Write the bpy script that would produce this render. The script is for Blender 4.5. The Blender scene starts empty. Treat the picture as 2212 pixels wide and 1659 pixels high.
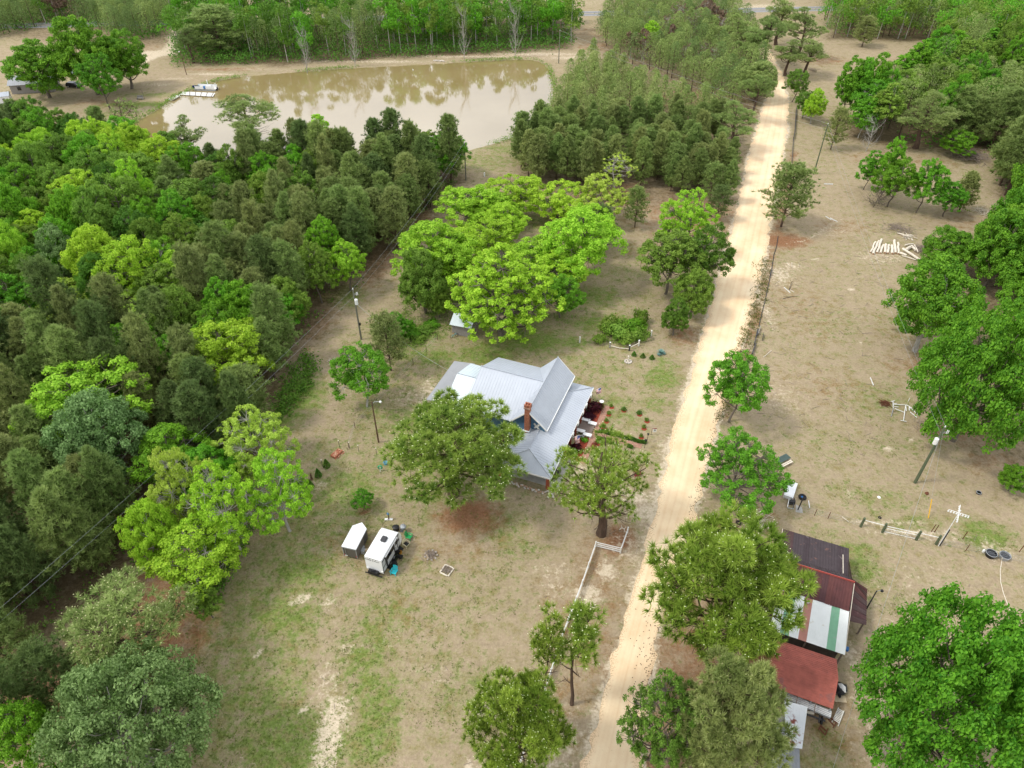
import bpy, math, random
import numpy as np
from math import radians, sin, cos, pi
random.seed(7); rng = np.random.default_rng(7)
S = bpy.context.scene; COL = S.collection

# ---------------------------------------------------------------- camera
CAM_H, PITCH, FOC = 75.0, radians(40.4), 2150 * .72      # focal length in units of a 2212 x 1659 picture
cd = bpy.data.cameras.new('camera'); cam = bpy.data.objects.new('camera', cd); COL.objects.link(cam); S.camera = cam
cam.location = (0, 0, CAM_H); cam.rotation_euler = (pi/2 - PITCH, 0, 0)
cd.sensor_fit = 'HORIZONTAL'; cd.sensor_width = 36; cd.lens = 36 * FOC / 2212
cd.clip_start = 1; cd.clip_end = 9000

# ---------------------------------------------------------------- sky, sun, exposure
SUN_EL, SUN_AZ = radians(54), radians(-100)              # azimuth from +Y, clockwise
W = bpy.data.worlds.new('World'); S.world = W; W.use_nodes = True
nt = W.node_tree; nt.nodes.clear(); N = nt.nodes.new; L = nt.links.new
out = N('ShaderNodeOutputWorld'); bg = N('ShaderNodeBackground'); bg.inputs[1].default_value = .102
sky = N('ShaderNodeTexSky'); sky.sky_type = 'NISHITA'; sky.sun_disc = False
sky.sun_elevation = SUN_EL; sky.sun_rotation = SUN_AZ; sky.air_density = 1.0; sky.dust_density = 2.0
tc = N('ShaderNodeTexCoord'); mp = N('ShaderNodeMapping'); mp.inputs['Scale'].default_value = (1, 1, 2.2)
nz = N('ShaderNodeTexNoise'); nz.inputs['Scale'].default_value = 3.2; nz.inputs['Detail'].default_value = 8; nz.inputs['Roughness'].default_value = .55
rp = N('ShaderNodeValToRGB'); rp.color_ramp.elements[0].position = .33; rp.color_ramp.elements[0].color = (.62, .62, .62, 1)
rp.color_ramp.elements[1].position = .62; rp.color_ramp.elements[1].color = (1, 1, 1, 1)
nz2 = N('ShaderNodeTexNoise'); nz2.inputs['Scale'].default_value = 6; nz2.inputs['Detail'].default_value = 6
rp2 = N('ShaderNodeValToRGB'); rp2.color_ramp.elements[0].position = .3; rp2.color_ramp.elements[0].color = (7.6, 7.9, 8.6, 1)
rp2.color_ramp.elements[1].position = .7; rp2.color_ramp.elements[1].color = (11.5, 11.6, 11.8, 1)
mx = N('ShaderNodeMixRGB')
L(tc.outputs['Generated'], mp.inputs[0]); L(mp.outputs[0], nz.inputs[0]); L(mp.outputs[0], nz2.inputs[0])
L(nz.outputs[0], rp.inputs[0]); L(nz2.outputs[0], rp2.inputs[0])
L(rp.outputs[0], mx.inputs[0]); L(sky.outputs[0], mx.inputs[1]); L(rp2.outputs[0], mx.inputs[2])
L(mx.outputs[0], bg.inputs[0]); L(bg.outputs[0], out.inputs[0])
sl = bpy.data.lights.new('sun', 'SUN'); sl.energy = 1.5; sl.angle = radians(10); sl.color = (1, .95, .86)
so = bpy.data.objects.new('sun', sl); COL.objects.link(so)
so.rotation_euler = (pi/2 - SUN_EL, 0, -SUN_AZ + pi)      # light travels from the sun's side
S.view_settings.view_transform = 'Standard'; S.view_settings.look = 'None'
S.view_settings.exposure = 0.60; S.view_settings.gamma = 1; S.view_settings.use_curve_mapping = False
cy = S.cycles
cy.use_denoising = True; cy.max_bounces = 6; cy.diffuse_bounces = 3; cy.glossy_bounces = 2; cy.transmission_bounces = 3
cy.transparent_max_bounces = 4; cy.caustics_reflective = False; cy.caustics_refractive = False; cy.sample_clamp_indirect = 8
S.render.engine = 'CYCLES'

# ---------------------------------------------------------------- picture point -> place in the world
_F = np.array([0, cos(PITCH), -sin(PITCH)]); _R = np.array([1., 0, 0]); _U = np.array([0, sin(PITCH), cos(PITCH)])
def at(x, y, z=0.0):
    d = _F + _R * (x - 1106) / FOC - _U * (y - 829.5) / FOC
    t = (z - CAM_H) / d[2]
    p = np.array([0, 0, CAM_H]) + d * t
    return p
def Zr(ox, oy, w, W_=2212):                               # coordinates of an enlarged crop of the photo
    k = w / W_
    return lambda x, y, z=0.0: at((ox + x*k) * .72, (oy + y*k) * .72, z)
def depth(p): return float((np.array(p) - np.array([0, 0, CAM_H])) @ _F)
def proj(p):
    d = np.array(p, float) - np.array([0, 0, CAM_H]); w = d @ _F
    return 1106 + FOC * (d @ _R) / w, 829.5 - FOC * (d @ _U) / w

# ---------------------------------------------------------------- mesh builder
def rotz(a):
    c, s = cos(a), sin(a); return np.array([[c, -s, 0], [s, c, 0], [0, 0, 1]])
def frame(d):
    d = np.asarray(d, float); d = d / (np.linalg.norm(d) + 1e-9)
    a = np.array([0, 0, 1.]) if abs(d[2]) < .9 else np.array([1., 0, 0])
    x = np.cross(a, d); x /= np.linalg.norm(x); return x, np.cross(d, x), d
class MB:
    def __init__(s): s.v = []; s.q = []; s.t = []; s.n = 0; s.tint = []; s.qm = []; s.tm = []
    def add(s, v, q=None, t=None, tint=0.5, m=0):
        v = np.asarray(v, float).reshape(-1, 3); s.v.append(v)
        s.tint.append(np.broadcast_to(np.asarray(tint, float), (len(v),)).copy())
        if q is not None and len(q): q = np.asarray(q, int).reshape(-1, 4) + s.n; s.q.append(q); s.qm.append(np.full(len(q), m))
        if t is not None and len(t): t = np.asarray(t, int).reshape(-1, 3) + s.n; s.t.append(t); s.tm.append(np.full(len(t), m))
        s.n += len(v); return s
    def box(s, c, d, rz=0.0, m=0, R=None, taper=1.0, bev=0.0):
        x, y, z = d[0]/2, d[1]/2, d[2]/2
        R = rotz(rz) if R is None else R
        if bev > 0:                                       # chamfered top and vertical edges
            b = min(bev, x*.45, y*.45, z*.45)
            ring = lambda xx, yy, bb, zz: [(-xx+bb, -yy, zz), (xx-bb, -yy, zz), (xx, -yy+bb, zz), (xx, yy-bb, zz), (xx-bb, yy, zz), (-xx+bb, yy, zz), (-xx, yy-bb, zz), (-xx, -yy+bb, zz)]
            P = np.array(ring(x, y, b, -z) + ring(x, y, b, z-b) + ring(x-b, y-b, b*.6, z)) @ R.T + np.array(c)
            q = [(k*8+i, k*8+(i+1) % 8, (k+1)*8+(i+1) % 8, (k+1)*8+i) for k in (0, 1) for i in range(8)]
            q += [(16, 17, 18, 19), (16, 19, 20, 23), (20, 21, 22, 23), (3, 2, 1, 0), (7, 4, 3, 0), (7, 6, 5, 4)]
            return s.add(P, q, m=m)
        P = np.array([(-x, -y, -z), (x, -y, -z), (x, y, -z), (-x, y, -z), (-x*taper, -y*taper, z), (x*taper, -y*taper, z), (x*taper, y*taper, z), (-x*taper, y*taper, z)]) @ R.T + np.array(c)
        return s.add(P, [(3, 2, 1, 0), (4, 5, 6, 7), (0, 1, 5, 4), (1, 2, 6, 5), (2, 3, 7, 6), (3, 0, 4, 7)], m=m)
    def bar(s, a, b, w, h=None, m=0):                     # rectangular bar from a to b
        a = np.array(a, float); b = np.array(b, float); x, y, d = frame(b - a); h = h or w
        R = np.column_stack([x, y, d]); return s.box((a + b)/2, (w, h, np.linalg.norm(b - a)), R=R, m=m)
    def tube(s, pts, rad, n=6, tint=.5, m=0, cap=True):
        pts = np.asarray(pts, float); rad = np.broadcast_to(np.asarray(rad, float), (len(pts),))
        k = len(pts); d = np.gradient(pts, axis=0); x0 = None; V = []
        a = np.arange(n) * 2*pi/n
        for i in range(k):
            x, y, _ = frame(d[i])
            if x0 is not None:
                dn = d[i]/(np.linalg.norm(d[i])+1e-9); x = x0 - dn*(x0@dn)
                nn = np.linalg.norm(x); x = x/nn if nn > 1e-6 else frame(d[i])[0]; y = np.cross(dn, x)
            x0 = x; V.append(pts[i] + rad[i]*(np.outer(np.cos(a), x) + np.outer(np.sin(a), y)))
        V = np.vstack(V); q = []
        for i in range(k-1):
            for j in range(n): q.append((i*n+j, i*n+(j+1) % n, (i+1)*n+(j+1) % n, (i+1)*n+j))
        t = []
        if cap:
            V = np.vstack([V, pts[0], pts[-1]])
            for j in range(n): t.append((k*n, (j+1) % n, j)); t.append((k*n+1, (k-1)*n+j, (k-1)*n+(j+1) % n))
        return s.add(V, q, t, tint=tint, m=m)
    def lathe(s, prof, c=(0, 0, 0), n=14, m=0, sx=1., sy=1., R=None):   # prof: list of (r, z)
        a = np.arange(n)*2*pi/n; V = []
        for r, z in prof: V.append(np.column_stack([r*sx*np.cos(a), r*sy*np.sin(a), np.full(n, z)]))
        V = np.vstack(V)
        if R is not None: V = V @ R.T
        V = V + np.array(c); k = len(prof)
        q = [(i*n+j, i*n+(j+1) % n, (i+1)*n+(j+1) % n, (i+1)*n+j) for i in range(k-1) for j in range(n)]
        return s.add(V, q, m=m)
    def torus(s, c, R_, r, n=16, k=8, m=0, Rm=None):
        a = np.arange(n)*2*pi/n; b = np.arange(k)*2*pi/k
        A, B_ = np.meshgrid(a, b, indexing='ij')
        V = np.column_stack([((R_ + r*np.cos(B_))*np.cos(A)).ravel(), ((R_ + r*np.cos(B_))*np.sin(A)).ravel(), (r*np.sin(B_)).ravel()])
        if Rm is not None: V = V @ Rm.T
        q = [(i*k+j, ((i+1) % n)*k+j, ((i+1) % n)*k+(j+1) % k, i*k+(j+1) % k) for i in range(n) for j in range(k)]
        return s.add(V + np.array(c), q, m=m)
    def slab(s, P, th, m=0):                              # planar polygon with thickness below it
        P = np.asarray(P, float); n = np.cross(P[1]-P[0], P[2]-P[0]); n /= np.linalg.norm(n)
        if n[2] < 0: n = -n; P = P[::-1]
        k = len(P); V = np.vstack([P, P - n*th])
        t = [(0, i, i+1) for i in range(1, k-1)] + [(k, k+i+1, k+i) for i in range(1, k-1)]
        q = [(i, k+i, k+(i+1) % k, (i+1) % k) for i in range(k)]
        return s.add(V, q, t, m=m)
    def prism(s, P2, z0, z1, m=0):                        # upright prism over a plan polygon (counter-clockwise)
        k = len(P2); V = [(x, y, z0) for x, y in P2] + [(x, y, z1) for x, y in P2]
        t = [(k, k+i, k+i+1) for i in range(1, k-1)] + [(0, i+1, i) for i in range(1, k-1)]
        q = [(i, (i+1) % k, k+(i+1) % k, k+i) for i in range(k)]
        return s.add(V, q, t, m=m)
    def rock(s, c, r, seed, m=0):
        g = np.random.default_rng(seed); ph = (1+5**.5)/2
        V = np.array([(-1, ph, 0), (1, ph, 0), (-1, -ph, 0), (1, -ph, 0), (0, -1, ph), (0, 1, ph), (0, -1, -ph), (0, 1, -ph), (ph, 0, -1), (ph, 0, 1), (-ph, 0, -1), (-ph, 0, 1)])/1.9
        V = V*(1 + g.uniform(-.22, .22, (12, 1)))*np.array(r)
        T = [(0, 11, 5), (0, 5, 1), (0, 1, 7), (0, 7, 10), (0, 10, 11), (1, 5, 9), (5, 11, 4), (11, 10, 2), (10, 7, 6), (7, 1, 8), (3, 9, 4), (3, 4, 2), (3, 2, 6), (3, 6, 8), (3, 8, 9), (4, 9, 5), (2, 4, 11), (6, 2, 10), (8, 6, 7), (9, 8, 1)]
        return s.add(V @ rotz(g.uniform(0, 6)).T + np.array(c), None, T, m=m)
    def mesh(s, name, mats, smooth=False, tint=False):
        me = bpy.data.meshes.new(name)
        V = np.vstack(s.v); me.vertices.add(len(V)); me.vertices.foreach_set('co', V.ravel())
        Q = np.vstack(s.q) if s.q else np.zeros((0, 4), int); T = np.vstack(s.t) if s.t else np.zeros((0, 3), int)
        idx = np.concatenate([Q.ravel(), T.ravel()]); me.loops.add(len(idx)); me.loops.foreach_set('vertex_index', idx)
        tot = np.concatenate([np.full(len(Q), 4), np.full(len(T), 3)]); st = np.concatenate([[0], np.cumsum(tot)[:-1]])
        me.polygons.add(len(tot)); me.polygons.foreach_set('loop_start', st); me.polygons.foreach_set('loop_total', tot)
        mi = np.concatenate([np.concatenate(s.qm) if s.qm else [], np.concatenate(s.tm) if s.tm else []]).astype(int)
        me.polygons.foreach_set('material_index', mi)
        me.polygons.foreach_set('use_smooth', np.full(len(tot), smooth))
        for m in (mats if isinstance(mats, (list, tuple)) else [mats]): me.materials.append(m)
        if tint:
            a = me.attributes.new('tint', 'FLOAT', 'POINT'); a.data.foreach_set('value', np.concatenate(s.tint))
        me.update(calc_edges=True); me.validate(); return me
def link(name, me, parent=None, loc=(0, 0, 0), rot=(0, 0, 0), scale=(1, 1, 1)):
    o = bpy.data.objects.new(name, me); COL.objects.link(o); o.parent = parent
    o.location = [float(q) for q in loc]; o.rotation_euler = rot; o.scale = scale; return o
def part(name, mb, mats, parent, label=None, kind=None, smooth=False, loc=(0, 0, 0)):
    o = link(name, mb.mesh(name, mats, smooth), parent, loc)
    if label: o['label'] = label
    if kind: o['kind'] = kind
    return o
def thing(name, label, cat, loc=(0, 0, 0), rz=0.0, group=None):
    o = bpy.data.objects.new(name, None); COL.objects.link(o); o.empty_display_size = .2
    o.location = [float(q) for q in loc]; o.rotation_euler = (0, 0, rz)
    o['label'] = label; o['category'] = cat
    if group: o['group'] = group
    return o
def solo(name, label, cat, mb, mats, loc=(0, 0, 0), rz=0.0, group=None, smooth=False):
    o = link(name, mb.mesh(name, mats, smooth), None, loc, (0, 0, rz)); o['label'] = label; o['category'] = cat
    if group: o['group'] = group
    return o
def dup(root, label, loc, rz=0.0, group=None, scale=None):
    r = root.copy(); COL.objects.link(r); r.location = [float(q) for q in loc]; r.rotation_euler = (0, 0, rz); r['label'] = label
    if group: r['group'] = group
    if scale: r.scale = scale
    for c in root.children:
        k = c.copy(); COL.objects.link(k); k.parent = r
        for g in c.children:
            h = g.copy(); COL.objects.link(h); h.parent = k
    return r
def struct(name, me, kind='structure', loc=(0, 0, 0)):
    o = link(name, me, None, loc); o['kind'] = kind; return o

# ---------------------------------------------------------------- materials
def nodemat(name):
    m = bpy.data.materials.new(name); m.use_nodes = True; t = m.node_tree; b = t.nodes['Principled BSDF']; return m, t, b
def mat(name, col, rough=.7, var=.15, scale=3., metal=0., spec=.4, detail=4., col2=None, thr=None, bump=0., stretch=None):
    """plain paint, wood, metal: a base colour, mottled with noise; col2 shows through where the noise passes thr (wear, rust)"""
    m, t, b = nodemat(name); n = t.nodes.new; l = t.links.new
    tc = n('ShaderNodeTexCoord'); mp = n('ShaderNodeMapping'); l(tc.outputs['Object'], mp.inputs[0])
    if stretch: mp.inputs['Scale'].default_value = stretch
    nz = n('ShaderNodeTexNoise'); nz.inputs['Scale'].default_value = scale; nz.inputs['Detail'].default_value = detail; l(mp.outputs[0], nz.inputs[0])
    r = n('ShaderNodeMapRange'); r.inputs[1].default_value = .25; r.inputs[2].default_value = .75
    r.inputs[3].default_value = 1-var; r.inputs[4].default_value = 1+var; l(nz.outputs[0], r.inputs[0])
    v = n('ShaderNodeHueSaturation'); v.inputs['Color'].default_value = (*col, 1); l(r.outputs[0], v.inputs['Value']); o = v.outputs[0]
    if col2:
        nb = n('ShaderNodeTexNoise'); nb.inputs['Scale'].default_value = scale*.6; nb.inputs['Detail'].default_value = 7; nb.inputs['Roughness'].default_value = .65; l(mp.outputs[0], nb.inputs[0])
        rr = n('ShaderNodeMapRange'); rr.inputs[1].default_value = (thr or .55); rr.inputs[2].default_value = (thr or .55)+.06; l(nb.outputs[0], rr.inputs[0])
        x = n('ShaderNodeMixRGB'); l(rr.outputs[0], x.inputs[0]); l(o, x.inputs[1]); x.inputs[2].default_value = (*col2, 1); o = x.outputs[0]
    l(o, b.inputs['Base Color']); b.inputs['Roughness'].default_value = rough; b.inputs['Metallic'].default_value = metal
    b.inputs['Specular IOR Level'].default_value = spec
    if bump:
        bp = n('ShaderNodeBump'); bp.inputs['Strength'].default_value = bump; bp.inputs['Distance'].default_value = .03; l(nz.outputs[0], bp.inputs['Height']); l(bp.outputs[0], b.inputs['Normal'])
    return m
def leafmat(name, dark, light, tip=(.6, .6, .35), trans=.35, jit=.10, hj=.012):
    m, t, b = nodemat(name); n = t.nodes.new; l = t.links.new
    a = n('ShaderNodeAttribute'); a.attribute_name = 'tint'
    x = n('ShaderNodeMixRGB'); x.inputs[1].default_value = (*dark, 1); x.inputs[2].default_value = (*light, 1); l(a.outputs['Fac'], x.inputs[0])
    oi = n('ShaderNodeObjectInfo'); h = n('ShaderNodeHueSaturation')
    r = n('ShaderNodeMapRange'); r.inputs[3].default_value = 1-jit; r.inputs[4].default_value = 1+jit; l(oi.outputs['Random'], r.inputs[0]); l(r.outputs[0], h.inputs['Value'])
    mu = n('ShaderNodeMath'); mu.operation = 'MULTIPLY'; mu.inputs[1].default_value = 37.3; l(oi.outputs['Random'], mu.inputs[0])
    fr = n('ShaderNodeMath'); fr.operation = 'FRACT'; l(mu.outputs[0], fr.inputs[0])
    r2 = n('ShaderNodeMapRange'); r2.inputs[3].default_value = .5-hj; r2.inputs[4].default_value = .5+hj; l(fr.outputs[0], r2.inputs[0]); l(r2.outputs[0], h.inputs['Hue'])
    l(x.outputs[0], h.inputs['Color'])
    g = n('ShaderNodeMath'); g.operation = 'GREATER_THAN'; g.inputs[1].default_value = 1.5; l(a.outputs['Fac'], g.inputs[0])
    y = n('ShaderNodeMixRGB'); y.inputs[2].default_value = (*tip, 1); l(g.outputs[0], y.inputs[0]); l(h.outputs[0], y.inputs[1])
    l(y.outputs[0], b.inputs['Base Color']); b.inputs['Roughness'].default_value = .55; b.inputs['Specular IOR Level'].default_value = .25
    tr = n('ShaderNodeBsdfTranslucent'); l(y.outputs[0], tr.inputs[0]); ms = n('ShaderNodeMixShader'); ms.inputs[0].default_value = trans
    l(b.outputs[0], ms.inputs[1]); l(tr.outputs[0], ms.inputs[2]); l(ms.outputs[0], t.nodes['Material Output'].inputs[0]); return m

M = {}
M['lime'] = leafmat('leaf_lime', (.23, .44, .02), (.57, .84, .08), trans=.42, jit=.07)
M['lime2'] = leafmat('leaf_lime_pale', (.30, .46, .04), (.64, .82, .16), trans=.42, jit=.06)
M['green'] = leafmat('leaf_green', (.085, .25, .014), (.25, .56, .035), jit=.14)
M['mid'] = leafmat('leaf_mid', (.11, .22, .022), (.30, .47, .07), jit=.14)
M['deep'] = leafmat('leaf_deep', (.065, .16, .018), (.18, .36, .04), jit=.14)
M['oak'] = leafmat('leaf_oak', (.06, .20, .012), (.24, .50, .035), jit=.06)
M['greygreen'] = leafmat('leaf_greygreen', (.09, .18, .035), (.34, .50, .19), jit=.08)
M['olive'] = leafmat('leaf_olive', (.09, .11, .02), (.26, .28, .06), jit=.1)
M['burgundy'] = leafmat('leaf_burgundy', (.035, .006, .010), (.10, .015, .03))
M['azalea'] = leafmat('leaf_azalea', (.06, .10, .03), (.65, .04, .10))
M['dead'] = leafmat('leaf_dead', (.14, .09, .06), (.30, .20, .13), trans=.1)
M['pine'] = leafmat('needle_pine', (.14, .22, .05), (.42, .54, .17), tip=(.5, .5, .25), trans=.3, jit=.14, hj=.008)
M['pine2'] = leafmat('needle_pine_olive', (.17, .23, .06), (.47, .53, .19), tip=(.5, .48, .25), trans=.3, jit=.12, hj=.008)
M['pinebright'] = leafmat('needle_pine_bright', (.12, .23, .02), (.47, .64, .10), tip=(.85, .9, .55), trans=.3, jit=.03)
M['pinehero'] = leafmat('needle_pine_hero', (.09, .18, .018), (.44, .57, .10), tip=(.9, .9, .6), trans=.3, jit=.03)
M['pinedark'] = leafmat('needle_pine_dark', (.09, .155, .04), (.28, .38, .12), tip=(.3, .3, .15), trans=.3, jit=.12, hj=.006)
M['grass'] = leafmat('grass_blades', (.10, .16, .02), (.22, .30, .06), jit=0)
M['bark'] = mat('bark_pine', (.10, .065, .045), .95, .35, 6, stretch=(1, 1, .3))
M['barkgrey'] = mat('bark_grey', (.15, .125, .10), .95, .25, 5, stretch=(1, 1, .3))
M['barkpale'] = mat('bark_pale', (.38, .36, .32), .95, .2, 5, stretch=(1, 1, .3))

# ---------------------------------------------------------------- foliage builders
def unit(v): return v / (np.linalg.norm(v, axis=-1, keepdims=True) + 1e-9)
def leaves(mb, P, Nn, size, g, tint, asp=.62):
    """one folded leaf-spray per point: two quads' worth of area in a bent rhombus"""
    n = len(P); a = unit(np.cross(Nn, g.normal(size=(n, 3)))); b = np.cross(Nn, a)
    s = size*g.uniform(.65, 1.3, (n, 1)); V = np.stack([P - a*s, P - b*s*asp + Nn*s*.25, P + a*s, P + b*s*asp + Nn*s*.25], 1)
    mb.add(V.reshape(-1, 3), np.arange(4*n).reshape(n, 4), tint=np.repeat(tint, 4))
def tufts(mb, P, Nn, ln, g, tint, k=14, w=.075, candle=True, up=.35):
    """needle tufts: k thin triangles fanning from every point"""
    n = len(P); D = unit(g.normal(size=(n, k, 3)) + Nn[:, None, :]*1.15 + np.array([0, 0, up]))
    s = ln*g.uniform(.75, 1.2, (n, k, 1)); side = unit(np.cross(D, g.normal(size=(n, k, 3))))*w*ln*2
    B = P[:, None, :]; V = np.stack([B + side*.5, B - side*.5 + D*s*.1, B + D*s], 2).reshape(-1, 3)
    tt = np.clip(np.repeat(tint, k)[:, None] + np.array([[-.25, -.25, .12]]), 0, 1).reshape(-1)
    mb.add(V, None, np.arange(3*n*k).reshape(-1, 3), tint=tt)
    if candle:
        sel = g.random(n) < .4; Q = P[sel] + Nn[sel]*ln*.75 + [0, 0, ln*.22]; m = len(Q); a = g.normal(size=(m, 3))*[1, 1, .3]; a = unit(a)*.05
        b = np.cross(a, [0, 0, 1.])
        V = np.stack([Q + a, Q + b, Q - a, Q - b], 1).reshape(-1, 3)
        mb.add(V, np.arange(4*m).reshape(m, 4), tint=2.)
def sphere_dirs(n, g, low=-.35):
    z = g.uniform(low, 1, n); a = g.uniform(0, 2*pi, n); r = np.sqrt(1 - z*z); return np.column_stack([r*np.cos(a), r*np.sin(a), z])
def limb(tw, a, b, r0, r1, g, n=6, k=5, sag=.12):
    a = np.array(a, float); b = np.array(b, float); t = np.linspace(0, 1, k)[:, None]; d = b - a; Ln = np.linalg.norm(d)
    m = g.normal(size=3)*Ln*.06; m[2] += Ln*sag*(-1)
    P = a + d*t + m*(4*t*(1-t)); tw.tube(P, np.linspace(r0, r1, k), n=n, cap=False); return P
def broad(seed, H, R, hb, nl, per, lpc, ls, trunk_r=.28, shape=.5, lobe=.36, sparse=False, narrow=1., multi=1, rf=.16, low=-.45, tw_show=True):
    """broadleaf: trunk, limbs to lobes, twigs to clumps, leaf sprays on the clumps"""
    g = np.random.default_rng(seed); tw = MB(); fo = MB(); c = (hb + H)/2; hh = (H - hb)/2
    lobes = []
    for i in range(nl*12):
        if len(lobes) >= nl: break
        d = sphere_dirs(1, g, -.75)[0]; f = g.uniform(.35, 1)**.5
        w = 1 - .55*shape*max(0, d[2])
        p = np.array([d[0]*R*(1-lobe*.8)*f*w, d[1]*R*(1-lobe*.8)*f*w, c + d[2]*hh*(1-lobe*.7)*f]); r = R*lobe*g.uniform(.7, 1.2)
        if all(np.linalg.norm((p - q)*[1, 1, .8]) > .72*max(r, s) for q, s in lobes): lobes.append((p, r))
    fork = np.array([g.normal()*.3, g.normal()*.3, hb*.75 + .1*H])
    for k in range(multi):
        base = np.array([0, 0, -.3]) if multi == 1 else np.array([g.normal()*.5, g.normal()*.5, -.3])
        limb(tw, base, fork if multi == 1 else fork + g.normal(size=3)*[R*.2, R*.2, .5], trunk_r, trunk_r*.72, g, n=9, k=5, sag=0)
    top = np.array([fork[0], fork[1], H - .22*(H-hb)]); tr = limb(tw, fork, top, trunk_r*.72, .05, g, n=7, k=6, sag=0)
    tip = []
    for p, r in lobes:
        h = np.clip((p[2] - .35*np.hypot(p[0], p[1]) - fork[2])/(top[2]-fork[2]+1e-6), 0, .9); s = tr[int(h*5)]
        limb(tw, s, p, trunk_r*(.42 - .25*h), .05, g, n=5, k=5, sag=.1)
        D = sphere_dirs(per, g, low); Cc = p + D*r*g.uniform(.72, 1.08, (per, 1))*[1, 1, .8]
        keep = np.ones(per, bool)
        for q, s2 in lobes:
            if q is not p: keep &= np.linalg.norm(Cc - q, axis=1) > s2*.68
        for cc, dd in zip(Cc[keep], D[keep]):
            if tw_show and g.random() < (.95 if sparse else .5): limb(tw, p, cc, .035*trunk_r/.28+.012, .012, g, n=3, k=3)
            tip.append((cc, dd, r, g.normal()*.13))
    Cn = np.array([t[0] for t in tip]); Dn = np.array([t[1] for t in tip]); rr = np.array([t[2] for t in tip]); ct = np.array([t[3] for t in tip]); n = len(tip)
    rc = rf*R*(rr/(R*lobe))**.5
    E = unit(g.normal(size=(n, lpc, 3)) + Dn[:, None]*.55 + [0, 0, .25])
    P = Cn[:, None] + E*rc[:, None, None]*g.uniform(.35, 1.05, (n, lpc, 1))*[1, 1, .72]
    Nn = unit(E + g.normal(size=(n, lpc, 3))*.55 + [0, 0, .35]).reshape(-1, 3); P = P.reshape(-1, 3)
    tint = np.clip(.48 + np.repeat(ct, lpc) + g.normal(size=len(P))*.2 , 0, 1)
    leaves(fo, P, Nn, ls, g, tint)
    return tw, fo
def youngpine(seed, H, R, hb, nb=70, per=9, ln=.42, k=12, w=.09, taper=.75, candle=False):
    """plantation pine: straight stem, rising branches, needle tufts along their outer half"""
    g = np.random.default_rng(seed); tw = MB(); fo = MB(); lean = g.normal(size=2)*.25
    st = [np.array([lean[0]*(z/H)**2, lean[1]*(z/H)**2, z]) for z in np.linspace(-.3, H-.3, 7)]
    tw.tube(st, np.linspace(.16, .03, 7), n=7, cap=False)
    P = []; Nn = []; T = []
    for i in range(nb):
        t = (i + g.random())/nb; z = hb + (H - hb)*t**.9; a = i*2.39996 + g.normal()*.3
        Lb = R*(max(0, 1-t)**taper)*(.55 + .45*min(1, t/.18))*g.uniform(.65, 1.15) + .25
        up = .30 + .55*t + g.normal()*.12
        d = np.array([cos(a), sin(a), up]); s = np.array([lean[0]*(z/H)**2, lean[1]*(z/H)**2, z - .3]); e = s + d*Lb
        limb(tw, s, e, .035*(1-t)+.014, .01, g, n=3, k=3, sag=-.08 + .1*t)
        m = per if Lb > .9 else max(3, per//2)
        f = g.uniform(.42, 1.03, m); q = s + np.outer(f, d*Lb) + g.normal(size=(m, 3))*[.34, .34, .14]*min(1, Lb/1.4) + [0, 0, .04]
        P.append(q); Nn.append(unit(np.tile(d, (m, 1))*.5 + g.normal(size=(m, 3))*.35 + [0, 0, .55])); T.append(np.full(m, g.normal()*.12) + g.normal(size=m)*.13 + .5)
    P.append(np.array([[lean[0], lean[1], H-.2], [lean[0], lean[1], H-.55]])); Nn.append(np.array([[0, 0, 1.], [.2, 0, 1]])); T.append(np.array([.6, .6]))
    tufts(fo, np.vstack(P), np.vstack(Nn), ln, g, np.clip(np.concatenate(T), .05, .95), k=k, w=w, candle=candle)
    return tw, fo
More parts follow.
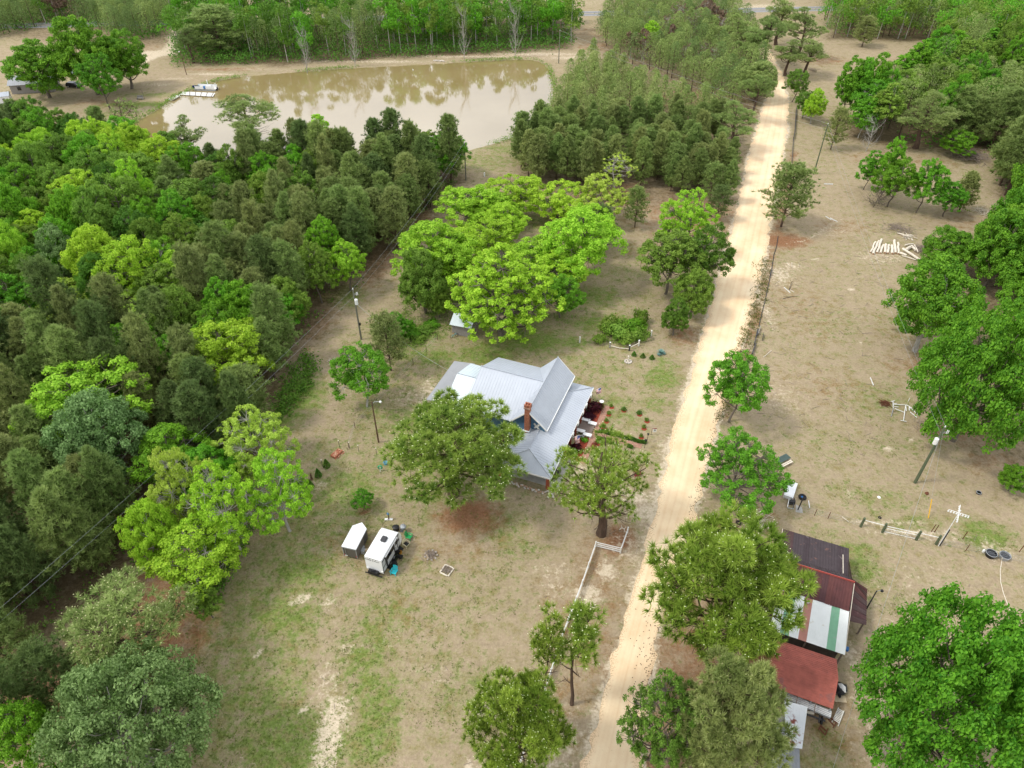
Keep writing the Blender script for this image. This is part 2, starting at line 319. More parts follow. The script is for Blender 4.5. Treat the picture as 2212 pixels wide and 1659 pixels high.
def bigpine(seed, H, R, hb, nl=20, per=60, ln=.5, k=18, trunk_r=.42, lean=(0, 0), lobe=.27, dead=6, shape=.3, w=.055, low=-.15, sepf=.72):
    """old open pine: bent limbs carrying round pads of needle tufts"""
    g = np.random.default_rng(seed); tw = MB(); fo = MB(); c = (hb + H)/2; hh = (H-hb)/2
    k6 = np.linspace(0, 1, 8); tr = np.array([[lean[0]*t + .25*sin(5*t+seed), lean[1]*t + .25*cos(4*t+seed)-.25, -.3 + (H*.9)*t] for t in k6])
    tr[0, :2] = 0
    tw.tube(tr, trunk_r*(1-.82*k6) + trunk_r*.25*np.exp(-k6*14), n=9, cap=False)
    lobes = []
    for i in range(nl*14):
        if len(lobes) >= nl: break
        d = sphere_dirs(1, g, -.7)[0]; f = g.uniform(.05, 1)**.45; w_ = 1 - shape*max(0, d[2]) - .25*max(0, -d[2])
        p = np.array([lean[0]*.7 + d[0]*R*(1-lobe*.7)*f*w_, lean[1]*.7 + d[1]*R*(1-lobe*.7)*f*w_, c + d[2]*hh*(1-lobe*.35)*f]); r = R*lobe*g.uniform(.65, 1.2)
        if all(np.linalg.norm((p-q)*[1, 1, 1.25]) > sepf*max(r, s) for q, s in lobes): lobes.append((p, r))
    P = []; Nn = []; T = []
    for p, r in lobes:
        h = np.clip((p[2] - .3*np.hypot(p[0], p[1]) + .3)/(H*.9), .25, .97); s = tr[min(7, int(h*7))]
        L_ = limb(tw, s, p - [0, 0, r*.25], trunk_r*.42*(1.15-h), .05, g, n=6, k=6, sag=.07)
        D = sphere_dirs(per, g, low); Cc = p + D*r*g.uniform(.55, 1.08, (per, 1))*[1, 1, .58]
        for j in range(0, per, 6): limb(tw, L_[-1 if j % 12 else -2], Cc[j]*.92 + p*.08, .035, .012, g, n=3, k=3, sag=.05)
        P.append(Cc); Nn.append(unit(D + [0, 0, .5])); T.append(np.clip(.5 + g.normal()*.1 + g.normal(size=per)*.14 + .08*D[:, 2], .05, .95))
    for i in range(dead):                                  # bare grey snags low on the stem
        z = g.uniform(.3, .6); s = tr[int(z*7)]; a = g.uniform(0, 2*pi); e = s + np.array([cos(a), sin(a), g.uniform(-.1, .35)])*R*g.uniform(.35, .7)
        q = limb(tw, s, e, .06, .015, g, n=4, k=5)
        for j in range(3): limb(tw, q[2+j % 2], q[3] + g.normal(size=3)*.7, .02, .008, g, n=3, k=3)
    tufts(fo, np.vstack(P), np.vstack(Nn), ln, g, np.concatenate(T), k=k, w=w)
    return tw, fo
def bare(seed, H, R, n=26, tr=.12):
    """leafless tree or dead brush"""
    g = np.random.default_rng(seed); tw = MB(); t = limb(tw, (0, 0, -.2), (g.normal()*.3, g.normal()*.3, H*.8), tr, .03, g, k=6, sag=0)
    for i in range(n):
        s = t[1 + i % 5]; a = g.uniform(0, 2*pi); e = s + np.array([cos(a)*R*g.uniform(.4, 1), sin(a)*R*g.uniform(.4, 1), H*g.uniform(.08, .4)])
        q = limb(tw, s, e, tr*.35, .015, g, n=4, k=4)
        for j in range(5): limb(tw, q[1 + j % 3], q[3] + g.normal(size=3)*R*.28, .02, .006, g, n=3, k=3)
    return tw, None

PROTO = {}
def proto(key, tw_fo, H, R, cands='pine'):
    tw, fo = tw_fo
    a = tw.mesh('trunk', M['bark'], smooth=True); b = fo.mesh('crown', M['pine'], tint=True) if fo else None
    PROTO[key] = (a, b, H, R)
for i in range(4): proto('oak%d' % i, broad(10+i, 12, 5.6, .6, 24, 25, 76, .155, .35, lobe=.36, rf=.13, tw_show=False, low=-.6), 12, 6)
for i in range(4): proto('lob%d' % i, broad(20+i, 12, 5.1, 1.5, 19, 20, 70, .14, .2, lobe=.36, shape=.9, rf=.115, low=-.7), 12, 4.7)
proto('oakbig', broad(14, 12, 9.3, .4, 42, 30, 56, .165, .4, lobe=.25, rf=.085, tw_show=False, low=-.6), 12, 9)
for i in range(2): proto('col%d' % i, broad(45+i, 12, 3.5, .5, 20, 16, 44, .17, .14, lobe=.42, rf=.15, shape=.9, low=-.6, tw_show=False), 12, 3.3)
for i in range(2): proto('airy%d' % i, broad(30+i, 13, 6.6, 1.5, 26, 18, 56, .135, .3, lobe=.29, sparse=True, rf=.08, low=-.8), 13, 6.1)
for i in range(2): proto('sparse%d' % i, broad(36+i, 10, 4.5, 2.5, 13, 9, 13, .15, .2, lobe=.3, sparse=True, rf=.07, low=-.9), 10, 4.5)
for i in range(3): proto('tall%d' % i, broad(40+i, 17, 3.7, 3.5, 18, 16, 46, .21, .2, lobe=.42, rf=.16, shape=.8, low=-.6), 17, 3.6)
for i in range(5): proto('yp%d' % i, youngpine(50+i, 11, 2.9, 1.2 + .3*i, nb=96, per=13, taper=[.45, .6, .8, .55, .95][i], ln=.5, k=16, w=.085), 11, 2.5)
for i in range(2): proto('yl%d' % i, youngpine(60+i, 12, 3.8, 2.0, nb=110, per=13, taper=.5, ln=.48), 12, 3.8)
for i in range(2): proto('bp%d' % i, bigpine(70+i, 15, 5.4, 3.5, nl=24, per=52, ln=.5, k=18), 15, 5.2)
proto('um0', bigpine(75, 15, 5.2, 6.8, nl=26, per=56, ln=.5, k=18, lean=(.6, 0), shape=.15), 15, 5)
for i in range(2): proto('lp%d' % i, bigpine(80+i, 10, 1.9, 3.0, nl=14, per=13, ln=.52, k=24, trunk_r=.14, lobe=.42, dead=3, shape=.6, w=.05, low=-.7), 10, 1.9)
proto('hero', bigpine(91, 15, 7.0, 2.2, nl=64, per=34, ln=.6, k=32, sepf=1.12, lobe=.185, trunk_r=.5, lean=(-.8, .6), dead=9, shape=.35, low=-.35), 15, 6.6)
proto('heroR', bigpine(93, 14.5, 7.1, 2.4, nl=48, per=40, ln=.7, k=32, sepf=1.1, trunk_r=.38, lean=(.4, .8), dead=10, shape=.3, lobe=.215, low=-.35), 14.5, 6.8)
proto('heroS', bigpine(95, 12, 6.1, 1.8, nl=40, per=20, ln=.5, k=26, sepf=1.05, trunk_r=.52, lean=(-.9, .6), dead=14, shape=.2, lobe=.22, low=-.5), 12, 5.6)
proto('heroB', broad(98, 15, 6.2, .8, 52, 18, 58, .14, .38, lobe=.26, sparse=True, rf=.072, low=-.75, shape=.95), 15, 6.0)
proto('snag', bare(99, 8, 2.2), 8, 2.2)
proto('brush', bare(101, 3, 2.0, n=34, tr=.06), 3, 2.0)
g0 = np.random.default_rng(5)
def bushmesh(seed, R, H, n, ls):
    g = np.random.default_rng(seed); fo = MB(); D = sphere_dirs(n, g, -.1); b = g.normal(size=(9, 3))
    bump = 1 + .32*np.sin(D @ b.T*3.1).sum(1)/3 + .22*np.maximum(0, g.normal(size=n))*(g.random(n) < .3)
    P = D*bump[:, None]*g.uniform(.6, 1.0, (n, 1))**.4*[R, R, H*.62] + [0, 0, H*.36]
    leaves(fo, P, unit(D + g.normal(size=(n, 3))*.5), ls, g, np.clip(.5 + g.normal(size=n)*.2 + .1*np.sin(P[:, 0]*4+seed), 0, 1))
    tw = MB()
    for i in range(7): limb(tw, (0, 0, -.05), P[i*7]*.8, .03, .01, g, n=3, k=3)
    return tw, fo
for i in range(3): proto('bush%d' % i, bushmesh(110+i, 1, 1.2, 1100, .11), 1.2, 1)
proto('cone', (lambda g: (MB().tube([(0, 0, -.1), (0, 0, .9)], [.04, .02], 5), (lambda fo, n: (leaves(fo, np.column_stack([(lambda z, a: (np.cos(a)*.36*(1-z)**.8, np.sin(a)*.36*(1-z)**.8, .08+z*1.15))(g.random(n), g.uniform(0, 6.28, n))]).reshape(3, n).T, unit(g.normal(size=(n, 3))+[0, 0, .4]), .07, g, g.uniform(.1, .6, n)), fo)[1])(MB(), 600)))(np.random.default_rng(3)), 1.2, .36)

def tree(key, name, label, cat, x, y, H, R, lm, bark='bark', rz=None, group=None, z=0.0):
    a, b, H0, R0 = PROTO[key]
    o = thing(name, label, cat, (x, y, z), rng.uniform(0, 2*pi) if rz is None else rz, group)
    sc = (R/R0, R/R0, H/H0); o.scale = (R/R0*rng.uniform(.94, 1.06), R/R0*rng.uniform(.94, 1.06), H/H0)
    t = link('trunk', a, o); t.material_slots[0].link = 'OBJECT'; t.material_slots[0].material = M[bark]
    if b:
        c = link('crown', b, o); c.material_slots[0].link = 'OBJECT'; c.material_slots[0].material = M[lm]
    return o
def crown_at(cx, cy, wpx, H, hf=.6):
    """a crown seen centred at picture point (cx, cy) and wpx wide, on a tree H tall -> foot and radius"""
    p = at(cx, cy, H*hf); return p[0], p[1], wpx/2*depth(p)/FOC

# ---------------------------------------------------------------- ground
def vn(x, y, sc, seed):
    g = np.random.default_rng(seed).random((257, 257)); u = x/sc + 1000.3; v = y/sc + 1000.7
    i = np.floor(u).astype(int); j = np.floor(v).astype(int); fu = u - i; fv = v - j; fu = fu*fu*(3-2*fu); fv = fv*fv*(3-2*fv); i %= 256; j %= 256
    return (g[i, j]*(1-fu) + g[i+1, j]*fu)*(1-fv) + (g[i, j+1]*(1-fu) + g[i+1, j+1]*fu)*fv
def inpoly(x, y, P):
    r = np.zeros(np.shape(x), bool); n = len(P)
    for i in range(n):
        x1, y1 = P[i][:2]; x2, y2 = P[(i+1) % n][:2]
        r ^= ((y1 > y) != (y2 > y)) & (x < (x2-x1)*(y-y1)/(y2-y1+1e-12) + x1)
    return r
def dline(x, y, P, closed=False):
    d = np.full(np.shape(x), 1e9); n = len(P)
    for i in range(n if closed else n-1):
        ax, ay = P[i][:2]; bx, by = P[(i+1) % n][:2]; L2 = (bx-ax)**2 + (by-ay)**2 + 1e-9
        t = np.clip(((x-ax)*(bx-ax) + (y-ay)*(by-ay))/L2, 0, 1); d = np.minimum(d, np.hypot(x-ax-t*(bx-ax), y-ay-t*(by-ay)))
    return d
def G(pts): return [tuple(at(*p)[:2]) for p in pts]
def poly_smooth(P, k=2):
    P = np.array(P)
    for _ in range(k): P = np.stack([P*.75 + np.roll(P, -1, 0)*.25, P*.25 + np.roll(P, -1, 0)*.75], 1).reshape(-1, 2)
    return [tuple(p) for p in P]
POND = poly_smooth(G([(386, 203), (430, 188), (480, 170), (533, 163), (667, 152), (737, 147), (937, 137), (1071, 129), (1150, 126), (1180, 138), (1197, 165), (1200, 205), (1188, 232), (1137, 285), (1071, 309), (1010, 325), (900, 352), (760, 372), (600, 385), (400, 388), (290, 365), (240, 325), (250, 288), (290, 262), (333, 240)]))
RL = [(1228, 1760), (1258, 1659), (1300, 1500), (1340, 1370), (1385, 1225), (1420, 1080), (1448, 960), (1490, 815), (1527, 686), (1565, 553), (1591, 450), (1618, 333), (1641, 253), (1658, 200), (1660, 165), (1650, 130), (1626, 90), (1600, 55), (1590, 40)]
RR = [(1368, 1760), (1384, 1625), (1400, 1510), (1416, 1406), (1438, 1310), (1478, 1180), (1512, 1080), (1553, 913), (1610, 720), (1645, 586), (1653, 553), (1663, 493), (1688, 367), (1701, 283), (1703, 217), (1690, 160), (1672, 125), (1650, 90), (1622, 55), (1612, 40)]
roadL, roadR = G(RL), G(RR); ROAD = roadL + roadR[::-1]
xs = np.unique(np.concatenate([np.arange(-150, 150.1, .8), -150 - np.geomspace(2, 4000, 22), 150 + np.geomspace(2, 4000, 22)]))
ys = np.unique(np.concatenate([np.arange(20, 200, .8), np.arange(200, 360, 1.4), 360 + np.geomspace(3, 4500, 22), 20 - np.geomspace(2, 3000, 18)]))
X, Y = np.meshgrid(xs, ys, indexing='ij'); x = X.ravel(); y = Y.ravel()
inp = inpoly(x, y, POND); dp = dline(x, y, POND, True)
z = np.where(inp, -np.minimum(1.4, .12 + dp*.55), .02*(vn(x, y, 3, 1)-.5)*0)
inroad = inpoly(x, y, ROAD); dr = np.minimum(dline(x, y, roadL), dline(x, y, roadR))
z = np.where(inp & (dp < .6), -.12 - dp*.4, z)
z -= np.where(inroad, .05, 0)*0
wob = (vn(x, y, 7, 2) - .5)*1.0 + (vn(x, y, 2.2, 3) - .5)*.55
ch = {k: np.zeros(len(x)) for k in 'gsrd'}                # green, sand, red straw, dark litter
def blob(c, px, py, rx, ry=None, a=1., ang=0.):           # px,py picture point; rx, ry metres
    p = at(px, py); ry = ry or rx; dx = x - p[0]; dy = y - p[1]; ca, sa = cos(ang), sin(ang)
    e = np.hypot((dx*ca + dy*sa)/rx, (-dx*sa + dy*ca)/ry) + wob*.45
    ch[c] = np.maximum(ch[c], a*np.clip(1.35 - e, 0, 1)) if a > 0 else ch[c]*(1 - np.clip(1.35 - e, 0, 1)*-a)
def streak(c, pts, w, a=1.):
    d = dline(x, y, G(pts))/w + wob*.5; ch[c] = np.maximum(ch[c], a*np.clip(1.3 - d, 0, 1))
def region(c, pts, a, soft=3.):
    P = G(pts); i = inpoly(x, y, P); d = dline(x, y, P, True)*np.where(i, 1, -1) + wob*soft
    ch[c] = np.maximum(ch[c], a*np.clip(.5 + d/(2*soft), 0, 1))
ch['g'] += .25*vn(x, y, 14, 5) + .1                       # faint green everywhere
# the clearings
region('g', [(430, 1290), (560, 1110), (700, 1000), (860, 1090), (800, 1200), (700, 1500), (640, 1700), (380, 1700), (400, 1450)], .62, 4)
region('g', [(690, 1180), (860, 1130), (1180, 1180), (1190, 1330), (1080, 1500), (900, 1659), (640, 1700)], .36, 6)
region('g', [(880, 650), (1450, 620), (1440, 900), (1300, 1000), (1200, 1130), (900, 1190), (640, 1000), (740, 700)], .45, 7)
for b in [(760, 1060, 7, 5, .8), (640, 1230, 5, 3, .85), (600, 1330, 6, 4, .8), (530, 1500, 8, 5, .75), (620, 1610, 8, 5, .85), (800, 1400, 4, 9, .75), (850, 1330, 5, 5, .6), (815, 1540, 3, 7, .8), (900, 1230, 6, 4, .45), (1130, 1180, 5, 3, .6), (1000, 1500, 7, 5, .5), (1090, 1130, 5, 3, .6),
          (800, 880, 3, 3, .7), (880, 910, 7, 4, .75), (850, 990, 6, 4, .5), (700, 980, 7, 5, .5), (930, 770, 7, 4, .85), (880, 720, 8, 4, .9), (820, 700, 4, 3, .6), (1150, 735, 10, 5, 1.), (1060, 760, 8, 5, .9), (1240, 740, 6, 3, .95), (1250, 780, 5, 3, .6), (1300, 800, 5, 2, .7), (1430, 820, 4, 4, .9), (1440, 790, 3, 3, .7), (1420, 870, 4, 3, .7), (1310, 870, 5, 3, .7), (1330, 900, 6, 3, .6), (1300, 940, 3, 3, .5), (1290, 975, 4, 3, .9), (1340, 1000, 4, 3, .8), (1370, 920, 3, 2, .5),
          (1260, 640, 9, 5, .8), (1290, 700, 8, 4, .9), (1330, 590, 9, 6, .5), (1360, 540, 7, 5, .45), (1130, 560, 10, 7, .7), (1200, 480, 10, 8, .65), (1000, 640, 8, 5, .8), (740, 640, 6, 4, .75), (640, 850, 5, 7, 1.), (610, 900, 4, 5, .9), (700, 720, 4, 7, .3),
          (1040, 350, 14, 8, .6), (1090, 320, 14, 5, .7), (300, 225, 14, 3, 1.), (330, 205, 12, 3, .8), (250, 250, 10, 4, .6),
          (1950, 690, 9, 8, .45), (1800, 700, 9, 9, .4), (1900, 870, 10, 8, .5), (1800, 960, 9, 6, .4), (1950, 960, 9, 5, .45), (1900, 1080, 9, 4, .55), (1830, 1060, 6, 3, .5), (1980, 1130, 7, 2, .6), (2130, 1160, 4, 2.5, .9), (2110, 1140, 3, 2, .8), (1650, 1150, 5, 2, .5), (1860, 1225, 3, 3, .8), (1850, 1190, 4, 3, .7), (1920, 1290, 5, 4, .4), (1780, 1150, 6, 3, .5), (1750, 1640, 5, 2, .55), (1950, 1440, 5, 4, .3), (1790, 1600, 2, 2, .6)]:
    blob('g', *b)
for b in [(1190, 1230, 3, 1.5, .4), (1310, 1235, 1.6, 2.0, 1.), (1275, 1280, 2.2, 1.4, 1.), (1265, 1300, 1.8, 1.2, .9), (1340, 1260, 1.6, 1.0, .5), (1255, 1225, 1.4, .8, .4), (1200, 1270, 2, 2.5, .35), (1370, 1190, 3.2, 3.5, .45), (1395, 1105, 2.8, 2.5, .75), (1375, 1075, 3, 1.5, .85), (1330, 1060, 3, 2, .5), (1245, 1010, 3, 3, .55), (1225, 1030, 2.5, 2, .5), (1205, 1060, 2, 1.2, .4), (1280, 1020, 3, 1.5, .35),
          (712, 1580, 1.4, 4.2, .85), (735, 1540, 1.3, 2.0, .55), (690, 1600, 1, 1.5, .4), (640, 1300, 1, .6, .7), (657, 1290, 1, .5, .8), (558, 1410, .45, .35, 1.), (752, 1400, 1.5, .8, .5), (710, 1300, 1, 1, .6), (650, 1535, .4, .4, .9), (830, 1390, 2, 1, .3), (705, 1480, 1.6, 3, .45), (1050, 1540, 1.6, 1.2, 1.), (1090, 1460, 2, 1, .35), (1020, 1655, 1.5, 1, .6), (940, 1450, 3, 2, .25), (1215, 1590, 2.2, 3, .55), (1190, 1640, 2, 2, .5),
          (880, 860, 3, 3, .35), (925, 850, 2, 4, .6), (740, 830, 3, 6, .25), (690, 1050, 1.2, .8, .7), (655, 1075, .8, .5, .6), (1440, 970, 2, 3, .55), (1010, 1060, 3, 1, .1),
          (1905, 555, 9, 3, .45), (1800, 500, 7, 2, .3), (1680, 590, 4, 5, .65), (1710, 575, 3, 2, .6), (1640, 640, 1.4, 10, .55), (1610, 730, 1.2, 6, .5), (1838, 625, .9, .45, .9), (1925, 636, .7, .4, .9), (1763, 725, .7, .4, .9), (1967, 949, 1.1, .6, .9), (1921, 971, 1.0, .7, .9), (1890, 1015, .8, .6, .5), (1856, 740, .6, .3, .7), (1700, 860, 4, 5, .35), (1832, 1065, .8, 1.5, .45), (1760, 560, 1.6, .6, .7), (1690, 430, 1.4, .5, .4),
          (1900, 1130, 8, .7, .55), (1960, 1150, 6, .7, .7), (2010, 1165, 6, .7, .5), (1835, 1415, 1.6, 1.4, .6), (1825, 1395, 1.5, 1, .4), (1905, 1560, 2.6, 6, .55), (1915, 1640, 3, 4, .5), (1880, 1460, 3, 3, .3), (1990, 1260, 7, 3, .25), (1960, 1350, 6, 4, .25), (2150, 1190, 3, 2, .5),
          (330, 115, 13, 4, .9), (380, 170, 8, 2, .5), (460, 160, 12, 1.6, .75), (560, 150, 14, 1.6, .5), (820, 133, 30, 2, .6), (1000, 122, 30, 2, .65), (1150, 117, 20, 2, .7), (1250, 125, 14, 3, .7), (1300, 140, 8, 3, .4), (352, 183, 6, 2, .5), (1560, 10, 20, 8, .5), (1640, 15, 20, 6, .6), (60, 190, 20, 8, .35), (30, 250, 10, 4, .5), (1262, 5, 30, 6, .3), (1860, 110, 8, 3, .2)]:
    blob('s', *b)
streak('s', [(300, 135), (367, 107), (385, 70), (375, 45)], 3.2, .95); streak('s', [(200, 150), (293, 122), (367, 107)], 3, .8)
streak('s', [(1905, 1659), (1900, 1560), (1860, 1480), (1850, 1400)], 1.3, .35)
streak('s', [(1700, 525), (1740, 520), (1805, 480), (1822, 473)], .35, .5)
d_edge = np.where(inroad, 0, dr); ch['s'] = np.maximum(ch['s'], np.clip(1.0 - d_edge/.9 + wob*1.0, 0, 1)*.85)
for b in [(1005, 1115, 4.6, 3.0, 1.), (1340, 1165, 1.9, 2.3, .9), (1320, 1185, 2.0, 1.2, .7), (1690, 520, 5.2, 4.0, .95), (1650, 550, 2.5, 4, .8), (788, 1105, 1.1, .7, .9), (660, 1075, .9, .5, .5), (1300, 1250, 4, 8, .42), (1250, 1350, 5, 7, .35), (1300, 1420, 3, 6, .4), (1240, 1500, 4, 6, .3), (1480, 720, 3.2, 5, .55), (1420, 1659, 4, 6, .6), (1520, 1420, 5, 6, .6), (1480, 1500, 6, 8, .6), (1660, 1440, 3, 4, .75), (1570, 1160, 5, 4, .45), (1640, 1120, 5, 3, .35), (1780, 1560, 4, 4, .3), (1900, 1640, 7, 3, .25), (1720, 1420, 2, 3, .3), (1500, 1300, 5, 7, .5), (1900, 340, 9, 5, .35), (1830, 490, 8, 5, .3), (1250, 480, 8, 8, .4), (1400, 540, 7, 5, .3), (2000, 350, 9, 5, .3), (2010, 130, 9, 8, .5), (1780, 130, 9, 6, .5), (1480, 460, 14, 12, .6), (1330, 420, 12, 10, .55), (1520, 220, 18, 16, .5), (1280, 70, 10, 14, .3), (1290, 100, 8, 6, .5), (890, 470, 5, 12, .6), (820, 570, 4, 10, .55), (690, 700, 3, 7, .5), (1090, 400, 5, 6, .25), (1180, 410, 5, 5, .35), (2080, 480, 8, 5, .3), (1990, 790, 8, 4, .4), (2090, 930, 9, 4, .5), (2160, 1000, 6, 4, .4), (1000, 118, 30, 3, .4), (1060, 120, 30, 3, .35), (480, 150, 16, 2, .6), (260, 100, 20, 8, .4), (210, 220, 9, 4, .4), (1960, 700, 9, 8, .2), (1720, 650, 8, 12, .25), (1780, 830, 8, 8, .25), (1760, 720, 5, 5, .2), (780, 1180, 5, 3, .35), (960, 1190, 7, 3, .3), (870, 1330, 4, 5, .2)]:
    blob('r', *b)
streak('r', [(1560, 900), (1625, 700), (1660, 590), (1690, 450), (1715, 330)], 1.4, .5)
FORL = [(1000, 392), (940, 445), (845, 560), (745, 640), (655, 740), (600, 850), (565, 960), (500, 1070), (380, 1190), (290, 1225), (165, 1350), (-20, 1480), (-700, 1560), (-700, 290), (0, 290), (230, 330), (400, 392), (985, 360)]
region('r', [(420, 1240), (300, 1215), (170, 1360), (-20, 1500), (-20, 1640), (200, 1560), (440, 1380)], .75, 3)
region('d', FORL, .85, 3.5)
region('d', [(385, 140), (600, 142), (900, 124), (1230, 106), (1235, 44), (370, 44)], .7, 3)
region('d', [(1790, 85), (1990, 90), (2035, 140), (1960, 195), (1830, 270), (1830, 300), (1960, 325), (2150, 330), (2170, 430), (2400, 450), (2400, -60), (1790, -60)], .8, 3)
region('d', [(2230, 480), (2040, 560), (1990, 700), (2060, 860), (2120, 980), (2400, 1050), (2400, 480)], .5, 3)
region('d', [(1290, 110), (1330, 60), (1300, -20), (1600, -20), (1640, 110), (1650, 230), (1600, 440), (1500, 450), (1280, 440), (1110, 390), (1225, 230)], .45, 4)
region('d', [(0, 0), (380, 0), (380, 90), (250, 110), (0, 80)], .5, 4)
gm = bpy.data.meshes.new('ground'); nx, ny = len(xs), len(ys)
idx = np.arange(nx*ny).reshape(nx, ny); Q = np.stack([idx[:-1, :-1], idx[1:, :-1], idx[1:, 1:], idx[:-1, 1:]], -1).reshape(-1, 4)
gm.vertices.add(nx*ny); gm.vertices.foreach_set('co', np.column_stack([x, y, z]).ravel()); gm.loops.add(Q.size); gm.loops.foreach_set('vertex_index', Q.ravel())
gm.polygons.add(len(Q)); gm.polygons.foreach_set('loop_start', np.arange(len(Q))*4); gm.polygons.foreach_set('loop_total', np.full(len(Q), 4))
ca = gm.attributes.new('zone', 'FLOAT_COLOR', 'POINT'); ca.data.foreach_set('color', np.column_stack([ch['g'], ch['s'], ch['r'], ch['d']]).ravel())
gm.update(calc_edges=True)
def groundmat():
    m, t, b = nodemat('ground'); n = t.nodes.new; l = t.links.new
    a = n('ShaderNodeAttribute'); a.attribute_name = 'zone'; sp = n('ShaderNodeSeparateColor'); l(a.outputs['Color'], sp.inputs[0]); ge = n('ShaderNodeNewGeometry')
    def noise(s, det=6, ro=.6, stretch=None):
        q = n('ShaderNodeTexNoise'); q.inputs['Scale'].default_value = s; q.inputs['Detail'].default_value = det; q.inputs['Roughness'].default_value = ro
        if stretch: mm = n('ShaderNodeMapping'); mm.inputs['Scale'].default_value = stretch; l(ge.outputs['Position'], mm.inputs[0]); l(mm.outputs[0], q.inputs[0])
        else: l(ge.outputs['Position'], q.inputs[0])
        return q.outputs[0]
    def ramp(src, *st):
        r = n('ShaderNodeValToRGB'); e = r.color_ramp.elements; e[0].position, e[0].color = st[0][0], (*st[0][1], 1); e[1].position, e[1].color = st[-1][0], (*st[-1][1], 1)
        for p_, c_ in st[1:-1]: k = e.new(p_); k.color = (*c_, 1)
        l(src, r.inputs[0]); return r.outputs[0]
    def thresh(zone, nz_, k=.55, w=.16, hi=1., mid=.66):           # mask: zone weight pushes a noise past a threshold
        ad = n('ShaderNodeMath'); ad.operation = 'MULTIPLY_ADD'; l(zone, ad.inputs[0]); ad.inputs[1].default_value = k; l(nz_, ad.inputs[2])
        r = n('ShaderNodeMapRange'); r.inputs[1].default_value = mid - w; r.inputs[2].default_value = mid + w; r.inputs[4].default_value = hi; r.interpolation_type = 'SMOOTHSTEP'; l(ad.outputs[0], r.inputs[0]); return r.outputs[0]
    def mix(f, A, B): q = n('ShaderNodeMixRGB'); l(f, q.inputs[0]); l(A, q.inputs[1]); l(B, q.inputs[2]); return q.outputs[0]
    def contrast(o, k): m1 = n('ShaderNodeMath'); m1.operation = 'MULTIPLY_ADD'; l(o, m1.inputs[0]); m1.inputs[1].default_value = k; m1.inputs[2].default_value = .5 - .5*k; return m1.outputs[0]
    n1 = noise(.35, 5); n3 = contrast(noise(3.2, 6, .75), 1.0); n2 = contrast(noise(.9, 9, .72), 1.9); n5 = contrast(noise(1.5, 9, .74), 1.9); n7 = contrast(noise(.55, 10, .78), 1.9)
    base = ramp(n1, (.3, (.31, .235, .155)), (.5, (.40, .31, .215)), (.7, (.34, .275, .175)))
    fine = ramp(n3, (.28, (.20, .15, .085)), (.5, (.33, .265, .165)), (.72, (.48, .40, .275)))
    q = n('ShaderNodeMixRGB'); q.inputs[0].default_value = .42; l(base, q.inputs[1]); l(fine, q.inputs[2]); c = q.outputs[0]
    mott = n('ShaderNodeMapRange'); mott.inputs[1].default_value = .2; mott.inputs[2].default_value = .8; mott.inputs[3].default_value = .80; mott.inputs[4].default_value = 1.2; l(n2, mott.inputs[0]); hv = n('ShaderNodeHueSaturation'); l(c, hv.inputs['Color']); l(mott.outputs[0], hv.inputs['Value']); c = hv.outputs[0]
    gcol = ramp(n3, (.3, (.085, .10, .018)), (.5, (.18, .195, .045)), (.7, (.30, .28, .10)))
    c = mix(thresh(sp.outputs[0], n7, .50, .30, .72, .78), c, gcol)
    gc2 = ramp(n3, (.3, (.05, .12, .008)), (.65, (.15, .27, .03)))
    c = mix(thresh(sp.outputs[0], n2, .42, .2, .75, .82), c, gc2)
    rcol = ramp(n3, (.3, (.16, .065, .03)), (.7, (.34, .17, .09))); c = mix(thresh(sp.outputs[2], n7, .75, .35, .9, .88), c, rcol)
    dcol = ramp(n3, (.3, (.075, .055, .03)), (.7, (.16, .115, .06))); c = mix(thresh(a.outputs['Alpha'], n2, .75, .35, .95, .85), c, dcol)
    scol = ramp(n3, (.3, (.44, .36, .25)), (.6, (.66, .56, .42)), (.8, (.80, .72, .58))); c = mix(thresh(sp.outputs[1], n5, .62, .20, .95, .86), c, scol)
    # scattered dark cones, twigs and pale chips
    vo = n('ShaderNodeTexVoronoi'); vo.inputs['Scale'].default_value = .9; l(ge.outputs['Position'], vo.inputs[0])
    r = n('ShaderNodeMapRange'); r.inputs[1].default_value = .085; r.inputs[2].default_value = .05; r.inputs[4].default_value = .6; l(vo.outputs['Distance'], r.inputs[0])
    mlt = n('ShaderNodeMath'); mlt.operation = 'MULTIPLY'; l(r.outputs[0], mlt.inputs[0]); th = n('ShaderNodeMath'); th.operation = 'GREATER_THAN'; th.inputs[1].default_value = .55; l(n2, th.inputs[0]); l(th.outputs[0], mlt.inputs[1])
    dk = n('ShaderNodeRGB'); dk.outputs[0].default_value = (.07, .055, .03, 1); c = mix(mlt.outputs[0], c, dk.outputs[0])
    l(c, b.inputs['Base Color']); b.inputs['Roughness'].default_value = .95; b.inputs['Specular IOR Level'].default_value = .1
    bp = n('ShaderNodeBump'); bp.inputs['Strength'].default_value = .7; bp.inputs['Distance'].default_value = .12; l(n3, bp.inputs['Height']); l(bp.outputs[0], b.inputs['Normal'])
    return m
gm.materials.append(groundmat()); struct('ground', gm)

